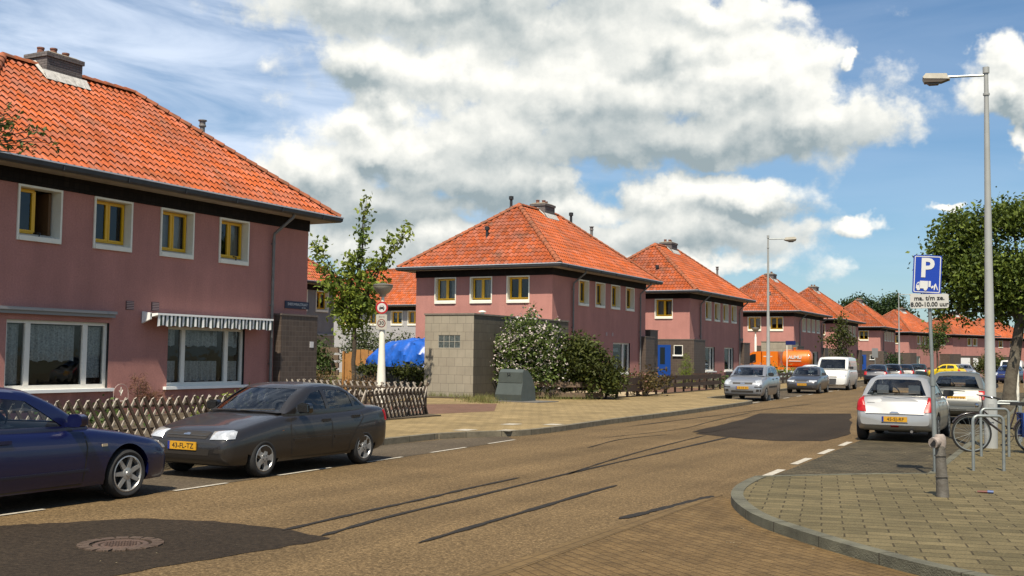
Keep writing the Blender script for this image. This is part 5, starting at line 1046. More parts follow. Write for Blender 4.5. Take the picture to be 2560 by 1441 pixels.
def flecks(name, areas, seed):
    r = np.random.default_rng(seed); V = []; Fc = []
    for (x0, x1, y0, y1, z, n, s_) in areas:
        for i in range(n):
            cx, cy = x0 + (x1 - x0) * r.random(), y0 + (y1 - y0) * r.random(); a = r.random() * 6.28; l = s_ * (.5 + r.random()); w = l * (.3 + .4 * r.random()); o = len(V); ca, sa = math.cos(a), math.sin(a)
            for u, v, h in ((-l, 0, .001), (0, -w, .004), (l, 0, .002), (0, w, .005)): V.append((cx + u * ca - v * sa, cy + u * sa + v * ca, z + h))
            Fc.append((o, o + 1, o + 2, o + 3))
    me = bpy.data.meshes.new(name); me.from_pydata(V, [], Fc); me.materials.append(mat('dry_flecks', (.42, .36, .22), .9, island=.5, col2=(.16, .12, .06), vscale=3)); return link(name, me)
tag(flecks('leaf_litter', [(-3.6, 2.0, 11.5, 22.0, .097, 150, .016), (-4.4, -2.2, 16, 24, .006, 50, .016), (-12.3, -10.6, 14, 22, .006, 60, .014), (-15.2, -12.2, 16, 30, .118, 120, .014), (-4.3, -1.0, 9.4, 13.5, .008, 60, .012), (-9, -4.5, 6, 20, .003, 60, .008)], 77), 'small dry leaves and grit scattered over the paving', 'leaf litter', kind='stuff')

# ------------------------------------------------------------------ street furniture
def street_lamp(label, loc, h, arm, rz, r0=.10):
    t = thing('street_lamp', label, 'street lamp', loc, rz, 'tall grey street lamps')
    b = MB(); b.tube([(0, 0, -.1), (0, 0, .9), (0, 0, .95), (0, 0, h * .5), (0, 0, h)], [r0 * 1.22, r0 * 1.22, r0 * 1.05, r0 * .72, r0 * .40], 14); b.tube([(0, 0, h - .06), (0, 0, h + .06)], r0 * .62, 12); b.tube([(0, 0, h - .5), (0, 0, h - .46)], r0 * .62, 12); b.box((-r0 * .5, -r0 * 1.3, .5), (r0 * .5, -r0 * 1.1, .85)); b.build('post', M_pole, t, smooth=40)
    b = MB(); b.tube([(0, 0, h - .10), (-arm * .66, 0, h - .08)], .025, 8); b.build('arm', M_steel, t, smooth=40)
    b = MB(); x0 = -arm * .6; x1 = -arm
    pr = [(x0 + .04, h - .14), (x0, h - .09), (x0 - .02, h - .03), (x1 + .06, h + .0), (x1, h - .07), (x1 + .02, h - .10)]
    b.prism([(p[0], p[1]) for p in pr], 'y', -.11, .11); hd = b.build('lamp_head', mat('lamp_top', (.62, .58, .48), .6, var=.15), t)
    b = MB(); b.prism([(x0 + .02, h - .14), (x0 - .12, h - .19), (x1 + .03, h - .18), (x1 - .005, h - .10), (x1, h - .085), (x0 + .03, h - .125)], 'y', -.10, .10); b.prism([(x0 - .14, h - .18), (x0 - .18, h - .225), (x1 + .12, h - .225), (x1 + .07, h - .18)], 'y', -.07, .07); b.build('lamp_glass', mat('lamp_bowl', (.10, .075, .05), .4), hd)
    return t
street_lamp('tall grey street lamp beside the bicycle racks, largest in view', (-1.74, 23.2, .1), 7.38, 1.17, R(8))
street_lamp('tall grey street lamp rising behind the silver car on the left pavement', (-12.36, 47.3, .0), 7.06, 1.2, R(205), .085)
street_lamp('distant slim street lamp beyond the row of dark cars', (-15.5, 105.3, .0), 7.9, 1.6, R(200), .09)
t = thing('street_lamp', 'pale headless-looking post in front of the big tree trunk', 'post', (-2.75, 50.5, .1)); b = MB(); b.tube([(0, 0, -.1), (0, 0, 3.4)], .07, 10); b.build('post', M_cream, t); b = MB(); b.lathe([(.02, 3.4), (.22, 3.62), (.24, 3.7), (0, 3.75)], 14); b.build('lamp_head', M_bplast, t)
def cone_lamp(label, loc, h):
    t = thing('cone_lamp', label, 'street lamp', loc, 0, 'post-top lamps with an inverted cone head'); b = MB()
    b.lathe([(.17, -.1), (.17, .55), (.14, .62), (.155, .64), (.15, .70), (.10, h * .5), (.085, h - .75), (.06, h - .7), (.05, h - .35), (.0, h - .35)], 16); b.build('post', M_cream, t, smooth=40)
    b = MB(); b.lathe([(.0, h - .38), (.09, h - .36), (.12, h - .28), (.22, h - .22), (.32, h - .06), (.33, h - .02)], 24); hd = b.build('lamp_glass', mat('opal_cone', (.42, .40, .33), .35), t, smooth=50)
    b = MB(); b.lathe([(.33, h - .02), (.34, h + .01), (.30, h + .04), (0, h + .09)], 24); b.build('lamp_cap', mat('lamp_cap', (.13, .12, .10), .5), hd, smooth=50); return t
cl = cone_lamp('white cone-head lamp post carrying the round car-ban sign and 30 zone sign', (-20.6, 30.0, .1), 3.9)
def disc(b, r, y0, y1, mi=0, n=32, cx=0, cz=0):
    b.prism([(cx + r * math.cos(t), cz + r * math.sin(t)) for t in np.linspace(0, 2 * math.pi, n, endpoint=False)], 'y', y0, y1, mi)
M_red = mat('sign_red', (.50, .012, .015), .4); M_sw = mat('sign_white', (.72, .72, .70), .45); M_sk = mat('sign_black', (.012, .012, .012), .5); M_sb = mat('sign_blue', (.005, .05, .42), .4); M_back = mat('sign_back', (.30, .31, .31), .5, .4)
def rrect(w, h, r, n=5):
    out = []
    for cx, cz, a0 in ((w / 2 - r, h / 2 - r, 0), (-w / 2 + r, h / 2 - r, 90), (-w / 2 + r, -h / 2 + r, 180), (w / 2 - r, -h / 2 + r, 270)):
        for k in range(n): a = R(a0 + 90 * k / (n - 1)); out.append((cx + r * math.cos(a), cz + r * math.sin(a)))
    return out
def sub(parent, name, M): 
    return None
# round sign: red ring, white disc, black car seen from the front
SR = Matrix.Rotation(R(18), 4, 'Z')
b = MB(); disc(b, .205, -.13, -.115); rs = b.build('round_sign', M_red, cl); rs.rotation_euler = (0, 0, R(22)); rs.location = (.0, 0, 3.17)
b = MB(); disc(b, .205, -.1148, -.112); b.build('sign_back', M_back, rs)
b = MB(); disc(b, .150, -.134, -.1305); b.build('white_disc', M_sw, rs)
b = MB(); y0, y1 = -.138, -.1345
b.prism([(-.085, -.045), (.085, -.045), (.09, .005), (.07, .02), (.055, .062), (-.055, .062), (-.07, .02), (-.09, .005)], 'y', y0, y1); b.prism([(-.075, -.08), (-.045, -.08), (-.045, -.045), (-.075, -.045)], 'y', y0, y1); b.prism([(.045, -.08), (.075, -.08), (.075, -.045), (.045, -.045)], 'y', y0, y1); b.build('car_symbol', M_sk, rs)
b = MB(); b.prism([(-.052, .022), (.052, .022), (.042, .052), (-.042, .052)], 'y', -.1415, -.1385); disc(b, .012, -.1415, -.1385, n=10, cx=-.06, cz=-.012); disc(b, .012, -.1415, -.1385, n=10, cx=.06, cz=-.012); b.build('car_symbol_gaps', M_sw, rs)
b = MB(); b.prism(rrect(.36, .50, .03), 'y', -.13, -.118); zs = b.build('zone_sign', mat('zone_plate', (.55, .53, .46), .5), cl); zs.rotation_euler = (0, 0, R(22)); zs.location = (.0, 0, 2.70)
b = MB(); disc(b, .135, -.134, -.1305, cz=-.04); b.build('red_ring', mat('sign_dark_red', (.20, .015, .012), .5), zs)
b = MB(); disc(b, .108, -.1375, -.1345, cz=-.04); b.build('ring_centre', MATS['zone_plate'], zs)
put_text('lettering', '30', .17, M_sk, zs, Matrix.Translation((0, -.139, -.04)) @ UPX, bold=.003); put_text('lettering', 'ZONE', .07, mat('sign_faded', (.3, .22, .2), .6), zs, Matrix.Translation((0, -.1325, .17)) @ UPX)
cone_lamp('small far post with an inverted cone lamp head behind the tanker cab', (-24.57, 90, .1), 4.2)
# parking sign on its leaning pole
ps = thing('parking_sign', 'blue P sign with lorry symbol and white times plate on a leaning pole', 'road sign', (-2.09, 17.65, .08), 0)
b = MB(); b.tube([(0, 0, -.1), (-.03, 0, 1.32)], .034, 12); b.tube([(-.03, 0, 1.30), (-.033, 0, 1.42)], .043, 12); b.tube([(-.033, 0, 1.42), (-.085, 0, 3.28)], .027, 12); b.build('pole', M_steel, ps, smooth=40)
def plate(name, w, h, r, m, edge, cz, tilt, cx=-.08, yaw_=10):
    b = MB(); b.prism(rrect(w, h, r), 'y', -.06, -.045, 0); b.prism(rrect(w, h, r), 'y', -.0448, -.030, 1); o = b.build(name, [m, edge], ps)
    o.location = (cx, 0, cz); o.rotation_euler = (0, R(-tilt), R(yaw_)); return o
pp = plate('parking_plate', .405, .58, .025, M_sb, mat('sign_edge_blue', (.01, .03, .16), .5), 2.98, -2.8, -.10, 14)
b = MB(); o_ = rrect(.375, .55, .02); i_ = rrect(.35, .525, .012); n = len(o_)
vs = [(p[0], -.0635, p[1]) for p in o_] + [(p[0], -.0635, p[1]) for p in i_]; b.add(vs, [(k, (k + 1) % n, n + (k + 1) % n, n + k) for k in range(n)]); b.build('white_border', M_sw, pp, fix=False)
put_text('letter_P', 'P', .40, M_sw, pp, Matrix.Translation((-.005, -.0635, .085)) @ UPX, bold=.012, sx=.95)
b = MB(); y0, y1 = -.066, -.0625
b.prism([(-.10, -.215), (.015, -.215), (.015, -.10), (-.10, -.10)], 'y', y0, y1); b.prism([(.022, -.19), (.055, -.19), (.055, -.10), (.022, -.10)], 'y', y0, y1); b.prism([(-.155, -.215), (-.105, -.215), (-.105, -.115), (-.135, -.125), (-.152, -.165)], 'y', y0, y1)
disc(b, .025, y0 - .002, y1, n=14, cx=-.12, cz=-.222); disc(b, .025, y0 - .002, y1, n=14, cx=-.02, cz=-.222); b.prism([(.055, -.19), (.085, -.165), (.10, -.19), (.07, -.215)], 'y', y0, y1); b.prism([(.10, -.235), (.112, -.235), (.125, -.17), (.15, -.235), (.162, -.23), (.125, -.13), (.10, -.165)], 'y', y0, y1); b.build('lorry_symbol', M_sw, pp)
b = MB(); b.prism([(-.140, -.165), (-.115, -.165), (-.115, -.135), (-.132, -.14)], 'y', -.0685, -.0662); b.build('lorry_window', M_sb, pp)
tp_ = plate('times_plate', .545, .215, .03, mat('times_white', (.60, .59, .55), .5), MATS['times_white'], 2.575, 1.0, -.07, 10)
put_text('lettering', 'ma. t/m ze.', .092, M_sk, tp_, Matrix.Translation((0, -.0635, .045)) @ UPX, bold=.002, sx=1.05); put_text('lettering', '8.00-10.00 uur', .092, M_sk, tp_, Matrix.Translation((0, -.0635, -.05)) @ UPX, bold=.002, sx=.98)
# standpipe
hy = thing('standpipe', 'grey metal standpipe with a capped nozzle leaning in front of the parking sign', 'hydrant', (-1.64, 14.5, .09), R(-15)); hy.rotation_euler = (R(-1), R(-3), R(-15))
M_hyd = mat('worn_grey_metal', (.20, .185, .16), .7, .2, col2=(.10, .085, .065), vscale=9, bump=.4)
b = MB(); b.tube([(0, 0, -.1), (0, 0, .62)], [.080, .058], 18); b.tube([(0, 0, .245), (0, 0, .255)], .082, 18); b.tube([(0, 0, .50), (0, 0, .515)], .073, 18); b.build('pipe', M_hyd, hy, smooth=40)
b = MB(); b.tube([(0, .01, .60), (0, .01, .66), (0, .01, .735), (0, .01, .765)], [.060, .072, .068, .045], 16); b.tube([(0, .02, .685), (-.03, -.10, .665)], [.060, .058], 16); b.tube([(-.028, -.09, .666), (-.034, -.125, .66)], [.066, .064], 16); hd = b.build('head', mat('worn_pinkish_metal', (.36, .30, .26), .7, var=.25, vscale=14, bump=.3), hy, smooth=40)
b = MB(); b.tube([(-.034, -.126, .66), (-.035, -.129, .66)], .043, 16); b.build('outlet', M_dark, hd)
# bicycle racks
for (x0, y0, x1, y1, lb) in ((-1.62, 18.23, -1.21, 18.45, 'galvanised bicycle hoop, nearest of the row'), (-1.74, 21.05, -1.31, 21.29, 'galvanised bicycle hoop, second of the row, with the bicycle behind it'), (-1.75, 23.9, -1.28, 24.0, 'galvanised bicycle hoop beside the bicycle saddle, third of the row'), (-1.8, 25.4, -1.33, 25.5, 'galvanised bicycle hoop farthest back in the row')):
    t = thing('bicycle_rack', lb, 'bicycle rack', (x0, y0, .09), math.atan2(y1 - y0, x1 - x0), 'row of galvanised bicycle hoops'); L_ = math.hypot(x1 - x0, y1 - y0); r_ = .09; h = .84
    pts = [(0, 0, -.05), (0, 0, h - r_)] + [(r_ - r_ * math.cos(a), 0, h - r_ + r_ * math.sin(a)) for a in (R(25), R(50), R(75))] + [(L_ - r_ + r_ * math.sin(a), 0, h - r_ + r_ * math.cos(a)) for a in (R(15), R(40), R(65))] + [(L_, 0, h - r_), (L_, 0, -.05)]
    b = MB(); b.tube(pts, .024, 10); b.build('hoop', M_steel, t, smooth=60)
# bicycle
bk = thing('bicycle', 'black city bicycle with blue pannier bags parked at the hoops', 'bicycle', (-1.98, 22.0, .09), R(18))
M_bike = mat('black_frame_paint', (.03, .018, .015), .25, coat=.5)
for x in (0, 1.10):
    b = MB(); T = Matrix.Translation((x, 0, .345)) @ Matrix.Rotation(R(90), 4, 'X'); b.lathe([(.345, -.018), (.355, 0), (.345, .018), (.325, .02), (.318, 0), (.325, -.02), (.345, -.018)], 40, M=T); wh = b.build('wheel', M_black, bk, smooth=50)
    b = MB(); b.lathe([(.318, -.012), (.306, -.010), (.306, .010), (.318, .012)], 40, M=T); b.tube([(x, -.04, .345), (x, .04, .345)], .022, 10)
    for k in range(18): a = k * 2 * math.pi / 18; b.tube([(x, .0, .345), (x + .31 * math.cos(a), 0, .345 + .31 * math.sin(a))], .0022, 4, cap=False)
    b.build('rim', M_steel, wh, smooth=50)
    b = MB(); pts = [(x + .375 * math.cos(a), 0, .345 + .375 * math.sin(a)) for a in np.linspace(R(20), R(170), 14)] if x else [(x + .375 * math.cos(a), 0, .345 + .375 * math.sin(a)) for a in np.linspace(R(25), R(150), 12)]
    b.tube(pts, .018, 6); b.build('mudguard', M_bike, bk, smooth=60)
b = MB(); hd_ = (.20, 0, .88); bb_ = (.62, 0, .30); st_ = (.78, 0, .82)
b.tube([(0, 0, .345), (.02, 0, .42), (.14, 0, .72), hd_], .014, 8); b.tube([(.15, 0, .74), (.30, 0, .55), bb_], .020, 8); b.tube([(.17, 0, .80), (.36, 0, .63), (.66, 0, .45)], .014, 8); b.tube([bb_, st_], .017, 8); b.tube([bb_, (1.10, .03, .345)], .010, 6); b.tube([(.76, 0, .74), (1.10, .03, .345)], .009, 6)
b.tube([hd_, (.185, 0, 1.02), (.14, 0, 1.05)], .012, 8); b.tube([(.80, .05, .72), (1.32, .05, .72), (1.10, .05, .36)], .007, 5); b.tube([(.80, -.05, .72), (1.32, -.05, .72), (1.10, -.05, .36)], .007, 5); b.build('frame', M_bike, bk, smooth=60)
b = MB(); b.tube([(.40, -.30, 1.00), (.30, -.30, 1.02), (.16, -.24, 1.05), (.13, -.05, 1.05), (.13, .05, 1.05), (.16, .24, 1.05), (.30, .30, 1.02), (.40, .30, 1.00)], .011, 8); hb = b.build('handlebar', M_chrome, bk, smooth=60)
b = MB(); b.tube([(.44, -.30, .99), (.31, -.30, 1.02)], .018, 8); b.tube([(.44, .30, .99), (.31, .30, 1.02)], .018, 8); b.build('grip', M_black, hb)
b = MB(); b.lathe([(.0, -.05), (.035, -.03), (.045, .02), (.0, .03)], 12, M=Matrix.Translation((.09, 0, .86)) @ Matrix.Rotation(R(-90), 4, 'Y')); b.build('headlamp', M_chrome, bk, smooth=50)
b = MB(); b.prism([(.68, -.02), (.70, -.03), (.82, -.05), (.93, -.11), (.97, -.10), (.98, 0), (.97, .10), (.93, .11), (.82, .05), (.70, .03), (.68, .02)], 'z', .87, .93); b.tube([st_, (.79, 0, .88)], .013, 8); b.build('saddle', mat('saddle_black', (.02, .018, .016), .5), bk)
b = MB(); b.tube([(.62, -.09, .30), (.62, .09, .30)], .018, 10); b.tube([(.62, -.08, .30), (.54, -.09, .16)], .010, 6); b.box((.48, -.16, .14), (.60, -.08, .17)); b.tube([(.62, .08, .30), (.70, .09, .44)], .010, 6); b.box((.64, .08, .43), (.76, .16, .46)); b.lathe([(.09, -.004), (.10, 0), (.09, .004)], 20, M=Matrix.Translation((.62, -.05, .30)) @ Matrix.Rotation(R(90), 4, 'X')); b.build('pedals', M_black, bk)
M_bag = mat('pannier_blue', (.02, .08, .36), .6, var=.12); bags = []
for s_ in (-1, 1):
    b = MB(); b.prism([(.86, .30), (1.30, .26), (1.32, .70), (.84, .74)], 'y', s_ * .08, s_ * .22); pb = b.build('pannier', M_bag, bk); bags.append(pb)
    b = MB(); b.box((.86, s_ * .222 - .001, .36), (1.30, s_ * .222 + .001, .375)); b.build('reflective_stripe', M_sw, pb)
b = MB(); b.box((1.08, -.2255, .44), (1.20, -.2215, .50)); b.prism([(1.09, .50), (1.13, .54), (1.17, .50)], 'y', -.2255, -.2215); b.build('yellow_logo', mat('logo_yellow', (.75, .45, .02), .6), bags[0])
q = thing('litter_bin', 'small dark square bin by the slim street tree beside the white van', 'bin', (-14.6, 77.2, .11)); b = MB(); b.prism([(-.18, 0), (.18, 0), (.22, .42), (-.22, .42)], 'y', -.2, .2); b.build('bin_body', M_bplast, q); b = MB(); b.box((-.24, -.22, .42), (.24, .22, .46)); b.build('bin_rim', M_bplast, q)
# litter and the red box
t = thing('litter', 'flattened red-brown and blue drinks can on the pavement by the standpipe', 'litter', (-1.22, 15.2, .10), R(5)); b = MB(); b.tube([(-.09, 0, .012), (.03, 0, .014)], [.012, .016], 8); b.build('can_body', mat('can_red', (.16, .035, .02), .5), t); b = MB(); b.tube([(.03, 0, .016), (.10, 0, .016)], [.018, .018], 8); b.build('can_end', mat('can_blue', (.08, .13, .30), .4), t)
t = thing('post_box', 'red post box with a pale lower plate at the far right edge', 'post box', (-2.95, 60.2, .1)); b = MB(); b.prism([(-.02, 0)] + [(.2, 0), (.2, .5), (.15, .58), (.05, .6), (-.03, .52), (-.05, .2)], 'y', -.15, .15, M=Matrix.Translation((0, 0, .72))); b.build('box', mat('post_red', (.55, .02, .02), .4), t); b = MB(); b.box((-.02, -.12, .40), (.2, .12, .70)); b.build('pale_plate', M_cream, t); b = MB(); b.box((.03, -.04, -.1), (.12, .04, .4)); b.build('foot', M_steel, t)
# far street name sign
t = thing('street_name_sign', 'blue street name sign on a thin white pole in front of the tanker', 'sign', (-19.05, 78.0, .0)); b = MB(); b.tube([(0, 0, 0), (0, 0, 2.95)], .035, 8); b.build('pole', M_cream, t); b = MB(); b.box((-.08, -.05, 2.78), (.62, -.04, 3.06)); b.build('name_plate', mat('plate_blue', (.01, .02, .12), .4), t)
t = thing('road_sign', 'small distant grey sign plate on a pole left of the far street lamp', 'sign', (-16.4, 98.0, .0)); b = MB(); b.tube([(0, 0, 0), (0, 0, 2.8)], .03, 8); b.build('pole', M_steel, t); b = MB(); b.box((-.25, -.04, 2.0), (.25, -.03, 2.8)); b.build('sign_plate', M_back, t)
# ------------------------------------------------------------------ vehicles
def paint(name, col, metal=.3, rough=.32, coat=.5): return mat('paint_' + name, col, rough, metal, var=.05, vscale=1.5, coat=coat)
M_cglass = glass_mat('car_glass', (.80, .85, .85), .02)
M_seat = mat('seat_cloth', (.09, .095, .105), .9, var=.2)
M_inner = mat('cabin_trim', (.015, .015, .017), .85)
M_trim = mat('grey_trim', (.030, .030, .031), .55)
M_rim = mat('alloy_rim', (.48, .48, .47), .35, .6, var=.1)
M_tyre = mat('tyre', (.018, .018, .018), .85, var=.25, vscale=15)
M_hl = mat('headlamp_glass', (.85, .86, .85), .14, .5, var=.35, vscale=11, coat=1)
M_tl = mat('tail_lamp_red', (.42, .006, .010), .35, var=.35, vscale=14, spec=.3)
M_amb = mat('indicator_amber', (.45, .14, .01), .3)
M_plate = mat('plate_yellow', (.66, .34, .015), .45, var=.08, vscale=10)
M_plblue = mat('plate_blue_band', (.01, .03, .25), .5)
M_ink = mat('plate_ink', (.02, .015, .01), .6)
def eval_mods(me, mods, mats):
    o = bpy.data.objects.new('tmp', me); COL.objects.link(o); tmp = []
    for kind, arg in mods:
        if kind == 'bool':
            c = bpy.data.objects.new('cut', arg); COL.objects.link(c); tmp.append(c); m = o.modifiers.new('b', 'BOOLEAN'); m.operation = 'DIFFERENCE'; m.object = c; m.solver = 'EXACT'; m.material_mode = 'INDEX'
        if kind == 'solid': m = o.modifiers.new('s', 'SOLIDIFY'); m.thickness = arg; m.offset = -1; m.material_offset = 1; m.material_offset_rim = 1
    dg = bpy.context.evaluated_depsgraph_get(); dg.update(); r = bpy.data.meshes.new_from_object(o.evaluated_get(dg))
    for c in tmp: d = c.data; bpy.data.objects.remove(c); bpy.data.meshes.remove(d)
    bpy.data.objects.remove(o); r.materials.clear(); [r.materials.append(m) for m in mats]; return r
def sm(xs, ys, x, k=.05):
    return sum(np.interp(x + d, xs, ys) * w for d, w in ((-k, .25), (0, .5), (k, .25)))
def body_mesh(c):
    L_ = c['L']; n = 60; t = np.linspace(0, 1, n); S = L_ * (t + .0); S = L_ * (.5 - .5 * np.cos(math.pi * t)) * .55 + L_ * t * .45
    top = np.array(c['top']); bot = np.array(c['bot']); wd = np.array(c['wid']); HW = c['W'] / 2; rings = []
    prof = c.get('sec', [(0, 0), (.80, 0), (.93, .03), (.975, .13), (.99, .30), (1.0, .50), (.995, .66), (.975, .80), (.955, .86), (.93, .91), (.86, .955), (.70, .985), (.35, 1.005), (0, 1.01)])
    for s in S:
        zt = sm(top[:, 0], top[:, 1], s); zb = sm(bot[:, 0], bot[:, 1], s, .04); w = HW * sm(wd[:, 0], wd[:, 1], s, .05)
        half = [(w * a, zb + (zt - zb) * h) for a, h in prof]; ring = half + [(-x, z) for x, z in half[-2:0:-1]]; rings.append([(x, L_ / 2 - s, z) for x, z in ring])
    b = MB(); m = len(rings[0]); vs = [p for r_ in rings for p in r_]; fs = []
    for i in range(n - 1):
        for k in range(m): fs.append((i * m + k, i * m + (k + 1) % m, (i + 1) * m + (k + 1) % m, (i + 1) * m + k))
    fs += [tuple(range(m)), tuple((n - 1) * m + k for k in range(m))[::-1]]
    b.add(vs, fs); return b.mesh('body', [c['paint'], M_trim])
def cabin_mesh(c):
    k = c['cab']; L_ = c['L']; yb, yt, rt, rb = k['s']; zb = k['zb']; zr = k['zr']; wb, wr = k['wb'], k['wr']; bow = k.get('bow', .14); n = 46
    S = np.concatenate([np.linspace(yb, yt, 12), np.linspace(yt, rt, 18)[1:], np.linspace(rt, rb, 12)[1:]]); b = MB(); rings = []
    def topz(s):
        if s <= yt: u = (s - yb) / (yt - yb); return zb + (zr[0] - zb) * (u + .10 * math.sin(math.pi * u))
        if s <= rt: u = (s - yt) / (rt - yt); return zr[0] + (zr[1] - zr[0]) * u + k.get('arch', .05) * math.sin(math.pi * u)
        u = (s - rt) / (rb - rt); return zr[1] + (zb + k.get('dz', 0) - zr[1]) * (u - .08 * math.sin(math.pi * u))
    zmax = max(zr) + .05
    for s in S:
        T = max(topz(s), zb + .004); taper = 1 - .03 * max(0, (yt - s) / (yt - yb)) - k.get('rt', .05) * max(0, (s - rt) / max(.01, rb - rt))
        def w(z): u = min(1, (z - zb) / (zmax - zb)); return (wb + (wr - wb) * u + .03 * math.sin(math.pi * u)) * taper
        e = min(.07, (T - zb) * .5); half = [(w(zb) , zb - .06)]
        for q in np.linspace(0, 1, 5): z = zb + (T - e - zb) * q; half.append((w(z), z))
        wt = w(T - e); half += [(wt - .022, T - e * .45), (wt - .075, T - e * .10), (wt * .80, T + .008), (wt * .5, T + .020), (wt * .22, T + .027), (0, T + .029)]
        ring = half + [(-x, z) for x, z in half[-2::-1]]
        row = []
        for x, z in ring:
            sh = bow * min(1.3, (abs(x) / wb)) ** 2; mid = (yt + rt) / 2; f = 1 if s <= yt else max(0, 1 - (s - yt) / .35); f2 = 1 if s >= rt else max(0, 1 - (rt - s) / .35)
            row.append((x, L_ / 2 - (s + sh * f - sh * .55 * f2), z))
        rings.append(row)
    m = len(rings[0]); vs = [p for r_ in rings for p in r_]; fs = []
    for i in range(len(rings) - 1):
        for q in range(m - 1): fs.append((i * m + q, i * m + q + 1, (i + 1) * m + q + 1, (i + 1) * m + q))
    b.add(vs, fs); return b.mesh('cabin', [c['paint'], M_inner])
def poly_inset(p, d):
    n = len(p); c = Vector((sum(q[0] for q in p) / n, sum(q[1] for q in p) / n)); return [tuple(Vector(q) - (Vector(q) - c).normalized() * d) for q in p]
def panel(name, poly, bvh, dirv, off, m, parent, cuts=2, skirt=.012, world=None, smooth=60, mats=None):
    """lay a flat outline on to a curved body by projecting it along dirv; poly in (right, up) metres"""
    d = Vector(dirv).normalized(); r = Vector((0, 0, 1)).cross(d).normalized()
    bm = bmesh.new(); vs = [bm.verts.new((p[0], p[1], 0)) for p in poly]; f = bm.faces.new(vs); bmesh.ops.triangulate(bm, faces=[f]); bmesh.ops.subdivide_edges(bm, edges=bm.edges, cuts=cuts, use_grid_fill=True)
    bad = []; last = None
    for v in bm.verts:
        o = r * v.co.x + Vector((0, 0, v.co.y)) + d * 4; h = bvh.ray_cast(o, -d)
        if h[0] is None: bad.append(v)
        else: v.co = h[0] + d * off
    bmesh.ops.delete(bm, geom=bad, context='VERTS')
    if skirt > 0 and bm.faces:
        eb = [e for e in bm.edges if e.is_boundary]; ex = bmesh.ops.extrude_edge_only(bm, edges=eb)
        for g in ex['geom']:
            if isinstance(g, bmesh.types.BMVert): g.co -= d * (off + skirt)
    bmesh.ops.recalc_face_normals(bm, faces=bm.faces)
    if bm.faces and sum((f.normal.dot(d) for f in bm.faces)) < 0: bmesh.ops.reverse_faces(bm, faces=bm.faces)
    me = bpy.data.meshes.new(name); bm.to_mesh(me); bm.free()
    for x in (mats or [m]): me.materials.append(x)
    if me.polygons: me.polygons.foreach_set('use_smooth', [True] * len(me.polygons)); me.set_sharp_from_angle(angle=R(smooth))
    return link(name, me, parent)
def ribbon(pts, w):
    P = [Vector(p) for p in pts]; A = []; Bq = []
    for i, p in enumerate(P):
        t = (P[min(i + 1, len(P) - 1)] - P[max(i - 1, 0)]).normalized(); n = Vector((-t.y, t.x)) * w / 2; A.append(tuple(p + n)); Bq.append(tuple(p - n))
    return A + Bq[::-1]
RIMC = {}
def wheel_meshes(r, style, rimc=None):
    key = (r, style)
    if key in RIMC: return RIMC[key]
    rr = r * (.74 if style == 'spoke7' else .69 if style == 'spoke5' else .64); w = .095; T = Matrix.Rotation(R(90), 4, 'Y')
    b = MB(); b.lathe([(rr - .01, -w), (rr + .01, -w), (r - .035, -w - .004), (r - .01, -w + .02), (r, -w + .05), (r, w - .05), (r - .01, w - .02), (r - .035, w + .004), (rr + .01, w), (rr, w - .012)], 40, M=T)
    ty = b.mesh('wheel', M_tyre, smooth=50)
    b = MB(); M_in = M_trim
    b.lathe([(rr + .002, w - .004), (rr - .012, w + .0), (rr - .022, w - .015), (rr - .03, w - .07)], 40, 0, T)
    b.lathe([(rr - .02, w - .075), (0, w - .075)], 40, 1, T)
    def spoke(a, r0, r1, w0, w1, z0, z1, mi=0):
        M_ = T @ Matrix.Rotation(a, 4, 'Z'); b.add([M_ @ Vector(p) for p in ((r0, -w0, z0), (r1, -w1, z1), (r1, w1, z1), (r0, w0, z0), (r0, -w0, z0 - .035), (r1, -w1, z1 - .03), (r1, w1, z1 - .03), (r0, w0, z0 - .035))], [(0, 1, 2, 3), (0, 4, 5, 1), (3, 2, 6, 7)], mi)
    if style == 'spoke7':
        for k in range(7): spoke(2 * math.pi * k / 7 + .2, .04, rr - .015, .030, .021, w - .012, w - .006)
        b.lathe([(.075, w - .03), (.07, w - .008), (.035, w - .004), (.03, w + .004), (0, w + .006)], 20, 0, T)
    elif style == 'spoke5':
        for k in range(5): spoke(2 * math.pi * k / 5 + .3, .02, rr * .62, .045, .030, w - .004, w - .008); spoke(2 * math.pi * k / 5 + .3, rr * .60, rr - .015, .030, .062, w - .008, w - .004)
        b.lathe([(.07, w - .02), (.065, w - .002), (.0, w + .002)], 20, 0, T)
        for k in range(5): b.lathe([(.010, w + .001), (.010, w + .004), (0, w + .004)], 8, 1, T @ Matrix.Translation((.04 * math.cos(k * 1.2566), .04 * math.sin(k * 1.2566), 0)))
    else:
        b.lathe([(rr - .01, w - .002), (rr - .05, w + .002), (rr * .5, w - .006), (0, w + .004)], 32, 0, T)
        for k in range(8): spoke(2 * math.pi * k / 8, rr * .45, rr * .85, .012, .018, w + .003, w + .003, 1)
    rm = b.mesh('rim', [M_rim, M_trim], smooth=35); RIMC[key] = (ty, rm); return RIMC[key]
def seat_mesh():
    b = MB(); b.box((-.24, -.25, .30), (.24, .25, .45)); b.prism([(-.22, .38), (-.34, .95), (-.24, .98), (-.08, .42)], 'x', -.23, .23); b.box((-.12, -.35, .97), (.12, -.25, 1.16)); return b.mesh('seat', M_seat)
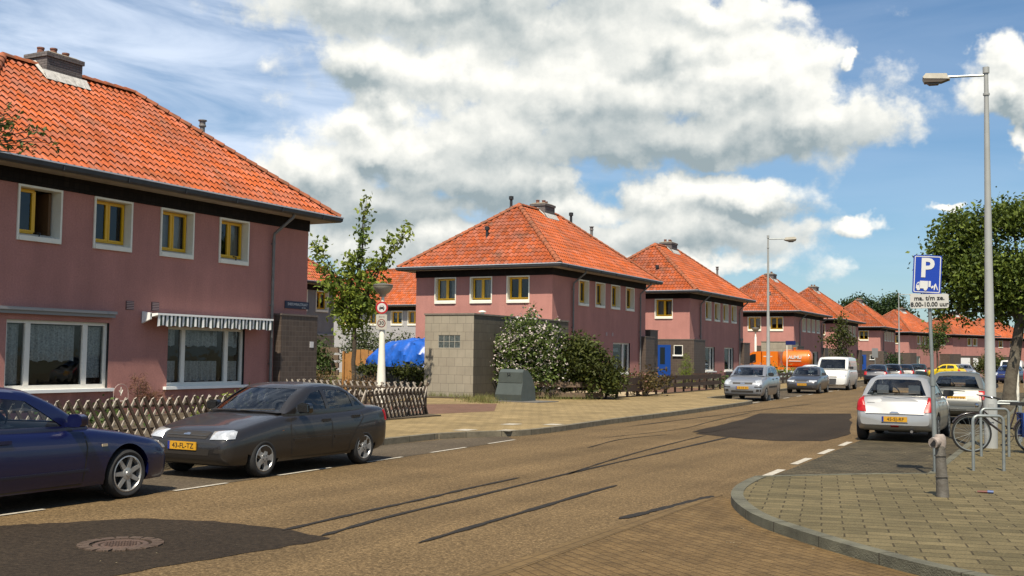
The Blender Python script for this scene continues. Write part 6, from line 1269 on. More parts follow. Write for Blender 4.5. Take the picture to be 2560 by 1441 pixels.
def make_car(label, c, loc, rz, group=None, full=True, name='parked_car', cat='car', template=None):
    t = thing(name, label, cat, loc, rz, group); L_ = c['L']; HW = c['W'] / 2; r = c['r']
    bm_ = body_mesh(c); cuts = []
    for s in c['wh']:
        for sd in (-1, 1):
            q = MB(); rc = r + c.get('gap', .055); M_ = Matrix.Translation((sd * HW * .72, L_ / 2 - s, r + .015)) @ Matrix.Rotation(R(90), 4, 'Y')
            q.lathe([(0, -HW * .24), (rc, -HW * .24), (rc, HW * .5), (0, HW * .5)], 32, 1, M_); cm = q.mesh('cut', [M_trim, M_trim]); bm2 = bmesh.new(); bm2.from_mesh(cm); bmesh.ops.remove_doubles(bm2, verts=bm2.verts, dist=1e-5); bmesh.ops.recalc_face_normals(bm2, faces=bm2.faces); bm2.to_mesh(cm); bm2.free(); cuts.append(('bool', cm))
    bm_ = eval_mods(bm_, cuts, [c['paint'], M_trim]); bm_.polygons.foreach_set('use_smooth', [True] * len(bm_.polygons)); bm_.set_sharp_from_angle(angle=R(38)); bm_.name = 'body'
    body = link('body', bm_, t)
    cab0 = cabin_mesh(c); bvb = BVHTree.FromPolygons([v.co.copy() for v in bm_.vertices], [tuple(p.vertices) for p in bm_.polygons]); bvc = BVHTree.FromPolygons([v.co.copy() for v in cab0.vertices], [tuple(p.vertices) for p in cab0.polygons])
    ys = L_ / 2
    side = c['side']; cuts = []
    def cutter(poly, axis, a, b_, M=None):
        q = MB(); q.prism(poly, axis, a, b_, 1, M); return ('bool', q.mesh('cut', [M_inner, M_inner]))
    for p in side: cuts.append(cutter([(ys - s, z) for s, z in poly_inset(p, .012)], 'x', -1.5, 1.5))
    k = c['cab']; mid = ys - (k['s'][1] + k['s'][2]) / 2
    if c.get('front'): cuts.append(cutter(poly_inset(c['front'], .015), 'y', mid, ys + 1))
    if c.get('rear'): cuts.append(cutter(poly_inset(c['rear'], .015), 'y', -ys - 1, mid))
    cab = eval_mods(cab0, [('solid', .03)] + cuts, [c['paint'], M_inner]); cab.polygons.foreach_set('use_smooth', [True] * len(cab.polygons)); cab.set_sharp_from_angle(angle=R(35)); link('cabin', cab, t)
    for p in side:
        for sd in (-1, 1):
            panel('side_window', [(sd * (ys - s) , z) for s, z in p], bvc, (sd, 0, 0), -.004, M_cglass, t, 1, 0)
    if c.get('front'): panel('windscreen', [(-x, z) for x, z in c['front']], bvc, (0, 1, 0), -.004, M_cglass, t, 2, 0)
    if c.get('rear'): panel('rear_window', c['rear'], bvc, (0, -1, 0), -.004, M_cglass, t, 2, 0)
    # dark window surround line and door gaps
    for p in c.get('gaps', []):
        for sd in (-1, 1): panel('door_gap', [(sd * (ys - s), z) for s, z in ribbon(p, .018)], bvb, (sd, 0, 0), .002, M_ink, body, 3, 0)
    for p, m_ in c.get('sidepan', []):
        for sd in (-1, 1): panel('side_moulding', [(sd * (ys - s), z) for s, z in p], bvb, (sd, 0, 0), .012, m_, body, 2, .02)
    for (s, z) in c.get('handles', []):
        for sd in (-1, 1):
            h = bvb.ray_cast(Vector((sd * 3, ys - s, z)), Vector((-sd, 0, 0)))
            if h[0]: q = MB(); x = h[0].x; q.box((x - .005 if sd > 0 else x - .03, ys - s - .10, z - .02), (x + .03 if sd > 0 else x + .005, ys - s + .07, z + .018)); q.build('door_handle', c.get('hm', M_trim), t)
    mir = c['mirror']
    for sd in (-1, 1):
        q = MB(); x = sd * mir[2]; q.add([(x - sd * .12, ys - mir[0] - .02, mir[1] - .03), (x, ys - mir[0] + .06, mir[1] - .02)], []); 
        M_ = Matrix.Translation((x + sd * .02, ys - mir[0], mir[1] + .03)); q = MB()
        q.prism([(-.11, -.05), (-.07, -.075), (.08, -.07), (.12, -.03), (.11, .05), (.05, .075), (-.08, .07), (-.11, .03)], 'y', -.03, .05, 0, M_); q.prism([(-.10, -.05), (.09, -.05), (.09, .05), (-.09, .05)], 'y', .05, .085, 0, M_); q.box((x - sd * .12 - .05, ys - mir[0] - .02, mir[1] - .05), (x - sd * .02 + .05, ys - mir[0] + .03, mir[1] - .0)); q.build('wing_mirror', c.get('mm', c['paint']), t, smooth=60)
    for nm, p, dirv, m_, off, par in c['pan']:
        for sd in ((1, -1) if (dirv[0] != 0 or nm[0] == '2') else (1,)):
            n_ = nm.lstrip('12'); d = (dirv[0] * sd, dirv[1], 0); pp_ = [(q_[0] * sd, q_[1]) for q_ in p] if sd < 0 else p
            panel(n_, pp_, bvb, d, off, m_, t, 4 if nm[0] == '2' else 2, .015)
    # number plates
    for (dirv, z, txt) in c.get('plates', []):
        h = bvb.ray_cast(Vector((.15, dirv * 5, z)), Vector((0, -dirv, 0))); y = h[0].y if h[0] else dirv * ys
        h2 = bvb.ray_cast(Vector((0, dirv * 5, z)), Vector((0, -dirv, 0))); y = max(y * dirv, (h2[0].y if h2[0] else 0) * dirv) * dirv
        px = c.get('plx', 0); M_ = Matrix.Translation((px, y + dirv * .012, z)) @ (Matrix.Rotation(math.pi, 4, 'Z') if dirv > 0 else Matrix.Identity(4)) @ Matrix.Rotation(R(c.get('plrot', 0)), 4, 'X')
        q = MB(); q.box((-.26, -.006, -.055), (.26, .01, .055), M=M_); pl = q.build('number_plate', M_plate, t)
        q = MB(); q.box((-.26, -.0075, -.055), (-.222, -.0062, .055), M=M_); q.build('plate_band', M_plblue, pl)
        if txt: put_text('plate_number', txt, .098, M_ink, pl, M_ @ Matrix.Translation((.02, -.008, -.002)) @ UPX, sx=1.04)
        else:
            q = MB()
            for x in (-.17, -.10, -.01, .06, .14, .20): q.box((x - .018, -.009, -.030), (x + .018, -.0065, .030), M=M_)
            q.build('plate_number', mat('plate_faint_ink', (.25, .11, .01), .6), pl)
    ty, rm = wheel_meshes(r, c['rim'])
    for s in c['wh']:
        for sd in (-1, 1):
            w = link('wheel', ty, t); w.location = (sd * (HW - .105), ys - s, r); w.rotation_euler = (0, 0, 0 if sd > 0 else math.pi); link('rim', rm, w)
    if full:
        sm_ = seat_mesh(); zf = k['zb'] - .93
        for (x, s) in ((-.36, k['s'][0] + .95), (.36, k['s'][0] + .95), (-.33, k['s'][0] + 1.75), (.33, k['s'][0] + 1.75)):
            o = link('seat', sm_, t); o.location = (x, ys - s, zf + .02)
        q = MB(); q.lathe([(.17, -.012), (.185, 0), (.17, .012), (.158, 0), (.17, -.012)], 20, M=Matrix.Translation((-.36, ys - k['s'][0] - .52, k['zb'] + .02)) @ Matrix.Rotation(R(65), 4, 'X')); q.build('steering_wheel', M_inner, t, smooth=60)
    q = MB(); q.quad((-HW * .8, ys - k['s'][0] - .05, k['zb'] + .012), (HW * .8, ys - k['s'][0] - .05, k['zb'] + .012), (HW * .8, -ys + (L_ - k['s'][3]) + .15, k['zb'] + .012), (-HW * .8, -ys + (L_ - k['s'][3]) + .15, k['zb'] + .012)); q.build('dashboard', M_inner, t, fix=False)
    for s in c.get('wiper', []):
        pass
    return t
def mk(L_, W_, H_, top, bot, wid, cab, wh, r, rim, paintm, **k):
    d = dict(L=L_, W=W_, top=top, bot=bot, wid=wid, cab=cab, wh=wh, r=r, rim=rim, paint=paintm); d.update(k); return d
F_ = (0, 1, 0); B_ = (0, -1, 0)
def corner(name, m_, L_, x0, s0, poly, ang=35, rear=False, off=.018):
    """lamp wrapped round a corner: poly (u, z) round the point at half-width x0 and distance s0 from the nose (or tail)"""
    sn, cs = math.sin(R(ang)), math.cos(R(ang)); y0 = L_ / 2 - s0
    if rear: return ('2' + name, [(cs * x0 - sn * y0 + u, z) for u, z in poly], (sn, -cs, 0), m_, off, 0)
    return ('2' + name, [(-cs * x0 + sn * y0 - u, z) for u, z in poly], (sn, cs, 0), m_, off, 0)
def zscale(c, f, fs=None, wh=None):
    if fs:
        c = dict(c); h = lambda l: [(a * fs, b) for a, b in l] if l else l
        c['L'] *= fs; c['top'], c['bot'], c['wid'] = h(c['top']), h(c['bot']), h(c['wid']); c['cab'] = dict(c['cab'], s=tuple(a * fs for a in c['cab']['s'])); c['side'] = [h(p) for p in c['side']]; c['gaps'] = [h(p) for p in c['gaps']]
        c['sidepan'] = [(h(p), m_) for p, m_ in c['sidepan']]; c['handles'] = h(c['handles']); c['mirror'] = (c['mirror'][0] * fs, c['mirror'][1], c['mirror'][2]); c['wh'] = wh
    d = dict(c); g = lambda l: [(a, b * f) for a, b in l] if l else l
    for k_ in ('top', 'bot'): d[k_] = g(c[k_])
    k_ = dict(c['cab']); k_['zb'] *= f; k_['zr'] = tuple(z * f for z in k_['zr']); k_['dz'] = k_.get('dz', 0) * f; d['cab'] = k_
    d['side'] = [g(p) for p in c['side']]; d['front'] = g(c.get('front')); d['rear'] = g(c.get('rear')); d['gaps'] = [g(p) for p in c.get('gaps', [])]
    d['sidepan'] = [(g(p), m_) for p, m_ in c.get('sidepan', [])]; d['handles'] = g(c.get('handles', [])); m_ = c['mirror']; d['mirror'] = (m_[0], m_[1] * f, m_[2])
    d['pan'] = [(n_, g(p), dv, mm_, o, x) for n_, p, dv, mm_, o, x in c['pan']]; d['plates'] = [(a, z * f, t_) for a, z, t_ in c.get('plates', [])]; return d
def mirror_poly(p): return [(-x, z) for x, z in p]
# front panels: 'right' axis for direction +y is -x; lay in (u,z) with u symmetrical
def front_set(hl, grille, intake, gm=M_trim, extra=()):
    L = [('2headlight', hl, (.0, 1, 0), M_hl, .012, 0), ('1grille', grille, F_, gm, .004, 0), ('1lower_intake', intake, F_, M_ink, .003, 0)]
    return L + list(extra)
# dark grey-brown saloon
P_sedan = paint('dark_grey_brown', (.030, .027, .026), .3, .34)
c_sedan = mk(4.24, 1.67, 1.395,
    top=[(0, .50), (.02, .60), (.08, .68), (.30, .76), (.8, .86), (1.25, .935), (1.7, .93), (3.3, .965), (3.62, 1.0), (4.02, .99), (4.14, .95), (4.20, .86), (4.24, .72)],
    bot=[(0, .34), (.03, .26), (.12, .20), (.5, .19), (3.7, .19), (4.05, .24), (4.2, .30), (4.24, .38)],
    wid=[(0, .74), (.04, .84), (.12, .91), (.35, .965), (.8, .99), (1.4, 1.0), (3.2, 1.0), (3.8, .975), (4.08, .93), (4.19, .86), (4.24, .76)],
    cab=dict(s=(1.20, 1.98, 3.02, 3.66), zb=.93, zr=(1.335, 1.33), wb=.745, wr=.575, bow=.16, dz=.06, arch=.035), wh=(.79, 3.26), r=.27, rim='spoke5', paintm=P_sedan,
    side=[[(1.62, .955), (2.06, 1.245), (2.34, 1.285), (2.40, .965)], [(2.47, .965), (2.41, 1.288), (2.88, 1.28), (3.06, 1.225), (3.16, .985)], [(3.21, .99), (3.13, 1.19), (3.30, 1.09), (3.42, 1.0)]],
    front=[(-.62, .965), (.62, .965), (.53, 1.30), (.28, 1.315), (-.28, 1.315), (-.53, 1.30)], rear=[(-.56, 1.03), (.56, 1.03), (.48, 1.29), (-.48, 1.29)],
    gaps=[[(1.42, .92), (1.38, .70), (1.42, .30)], [(2.43, .95), (2.45, .6), (2.46, .25)], [(3.30, .97), (3.34, .80), (3.12, .62), (2.95, .40), (2.93, .26)], [(1.42, .255), (2.46, .245), (2.93, .255)]],
    sidepan=[([(1.45, .50), (2.40, .50), (2.40, .545), (1.45, .545)], P_sedan), ([(2.50, .50), (2.90, .50), (2.92, .545), (2.50, .545)], P_sedan)], handles=[(2.28, .80), (3.10, .83)], hm=P_sedan, mirror=(1.66, .98, .86), mm=mat('paint_black_mirror', (.012, .012, .013), .2, coat=.6),
    pan=[corner('headlight', M_hl, 3.92, .60, .09, [(-.17, .595), (.18, .61), (.20, .71), (.14, .73), (-.12, .71)]), ('1grille', [(-.36, .60), (.36, .60), (.40, .69), (.33, .705), (-.33, .705), (-.40, .69)], F_, M_ink, .006, 0),
         ('1grille_slat', [(-.36, .64), (.36, .64), (.36, .652), (-.36, .652)], F_, M_trim, .014, 0), ('1badge', [(-.055, .652), (.055, .652), (.06, .668), (0, .682), (-.06, .668)], F_, M_chrome, .02, 0), ('1lower_intake', [(-.44, .36), (.44, .36), (.46, .45), (-.46, .45)], F_, M_ink, .004, 0),
         ('2fog_lamp_recess', [(.53, .40), (.70, .40), (.70, .46), (.55, .46)], F_, M_ink, .004, 0), ('1bumper_groove', [(-.80, .525), (.80, .525), (.80, .54), (-.80, .54)], F_, M_trim, .003, 0),
         corner('tail_light', M_tl, 3.92, .66, .06, [(-.2, .72), (.16, .72), (.16, .90), (-.15, .90)], rear=True), ('indicator', [(.835 - .0, .0), (.835, .0), (.835, .0)], (1, 0, 0), M_amb, .008, 0)][:-1],
    plates=[(1, .49, '43-FL-TZ')], plx=.03, gap=.06)
# far-side lens: the visible number plate sits left of the middle in the photo
car1 = make_car('dark grey-brown saloon parked nose to nose with the blue car, plate 43-FL-TZ', zscale(c_sedan, .93, .925, (.72, 3.12)), (-11.12, 13.41, 0), math.pi)
for sd in (-1, 1):
    q = MB(); q.box((sd * .815 - .012, 3.92 / 2 - 1.12 - .03, .61), (sd * .815 + .012, 3.92 / 2 - 1.12 + .03, .64)); q.build('side_indicator', M_amb, car1)
q = MB(); q.tube([(-.05, 1.96 - 1.06, .905), (-.55, 1.96 - 1.24, .925)], .008, 5); q.tube([(.50, 1.96 - 1.03, .90), (.02, 1.96 - 1.05, .915)], .008, 5); q.build('wiper', M_ink, car1)
# blue hatchback at the left edge
P_blue = paint('deep_blue', (.003, .006, .055), .15, .34)
c_blue = mk(4.2, 1.74, 1.45,
    top=[(0, .46), (.02, .56), (.08, .66), (.30, .75), (.8, .86), (1.30, .94), (1.8, .94), (3.7, .99), (4.05, .99), (4.15, .9), (4.2, .75)],
    bot=[(0, .32), (.03, .24), (.12, .19), (.6, .185), (3.7, .19), (4.1, .26), (4.2, .36)],
    wid=[(0, .70), (.05, .82), (.15, .90), (.4, .965), (.8, .99), (1.4, 1.0), (3.5, 1.0), (4.0, .95), (4.15, .86), (4.2, .76)],
    cab=dict(s=(1.18, 2.0, 3.3, 4.05), zb=.935, zr=(1.39, 1.37), wb=.775, wr=.60, bow=.17, dz=.05, arch=.04), wh=(.80, 3.34), r=.29, rim='spoke7', paintm=P_blue,
    side=[[(1.68, .955), (2.14, 1.285), (2.62, 1.335), (2.66, .965)], [(2.73, .965), (2.69, 1.335), (3.30, 1.31), (3.52, 1.0)]],
    front=[(-.64, .965), (.64, .965), (.55, 1.355), (-.55, 1.355)], rear=[(-.58, 1.05), (.58, 1.05), (.5, 1.33), (-.5, 1.33)],
    gaps=[[(1.46, .93), (1.42, .70), (1.46, .28)], [(2.69, .95), (2.72, .6), (2.74, .25)], [(3.45, .99), (3.46, .85), (3.2, .6), (3.1, .3)], [(1.46, .245), (2.74, .235), (3.1, .25)]],
    sidepan=[([(1.40, .40), (2.68, .40), (2.68, .43), (1.40, .43)], mat('moulding_blue', (.012, .014, .035), .5)), ([(2.76, .40), (3.1, .40), (3.1, .43), (2.76, .43)], MATS['moulding_blue'])], handles=[(2.50, .82)], hm=P_blue, mirror=(1.64, 1.0, .90),
    pan=[corner('headlight', M_hl, 4.2, .60, .12, [(-.2, .575), (.17, .60), (.20, .70), (-.12, .69)]), ('1grille', [(-.38, .56), (.38, .56), (.38, .66), (-.38, .66)], F_, M_ink, .005, 0), ('1lower_intake', [(-.5, .28), (.5, .28), (.5, .38), (-.5, .38)], F_, M_ink, .004, 0), ('1bumper_strip', [(-.84, .44), (.84, .44), (.84, .50), (-.84, .50)], F_, M_trim, .012, 0), ('2tail_light', [(.5, .75), (.78, .75), (.78, .95), (.6, .95)], B_, M_tl, .008, 0)],
    plates=[(1, .42, '')])
car0 = make_car('deep blue hatchback cut off by the left edge, with seven-spoke alloy wheels', zscale(c_blue, .93), (-11.03, 8.27, 0), 0)
for sd in (-1, 1):
    q = MB(); q.box((sd * .862 - .012, 2.1 - 1.18 - .03, .64), (sd * .862 + .012, 2.1 - 1.18 + .045, .668)); q.build('side_indicator', mat('clear_lens', (.5, .42, .3), .2), car0)
# silver hatchback, rear to the camera
P_silver = paint('silver', (.46, .46, .45), .45, .30)
c_swift = mk(3.69, 1.69, 1.5,
    top=[(0, .52), (.02, .62), (.10, .74), (.35, .84), (.8, .95), (1.1, .99), (2.8, 1.02), (3.35, 1.03), (3.50, 1.01), (3.56, .93), (3.60, .80), (3.66, .72), (3.69, .60)],
    bot=[(0, .34), (.04, .24), (.15, .20), (.6, .19), (3.2, .20), (3.55, .26), (3.66, .34), (3.69, .40)],
    wid=[(0, .72), (.05, .84), (.15, .92), (.5, .99), (1, 1.0), (2.9, 1.0), (3.3, .985), (3.52, .955), (3.63, .92), (3.69, .82)],
    cab=dict(s=(.92, 1.62, 3.0, 3.50), zb=1.0, zr=(1.43, 1.42), wb=.765, wr=.525, bow=.20, dz=.02, arch=.05, rt=.07), wh=(.74, 3.12), r=.295, rim='cap', paintm=P_silver,
    side=[[(1.35, 1.02), (1.78, 1.34), (2.18, 1.38), (2.20, 1.03)], [(2.27, 1.03), (2.25, 1.38), (2.80, 1.36), (2.98, 1.30), (3.02, 1.06)]],
    front=[(-.62, 1.03), (.62, 1.03), (.55, 1.40), (-.55, 1.40)], rear=[(-.63, 1.04), (-.45, 1.02), (.45, 1.02), (.63, 1.04), (.49, 1.36), (.44, 1.385), (.25, 1.40), (-.25, 1.40), (-.44, 1.385), (-.49, 1.36)],
    gaps=[[(1.22, .98), (1.2, .7), (1.25, .28)], [(2.23, 1.02), (2.25, .6), (2.26, .25)], [(2.98, 1.02), (3.0, .85), (2.8, .6), (2.75, .3)]], handles=[(2.1, .86), (2.85, .88)], hm=P_silver, mirror=(1.42, 1.03, .86), mm=M_bplast,
    pan=[corner('headlight', M_hl, 3.69, .6, .2, [(-.15, .62), (.15, .66), (.17, .80), (-.1, .78)]), ('1grille', [(-.35, .6), (.35, .6), (.35, .68), (-.35, .68)], F_, M_ink, .004, 0),
         corner('tail_light', M_tl, 3.69, .70, .10, [(-.14, .67), (.13, .70), (.16, .86), (.12, .97), (.07, 1.02), (.0, .97), (-.07, .84)], 25, True, .018),
         ('1tailgate', [(-.60, .635), (.60, .635), (.70, .80), (.68, .98), (-.68, .98), (-.70, .80)], B_, P_silver, .010, 0), ('1tailgate_shadow_gap', [(-.585, .622), (.585, .622), (.60, .633), (-.60, .633)], B_, M_ink, .006, 0), ('1tailgate_handle', [(-.10, .655), (.10, .655), (.06, .685), (-.06, .685)], B_, M_chrome, .022, 0),
         ('1bumper_groove', [(-.80, .425), (.80, .425), (.80, .436), (-.80, .436)], B_, M_ink, .003, 0), ('1fog_lamp', [(-.08, .335), (.08, .335), (.085, .375), (-.085, .375)], B_, M_tl, .010, 0), ('1badge', [(-.58, .868), (-.42, .866), (-.42, .878), (-.58, .880)], B_, mat('badge_grey', (.25, .25, .25), .3), .014, 0)],
    plates=[(-1, .515, '45-SJ-RF')], plx=.0)
car2 = make_car('silver hatchback seen from behind, plate 45-SJ-RF, nearest on the right', zscale(c_swift, .965), (-3.80, 26.7, 0), R(1.0))
q = MB(); q.tube([(-.25, -1.70, 1.045), (.05, -1.735, 1.03), (.42, -1.69, 1.05)], .011, 5); q.build('wiper', M_ink, car2)
q = MB(); q.tube([(.34, -1.80, .24), (.34, -1.72, .24)], .03, 10); q.build('exhaust', M_pipe, car2)
# grey hatchback behind it
P_grey = paint('warm_grey', (.17, .17, .15), .35, .40)
c_cor = dict(c_swift); c_cor.update(L=4.1, W=1.71, paint=P_grey, top=[(a * 4.1 / 3.69, b) for a, b in c_swift['top']], bot=[(a * 4.1 / 3.69, b) for a, b in c_swift['bot']], wid=[(a * 4.1 / 3.69, b) for a, b in c_swift['wid']],
    cab=dict(s=(1.1, 1.85, 3.35, 3.93), zb=.98, zr=(1.39, 1.40), wb=.765, wr=.54, bow=.18, dz=.03, arch=.045, rt=.06), wh=(.82, 3.42),
    side=[[(1.55, 1.0), (1.98, 1.30), (2.38, 1.34), (2.40, 1.01)], [(2.47, 1.01), (2.45, 1.34), (3.05, 1.33), (3.22, 1.27), (3.35, 1.03)]], rear=[(-.62, 1.01), (.62, 1.01), (.49, 1.33), (.28, 1.355), (-.28, 1.355), (-.49, 1.33)], front=[(-.62, 1.0), (.62, 1.0), (.53, 1.35), (-.53, 1.35)],
    gaps=[[(1.4, .96), (1.4, .7), (1.45, .28)], [(2.43, 1.0), (2.45, .6), (2.46, .25)]], handles=[(2.3, .84)], hm=P_grey, mirror=(1.62, 1.02, .88), mm=M_bplast,
    pan=[corner('tail_light', M_tl, 4.1, .72, .10, [(-.13, .70), (.12, .70), (.13, .93), (-.09, .95)], 25, True, .018), ('1tailgate', [(-.56, .52), (.56, .52), (.58, .66), (.64, .95), (-.64, .95), (-.58, .66)], B_, P_grey, .010, 0), ('1tailgate_moulding', [(-.50, .80), (.50, .80), (.50, .83), (-.50, .83)], B_, P_silver, .022, 0), ('1plate_recess', [(-.30, .665), (.30, .665), (.30, .785), (-.30, .785)], B_, P_grey, .016, 0), ('1bumper_groove', [(-.80, .40), (.80, .40), (.80, .42), (-.80, .42)], B_, M_ink, .003, 0), ('1badge', [(-.05, .86), (.05, .86), (.05, .90), (-.05, .90)], B_, M_chrome, .014, 0), corner('headlight', M_hl, 4.1, .6, .2, [(-.15, .62), (.15, .66), (.17, .80), (-.1, .78)])],
    plates=[(-1, .725, '')])
car3 = make_car('warm grey hatchback seen from behind, parked ahead of the silver one', c_cor, (-3.45, 35.1, 0), R(2))
q = MB(); q.tube([(-.45, -1.93, 1.03), (.25, -1.945, .99)], .012, 5); q.build('wiper', M_ink, car3)
# silver small MPV facing the camera
P_lav = paint('silver_grey', (.33, .345, .37), .45, .30)
c_fus = mk(4.02, 1.71, 1.5,
    top=[(0, .55), (.02, .68), (.08, .80), (.30, .90), (.7, .98), (1.0, 1.04), (1.5, 1.04), (3.5, 1.06), (3.85, 1.06), (3.95, .98), (4.02, .8)],
    bot=[(0, .34), (.04, .26), (.15, .22), (.6, .22), (3.5, .22), (3.9, .28), (4.02, .38)],
    wid=[(0, .80), (.04, .89), (.12, .94), (.4, .98), (1, 1.0), (3.4, 1.0), (3.85, .96), (4.02, .84)],
    cab=dict(s=(.90, 1.66, 3.42, 3.88), zb=1.03, zr=(1.44, 1.44), wb=.77, wr=.61, bow=.15, dz=.03, arch=.04), wh=(.78, 3.26), r=.305, rim='cap', paintm=P_lav,
    side=[[(1.42, 1.06), (1.80, 1.35), (2.22, 1.40), (2.25, 1.07)], [(2.32, 1.07), (2.29, 1.40), (2.92, 1.40), (3.05, 1.08)], [(3.11, 1.08), (3.0, 1.39), (3.3, 1.37), (3.42, 1.12)]],
    front=[(-.64, 1.06), (.64, 1.06), (.56, 1.40), (-.56, 1.40)], rear=[(-.6, 1.08), (.6, 1.08), (.53, 1.38), (-.53, 1.38)],
    gaps=[[(1.22, 1.0), (1.2, .7), (1.25, .3)], [(2.28, 1.06), (2.3, .6), (2.3, .28)], [(3.08, 1.06), (3.1, .85), (2.9, .6), (2.85, .3)]], sidepan=[([(1.25, .54), (2.25, .54), (2.25, .62), (1.25, .62)], M_trim), ([(2.34, .54), (2.85, .54), (2.85, .62), (2.34, .62)], M_trim)], handles=[(2.15, .90), (2.95, .92)], hm=M_trim, mirror=(1.42, 1.08, .88), mm=M_bplast,
    pan=[corner('headlight', M_hl, 4.02, .68, .08, [(-.15, .67), (.13, .70), (.16, .88), (.08, .91), (-.11, .85)], 28), ('1grille', [(-.40, .70), (.40, .70), (.42, .78), (-.42, .78)], F_, M_ink, .006, 0), ('1badge', [(-.09, .725), (.09, .725), (.09, .765), (-.09, .765)], F_, M_chrome, .014, 0), ('1lower_intake', [(-.46, .36), (.46, .36), (.46, .45), (-.46, .45)], F_, M_ink, .004, 0), ('2fog_lamp_recess', [(.56, .40), (.76, .40), (.76, .50), (.58, .50)], F_, M_ink, .004, 0), ('2bumper_strip', [(.50, .575), (.85, .575), (.85, .625), (.50, .625)], F_, M_trim, .012, 0), ('2tail_light', [(.6, .8), (.82, .8), (.82, 1.05), (.68, 1.05)], B_, M_tl, .008, 0)],
    plates=[(1, .56, '')])
car4 = make_car('silver compact MPV facing the camera, first in the row on the left pavement', c_fus, (-12.88, 46.75, 0), math.pi + R(3))
# dark grey saloon behind it
P_dg = paint('mid_grey', (.095, .095, .10), .45, .30)
c_esc = dict(c_sedan); c_esc.update(paint=P_dg, rim='cap', hm=P_dg, mm=P_dg, sidepan=[], pan=[corner('headlight', M_hl, 4.24, .58, .09, [(-.20, .60), (.2, .63), (.22, .70), (-.16, .70)]), ('1grille', [(-.26, .61), (.26, .61), (.28, .68), (-.28, .68)], F_, M_ink, .008, 0), ('1grille_rim', [(-.31, .59), (.31, .59), (.33, .71), (-.33, .71)], F_, M_chrome, .004, 0), ('1lower_intake', [(-.55, .33), (.55, .33), (.55, .37), (-.55, .37)], F_, M_ink, .004, 0), ('2tail_light', [(.5, .75), (.78, .75), (.78, .92), (.6, .92)], B_, M_tl, .008, 0)], plates=[(1, .475, '')], plx=0)
car5 = make_car('mid-grey saloon facing the camera between the silver car and the white van', c_esc, (-13.32, 59.2, 0), math.pi + R(3))
# white van
P_white = paint('van_white', (.74, .74, .71), 0, .35)
c_van = mk(4.75, 1.92, 1.96,
    top=[(0, .62), (.03, .78), (.10, .90), (.35, 1.06), (.75, 1.20), (1.0, 1.24), (4.6, 1.24), (4.7, 1.2), (4.75, 1.0)],
    bot=[(0, .36), (.04, .28), (.2, .24), (4.5, .26), (4.75, .36)],
    wid=[(0, .84), (.05, .92), (.15, .96), (.5, .99), (1, 1.0), (4.4, 1.0), (4.7, .98), (4.75, .94)],
    cab=dict(s=(.62, 1.35, 4.55, 4.72), zb=1.2, zr=(1.89, 1.90), wb=.90, wr=.80, bow=.12, dz=.0, arch=.03, rt=.0), wh=(.95, 3.78), r=.325, rim='cap', paintm=P_white,
    side=[[(1.10, 1.23), (1.48, 1.70), (1.95, 1.72), (1.97, 1.22)]],
    front=[(-.76, 1.23), (.76, 1.23), (.70, 1.80), (-.70, 1.80)], rear=None,
    gaps=[[(.98, 1.18), (.95, .9), (1.0, .35)], [(2.02, 1.2), (2.04, .8), (2.04, .3)], [(3.1, 1.2), (3.1, .7), (3.1, .3)]], handles=[(1.9, 1.02)], mirror=(1.12, 1.28, 1.02), mm=M_bplast, hm=M_trim,
    pan=[corner('headlight', M_hl, 4.75, .72, .12, [(-.24, .78), (.14, .82), (.16, .92), (-.2, .92)], 25), ('1front_bumper', [(-.93, .34), (.93, .34), (.93, .68), (-.93, .68)], F_, mat('van_bumper_grey', (.055, .056, .06), .6, var=.15), .014, 0), ('1grille', [(-.36, .74), (.36, .74), (.36, .80), (-.36, .80)], F_, M_ink, .006, 0), ('2tail_light', [(.8, .7), (.92, .7), (.92, 1.1), (.8, 1.1)], B_, M_tl, .008, 0)], plates=[])
car6 = make_car('white panel van with a grey front bumper behind the mid-grey saloon', c_van, (-13.55, 67.6, 0), math.pi + R(3), name='panel_van', cat='van')
# row of dark cars farther on, seen from behind
def far_car(label, base, pm, loc, rz, group=None):
    c = dict(base); c['paint'] = pm; c['hm'] = pm; c['pan'] = [(n_, p, d, pm if m_ in (P_silver, P_grey, P_lav, P_sedan) else m_, o, x) for n_, p, d, m_, o, x in base['pan']]; c['plates'] = []
    return make_car(label, c, loc, rz, group, full=False)
P_d1 = paint('ink_blue', (.018, .022, .035)); P_d2 = paint('near_black', (.014, .015, .017)); P_d3 = paint('dark_teal', (.018, .035, .04)); P_y = paint('bright_yellow', (.75, .55, .01), 0, .35); P_s2 = paint('pale_silver', (.34, .36, .40), .4)
gdr = 'dark cars parked past the white van'
far_car('ink-blue car with its roof just above the silver hatchback, first of the distant dark row', c_cor, P_d1, (-14.1, 85.5, 0), R(4), gdr)
far_car('black hatchback with a red tail light, second of the distant dark row', c_swift, P_d2, (-14.2, 93.0, 0), R(4), gdr)
far_car('black car, third of the distant dark row, left of the parking sign pole', c_cor, P_d2, (-14.3, 100.5, 0), R(5), gdr)
far_car('dark teal car, fourth of the distant dark row, touching the parking sign pole', c_fus, P_d3, (-14.1, 107.0, 0), R(5), gdr)
far_car('bright yellow hatchback seen from the side beyond the grey hatchback', c_swift, P_y, (-13.0, 119.0, 0), R(70))
far_car('pale silver car right behind the yellow one', c_fus, P_s2, (-11.9, 124.0, 0), R(200))
far_car('pale blue-white car half hidden between the mid-grey saloon and the tanker', c_sedan, paint('pale_blue', (.50, .56, .60), .2), (-18.7, 82.8, 0), R(95))
far_car('dark blue and white car facing the camera behind the big tree trunk', c_fus, paint('navy', (.02, .03, .14)), (-6.1, 101.0, 0), math.pi + R(-8))
q = thing('panel_van', 'white van roof showing above the dark blue car by the big tree', 'van', (-6.3, 108.0, 0), math.pi); 
for ch in list(car6.children): copy_tree(ch, q)
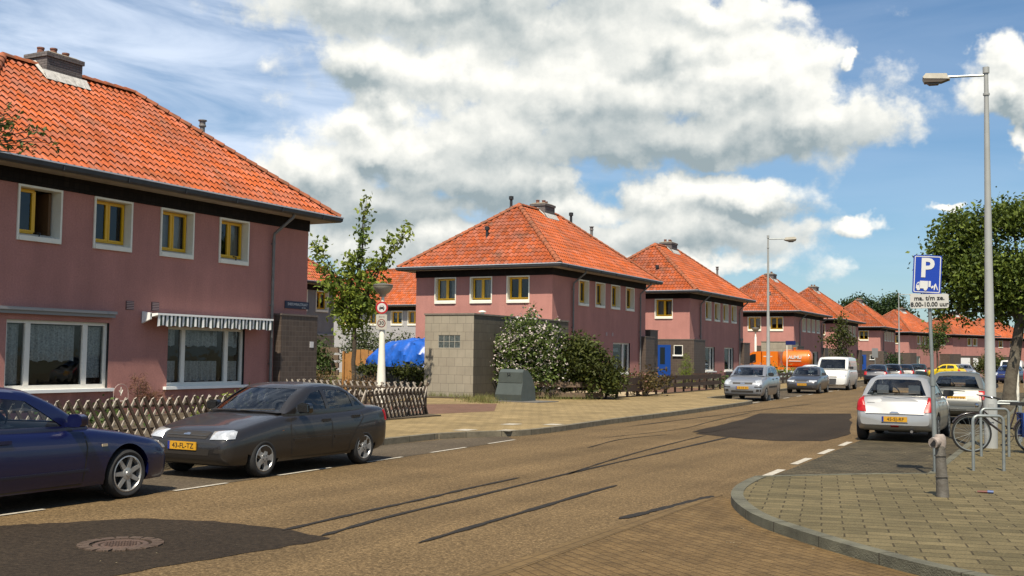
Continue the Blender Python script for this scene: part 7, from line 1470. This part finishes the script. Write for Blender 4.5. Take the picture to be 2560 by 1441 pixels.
# orange tanker lorry in the side street, facing left
tk = thing('tanker_lorry', 'bright orange tanker lorry with white lettering on its tank, parked across the side street', 'lorry', (-21.8, 86.6, 0), 0)
P_or = paint('tanker_orange', (.80, .19, .008), 0, .4)
# local: front towards -x, near side faces -y
b = MB(); b.prism([(-2.95, .75), (-2.95, 1.10), (-2.75, 1.42), (-2.25, 2.05), (-1.75, 2.33), (-1.15, 2.36), (-1.12, .75)], 'y', -.98, .98); cabn = b.build('cab', P_or, tk)
b = MB(); b.prism([(-2.60, 1.42), (-2.18, 1.93), (-1.85, 2.12), (-1.55, 2.15), (-1.55, 1.50), (-2.2, 1.38)], 'y', -.993, -.985); b.prism([(-2.60, 1.42), (-2.18, 1.93), (-1.85, 2.12), (-1.55, 2.15), (-1.55, 1.50), (-2.2, 1.38)], 'y', .985, .993); b.build('side_window', mat('lorry_glass', (.012, .018, .02), .06), cabn)
b = MB(); b.add([(-2.745, -.85, 1.45), (-2.745, .85, 1.45), (-2.27, .78, 2.045), (-2.27, -.78, 2.045)], [(0, 1, 2, 3)]); b.build('windscreen', MATS['lorry_glass'], cabn, fix=False)
b = MB(); b.box((-2.98, -.9, .45), (-1.2, .9, .75)); b.box((-1.1, -.4, .55), (2.9, .4, .85)); b.box((-1.05, -.95, .45), (.3, .95, .8)); b.build('chassis', M_trim, tk)
b = MB(); b.box((-1.05, -1.0, 1.05), (.18, 1.0, 2.36)); b.box((-1.05, -1.0, .95), (2.55, 1.0, 1.12)); b.build('pump_housing', P_or, tk)
T = Matrix.Translation((0, 0, 1.78)) @ Matrix.Rotation(R(90), 4, 'Y'); b = MB(); b.lathe([(0, .36), (.45, .38), (.62, .46), (.64, .56), (.64, 2.35), (.61, 2.48), (.42, 2.58), (0, 2.62)], 36, M=T @ Matrix.Scale(1.0, 4)); tank = b.build('tank', P_or, tk, smooth=40)
b = MB()
for x in (.62, 1.5, 2.32): b.lathe([(.655, x), (.665, x + .01), (.665, x + .05), (.655, x + .06)], 36, M=T)
b.tube([(1.25, 0, 2.40), (1.25, 0, 2.62)], .10, 12); b.tube([(1.25, 0, 2.62), (1.25, 0, 2.68)], .15, 12); b.tube([(.5, 0, 2.48), (2.4, 0, 2.46)], .03, 8); b.build('tank_bands', P_or, tank, smooth=40)
put_text('tank_lettering', 'AUMU', .36, M_sw, tank, Matrix.Translation((1.42, -.655, 1.90)) @ UPX @ Matrix.Shear('XZ', 4, (.3, 0)) if False else Matrix.Translation((1.42, -.655, 1.90)) @ UPX, bold=.012, ext=.02, sx=1.0)
b = MB(); b.box((.95, -.668, 1.60), (1.9, -.63, 1.66)); b.build('tank_lettering_line', M_sw, tank)
b = MB(); b.box((-.95, -1.006, 1.92), (-.25, -1.001, 2.0)); b.build('side_lettering', mat('faded_white', (.75, .6, .45), .6), tk)
wt, wr_ = wheel_meshes(.40, 'cap')
for x in (-2.1, 1.6):
    for sd in (-1, 1): w = link('wheel', wt, tk); w.location = (x, sd * .87, .40); w.rotation_euler = (0, 0, R(90) * -sd); link('rim', wr_, w)
b = MB(); b.tube([(-2.2, -1.15, 1.5), (-2.2, -1.15, 1.95)], .07, 8); b.tube([(-2.2, -1.15, 1.9), (-2.1, -.95, 1.95)], .02, 6); b.build('wing_mirror', M_bplast, tk)
# planted bed and low wall in front of the tanker
w = thing('garden_wall', 'low dark wall with plants in front of the tanker', 'wall', (-20.4, 80.6, .1)); b = MB(); b.box((0, 0, 0), (4.0, .3, .35)); b.build('stones', mat('dark_stone', (.12, .12, .115), .95), w)
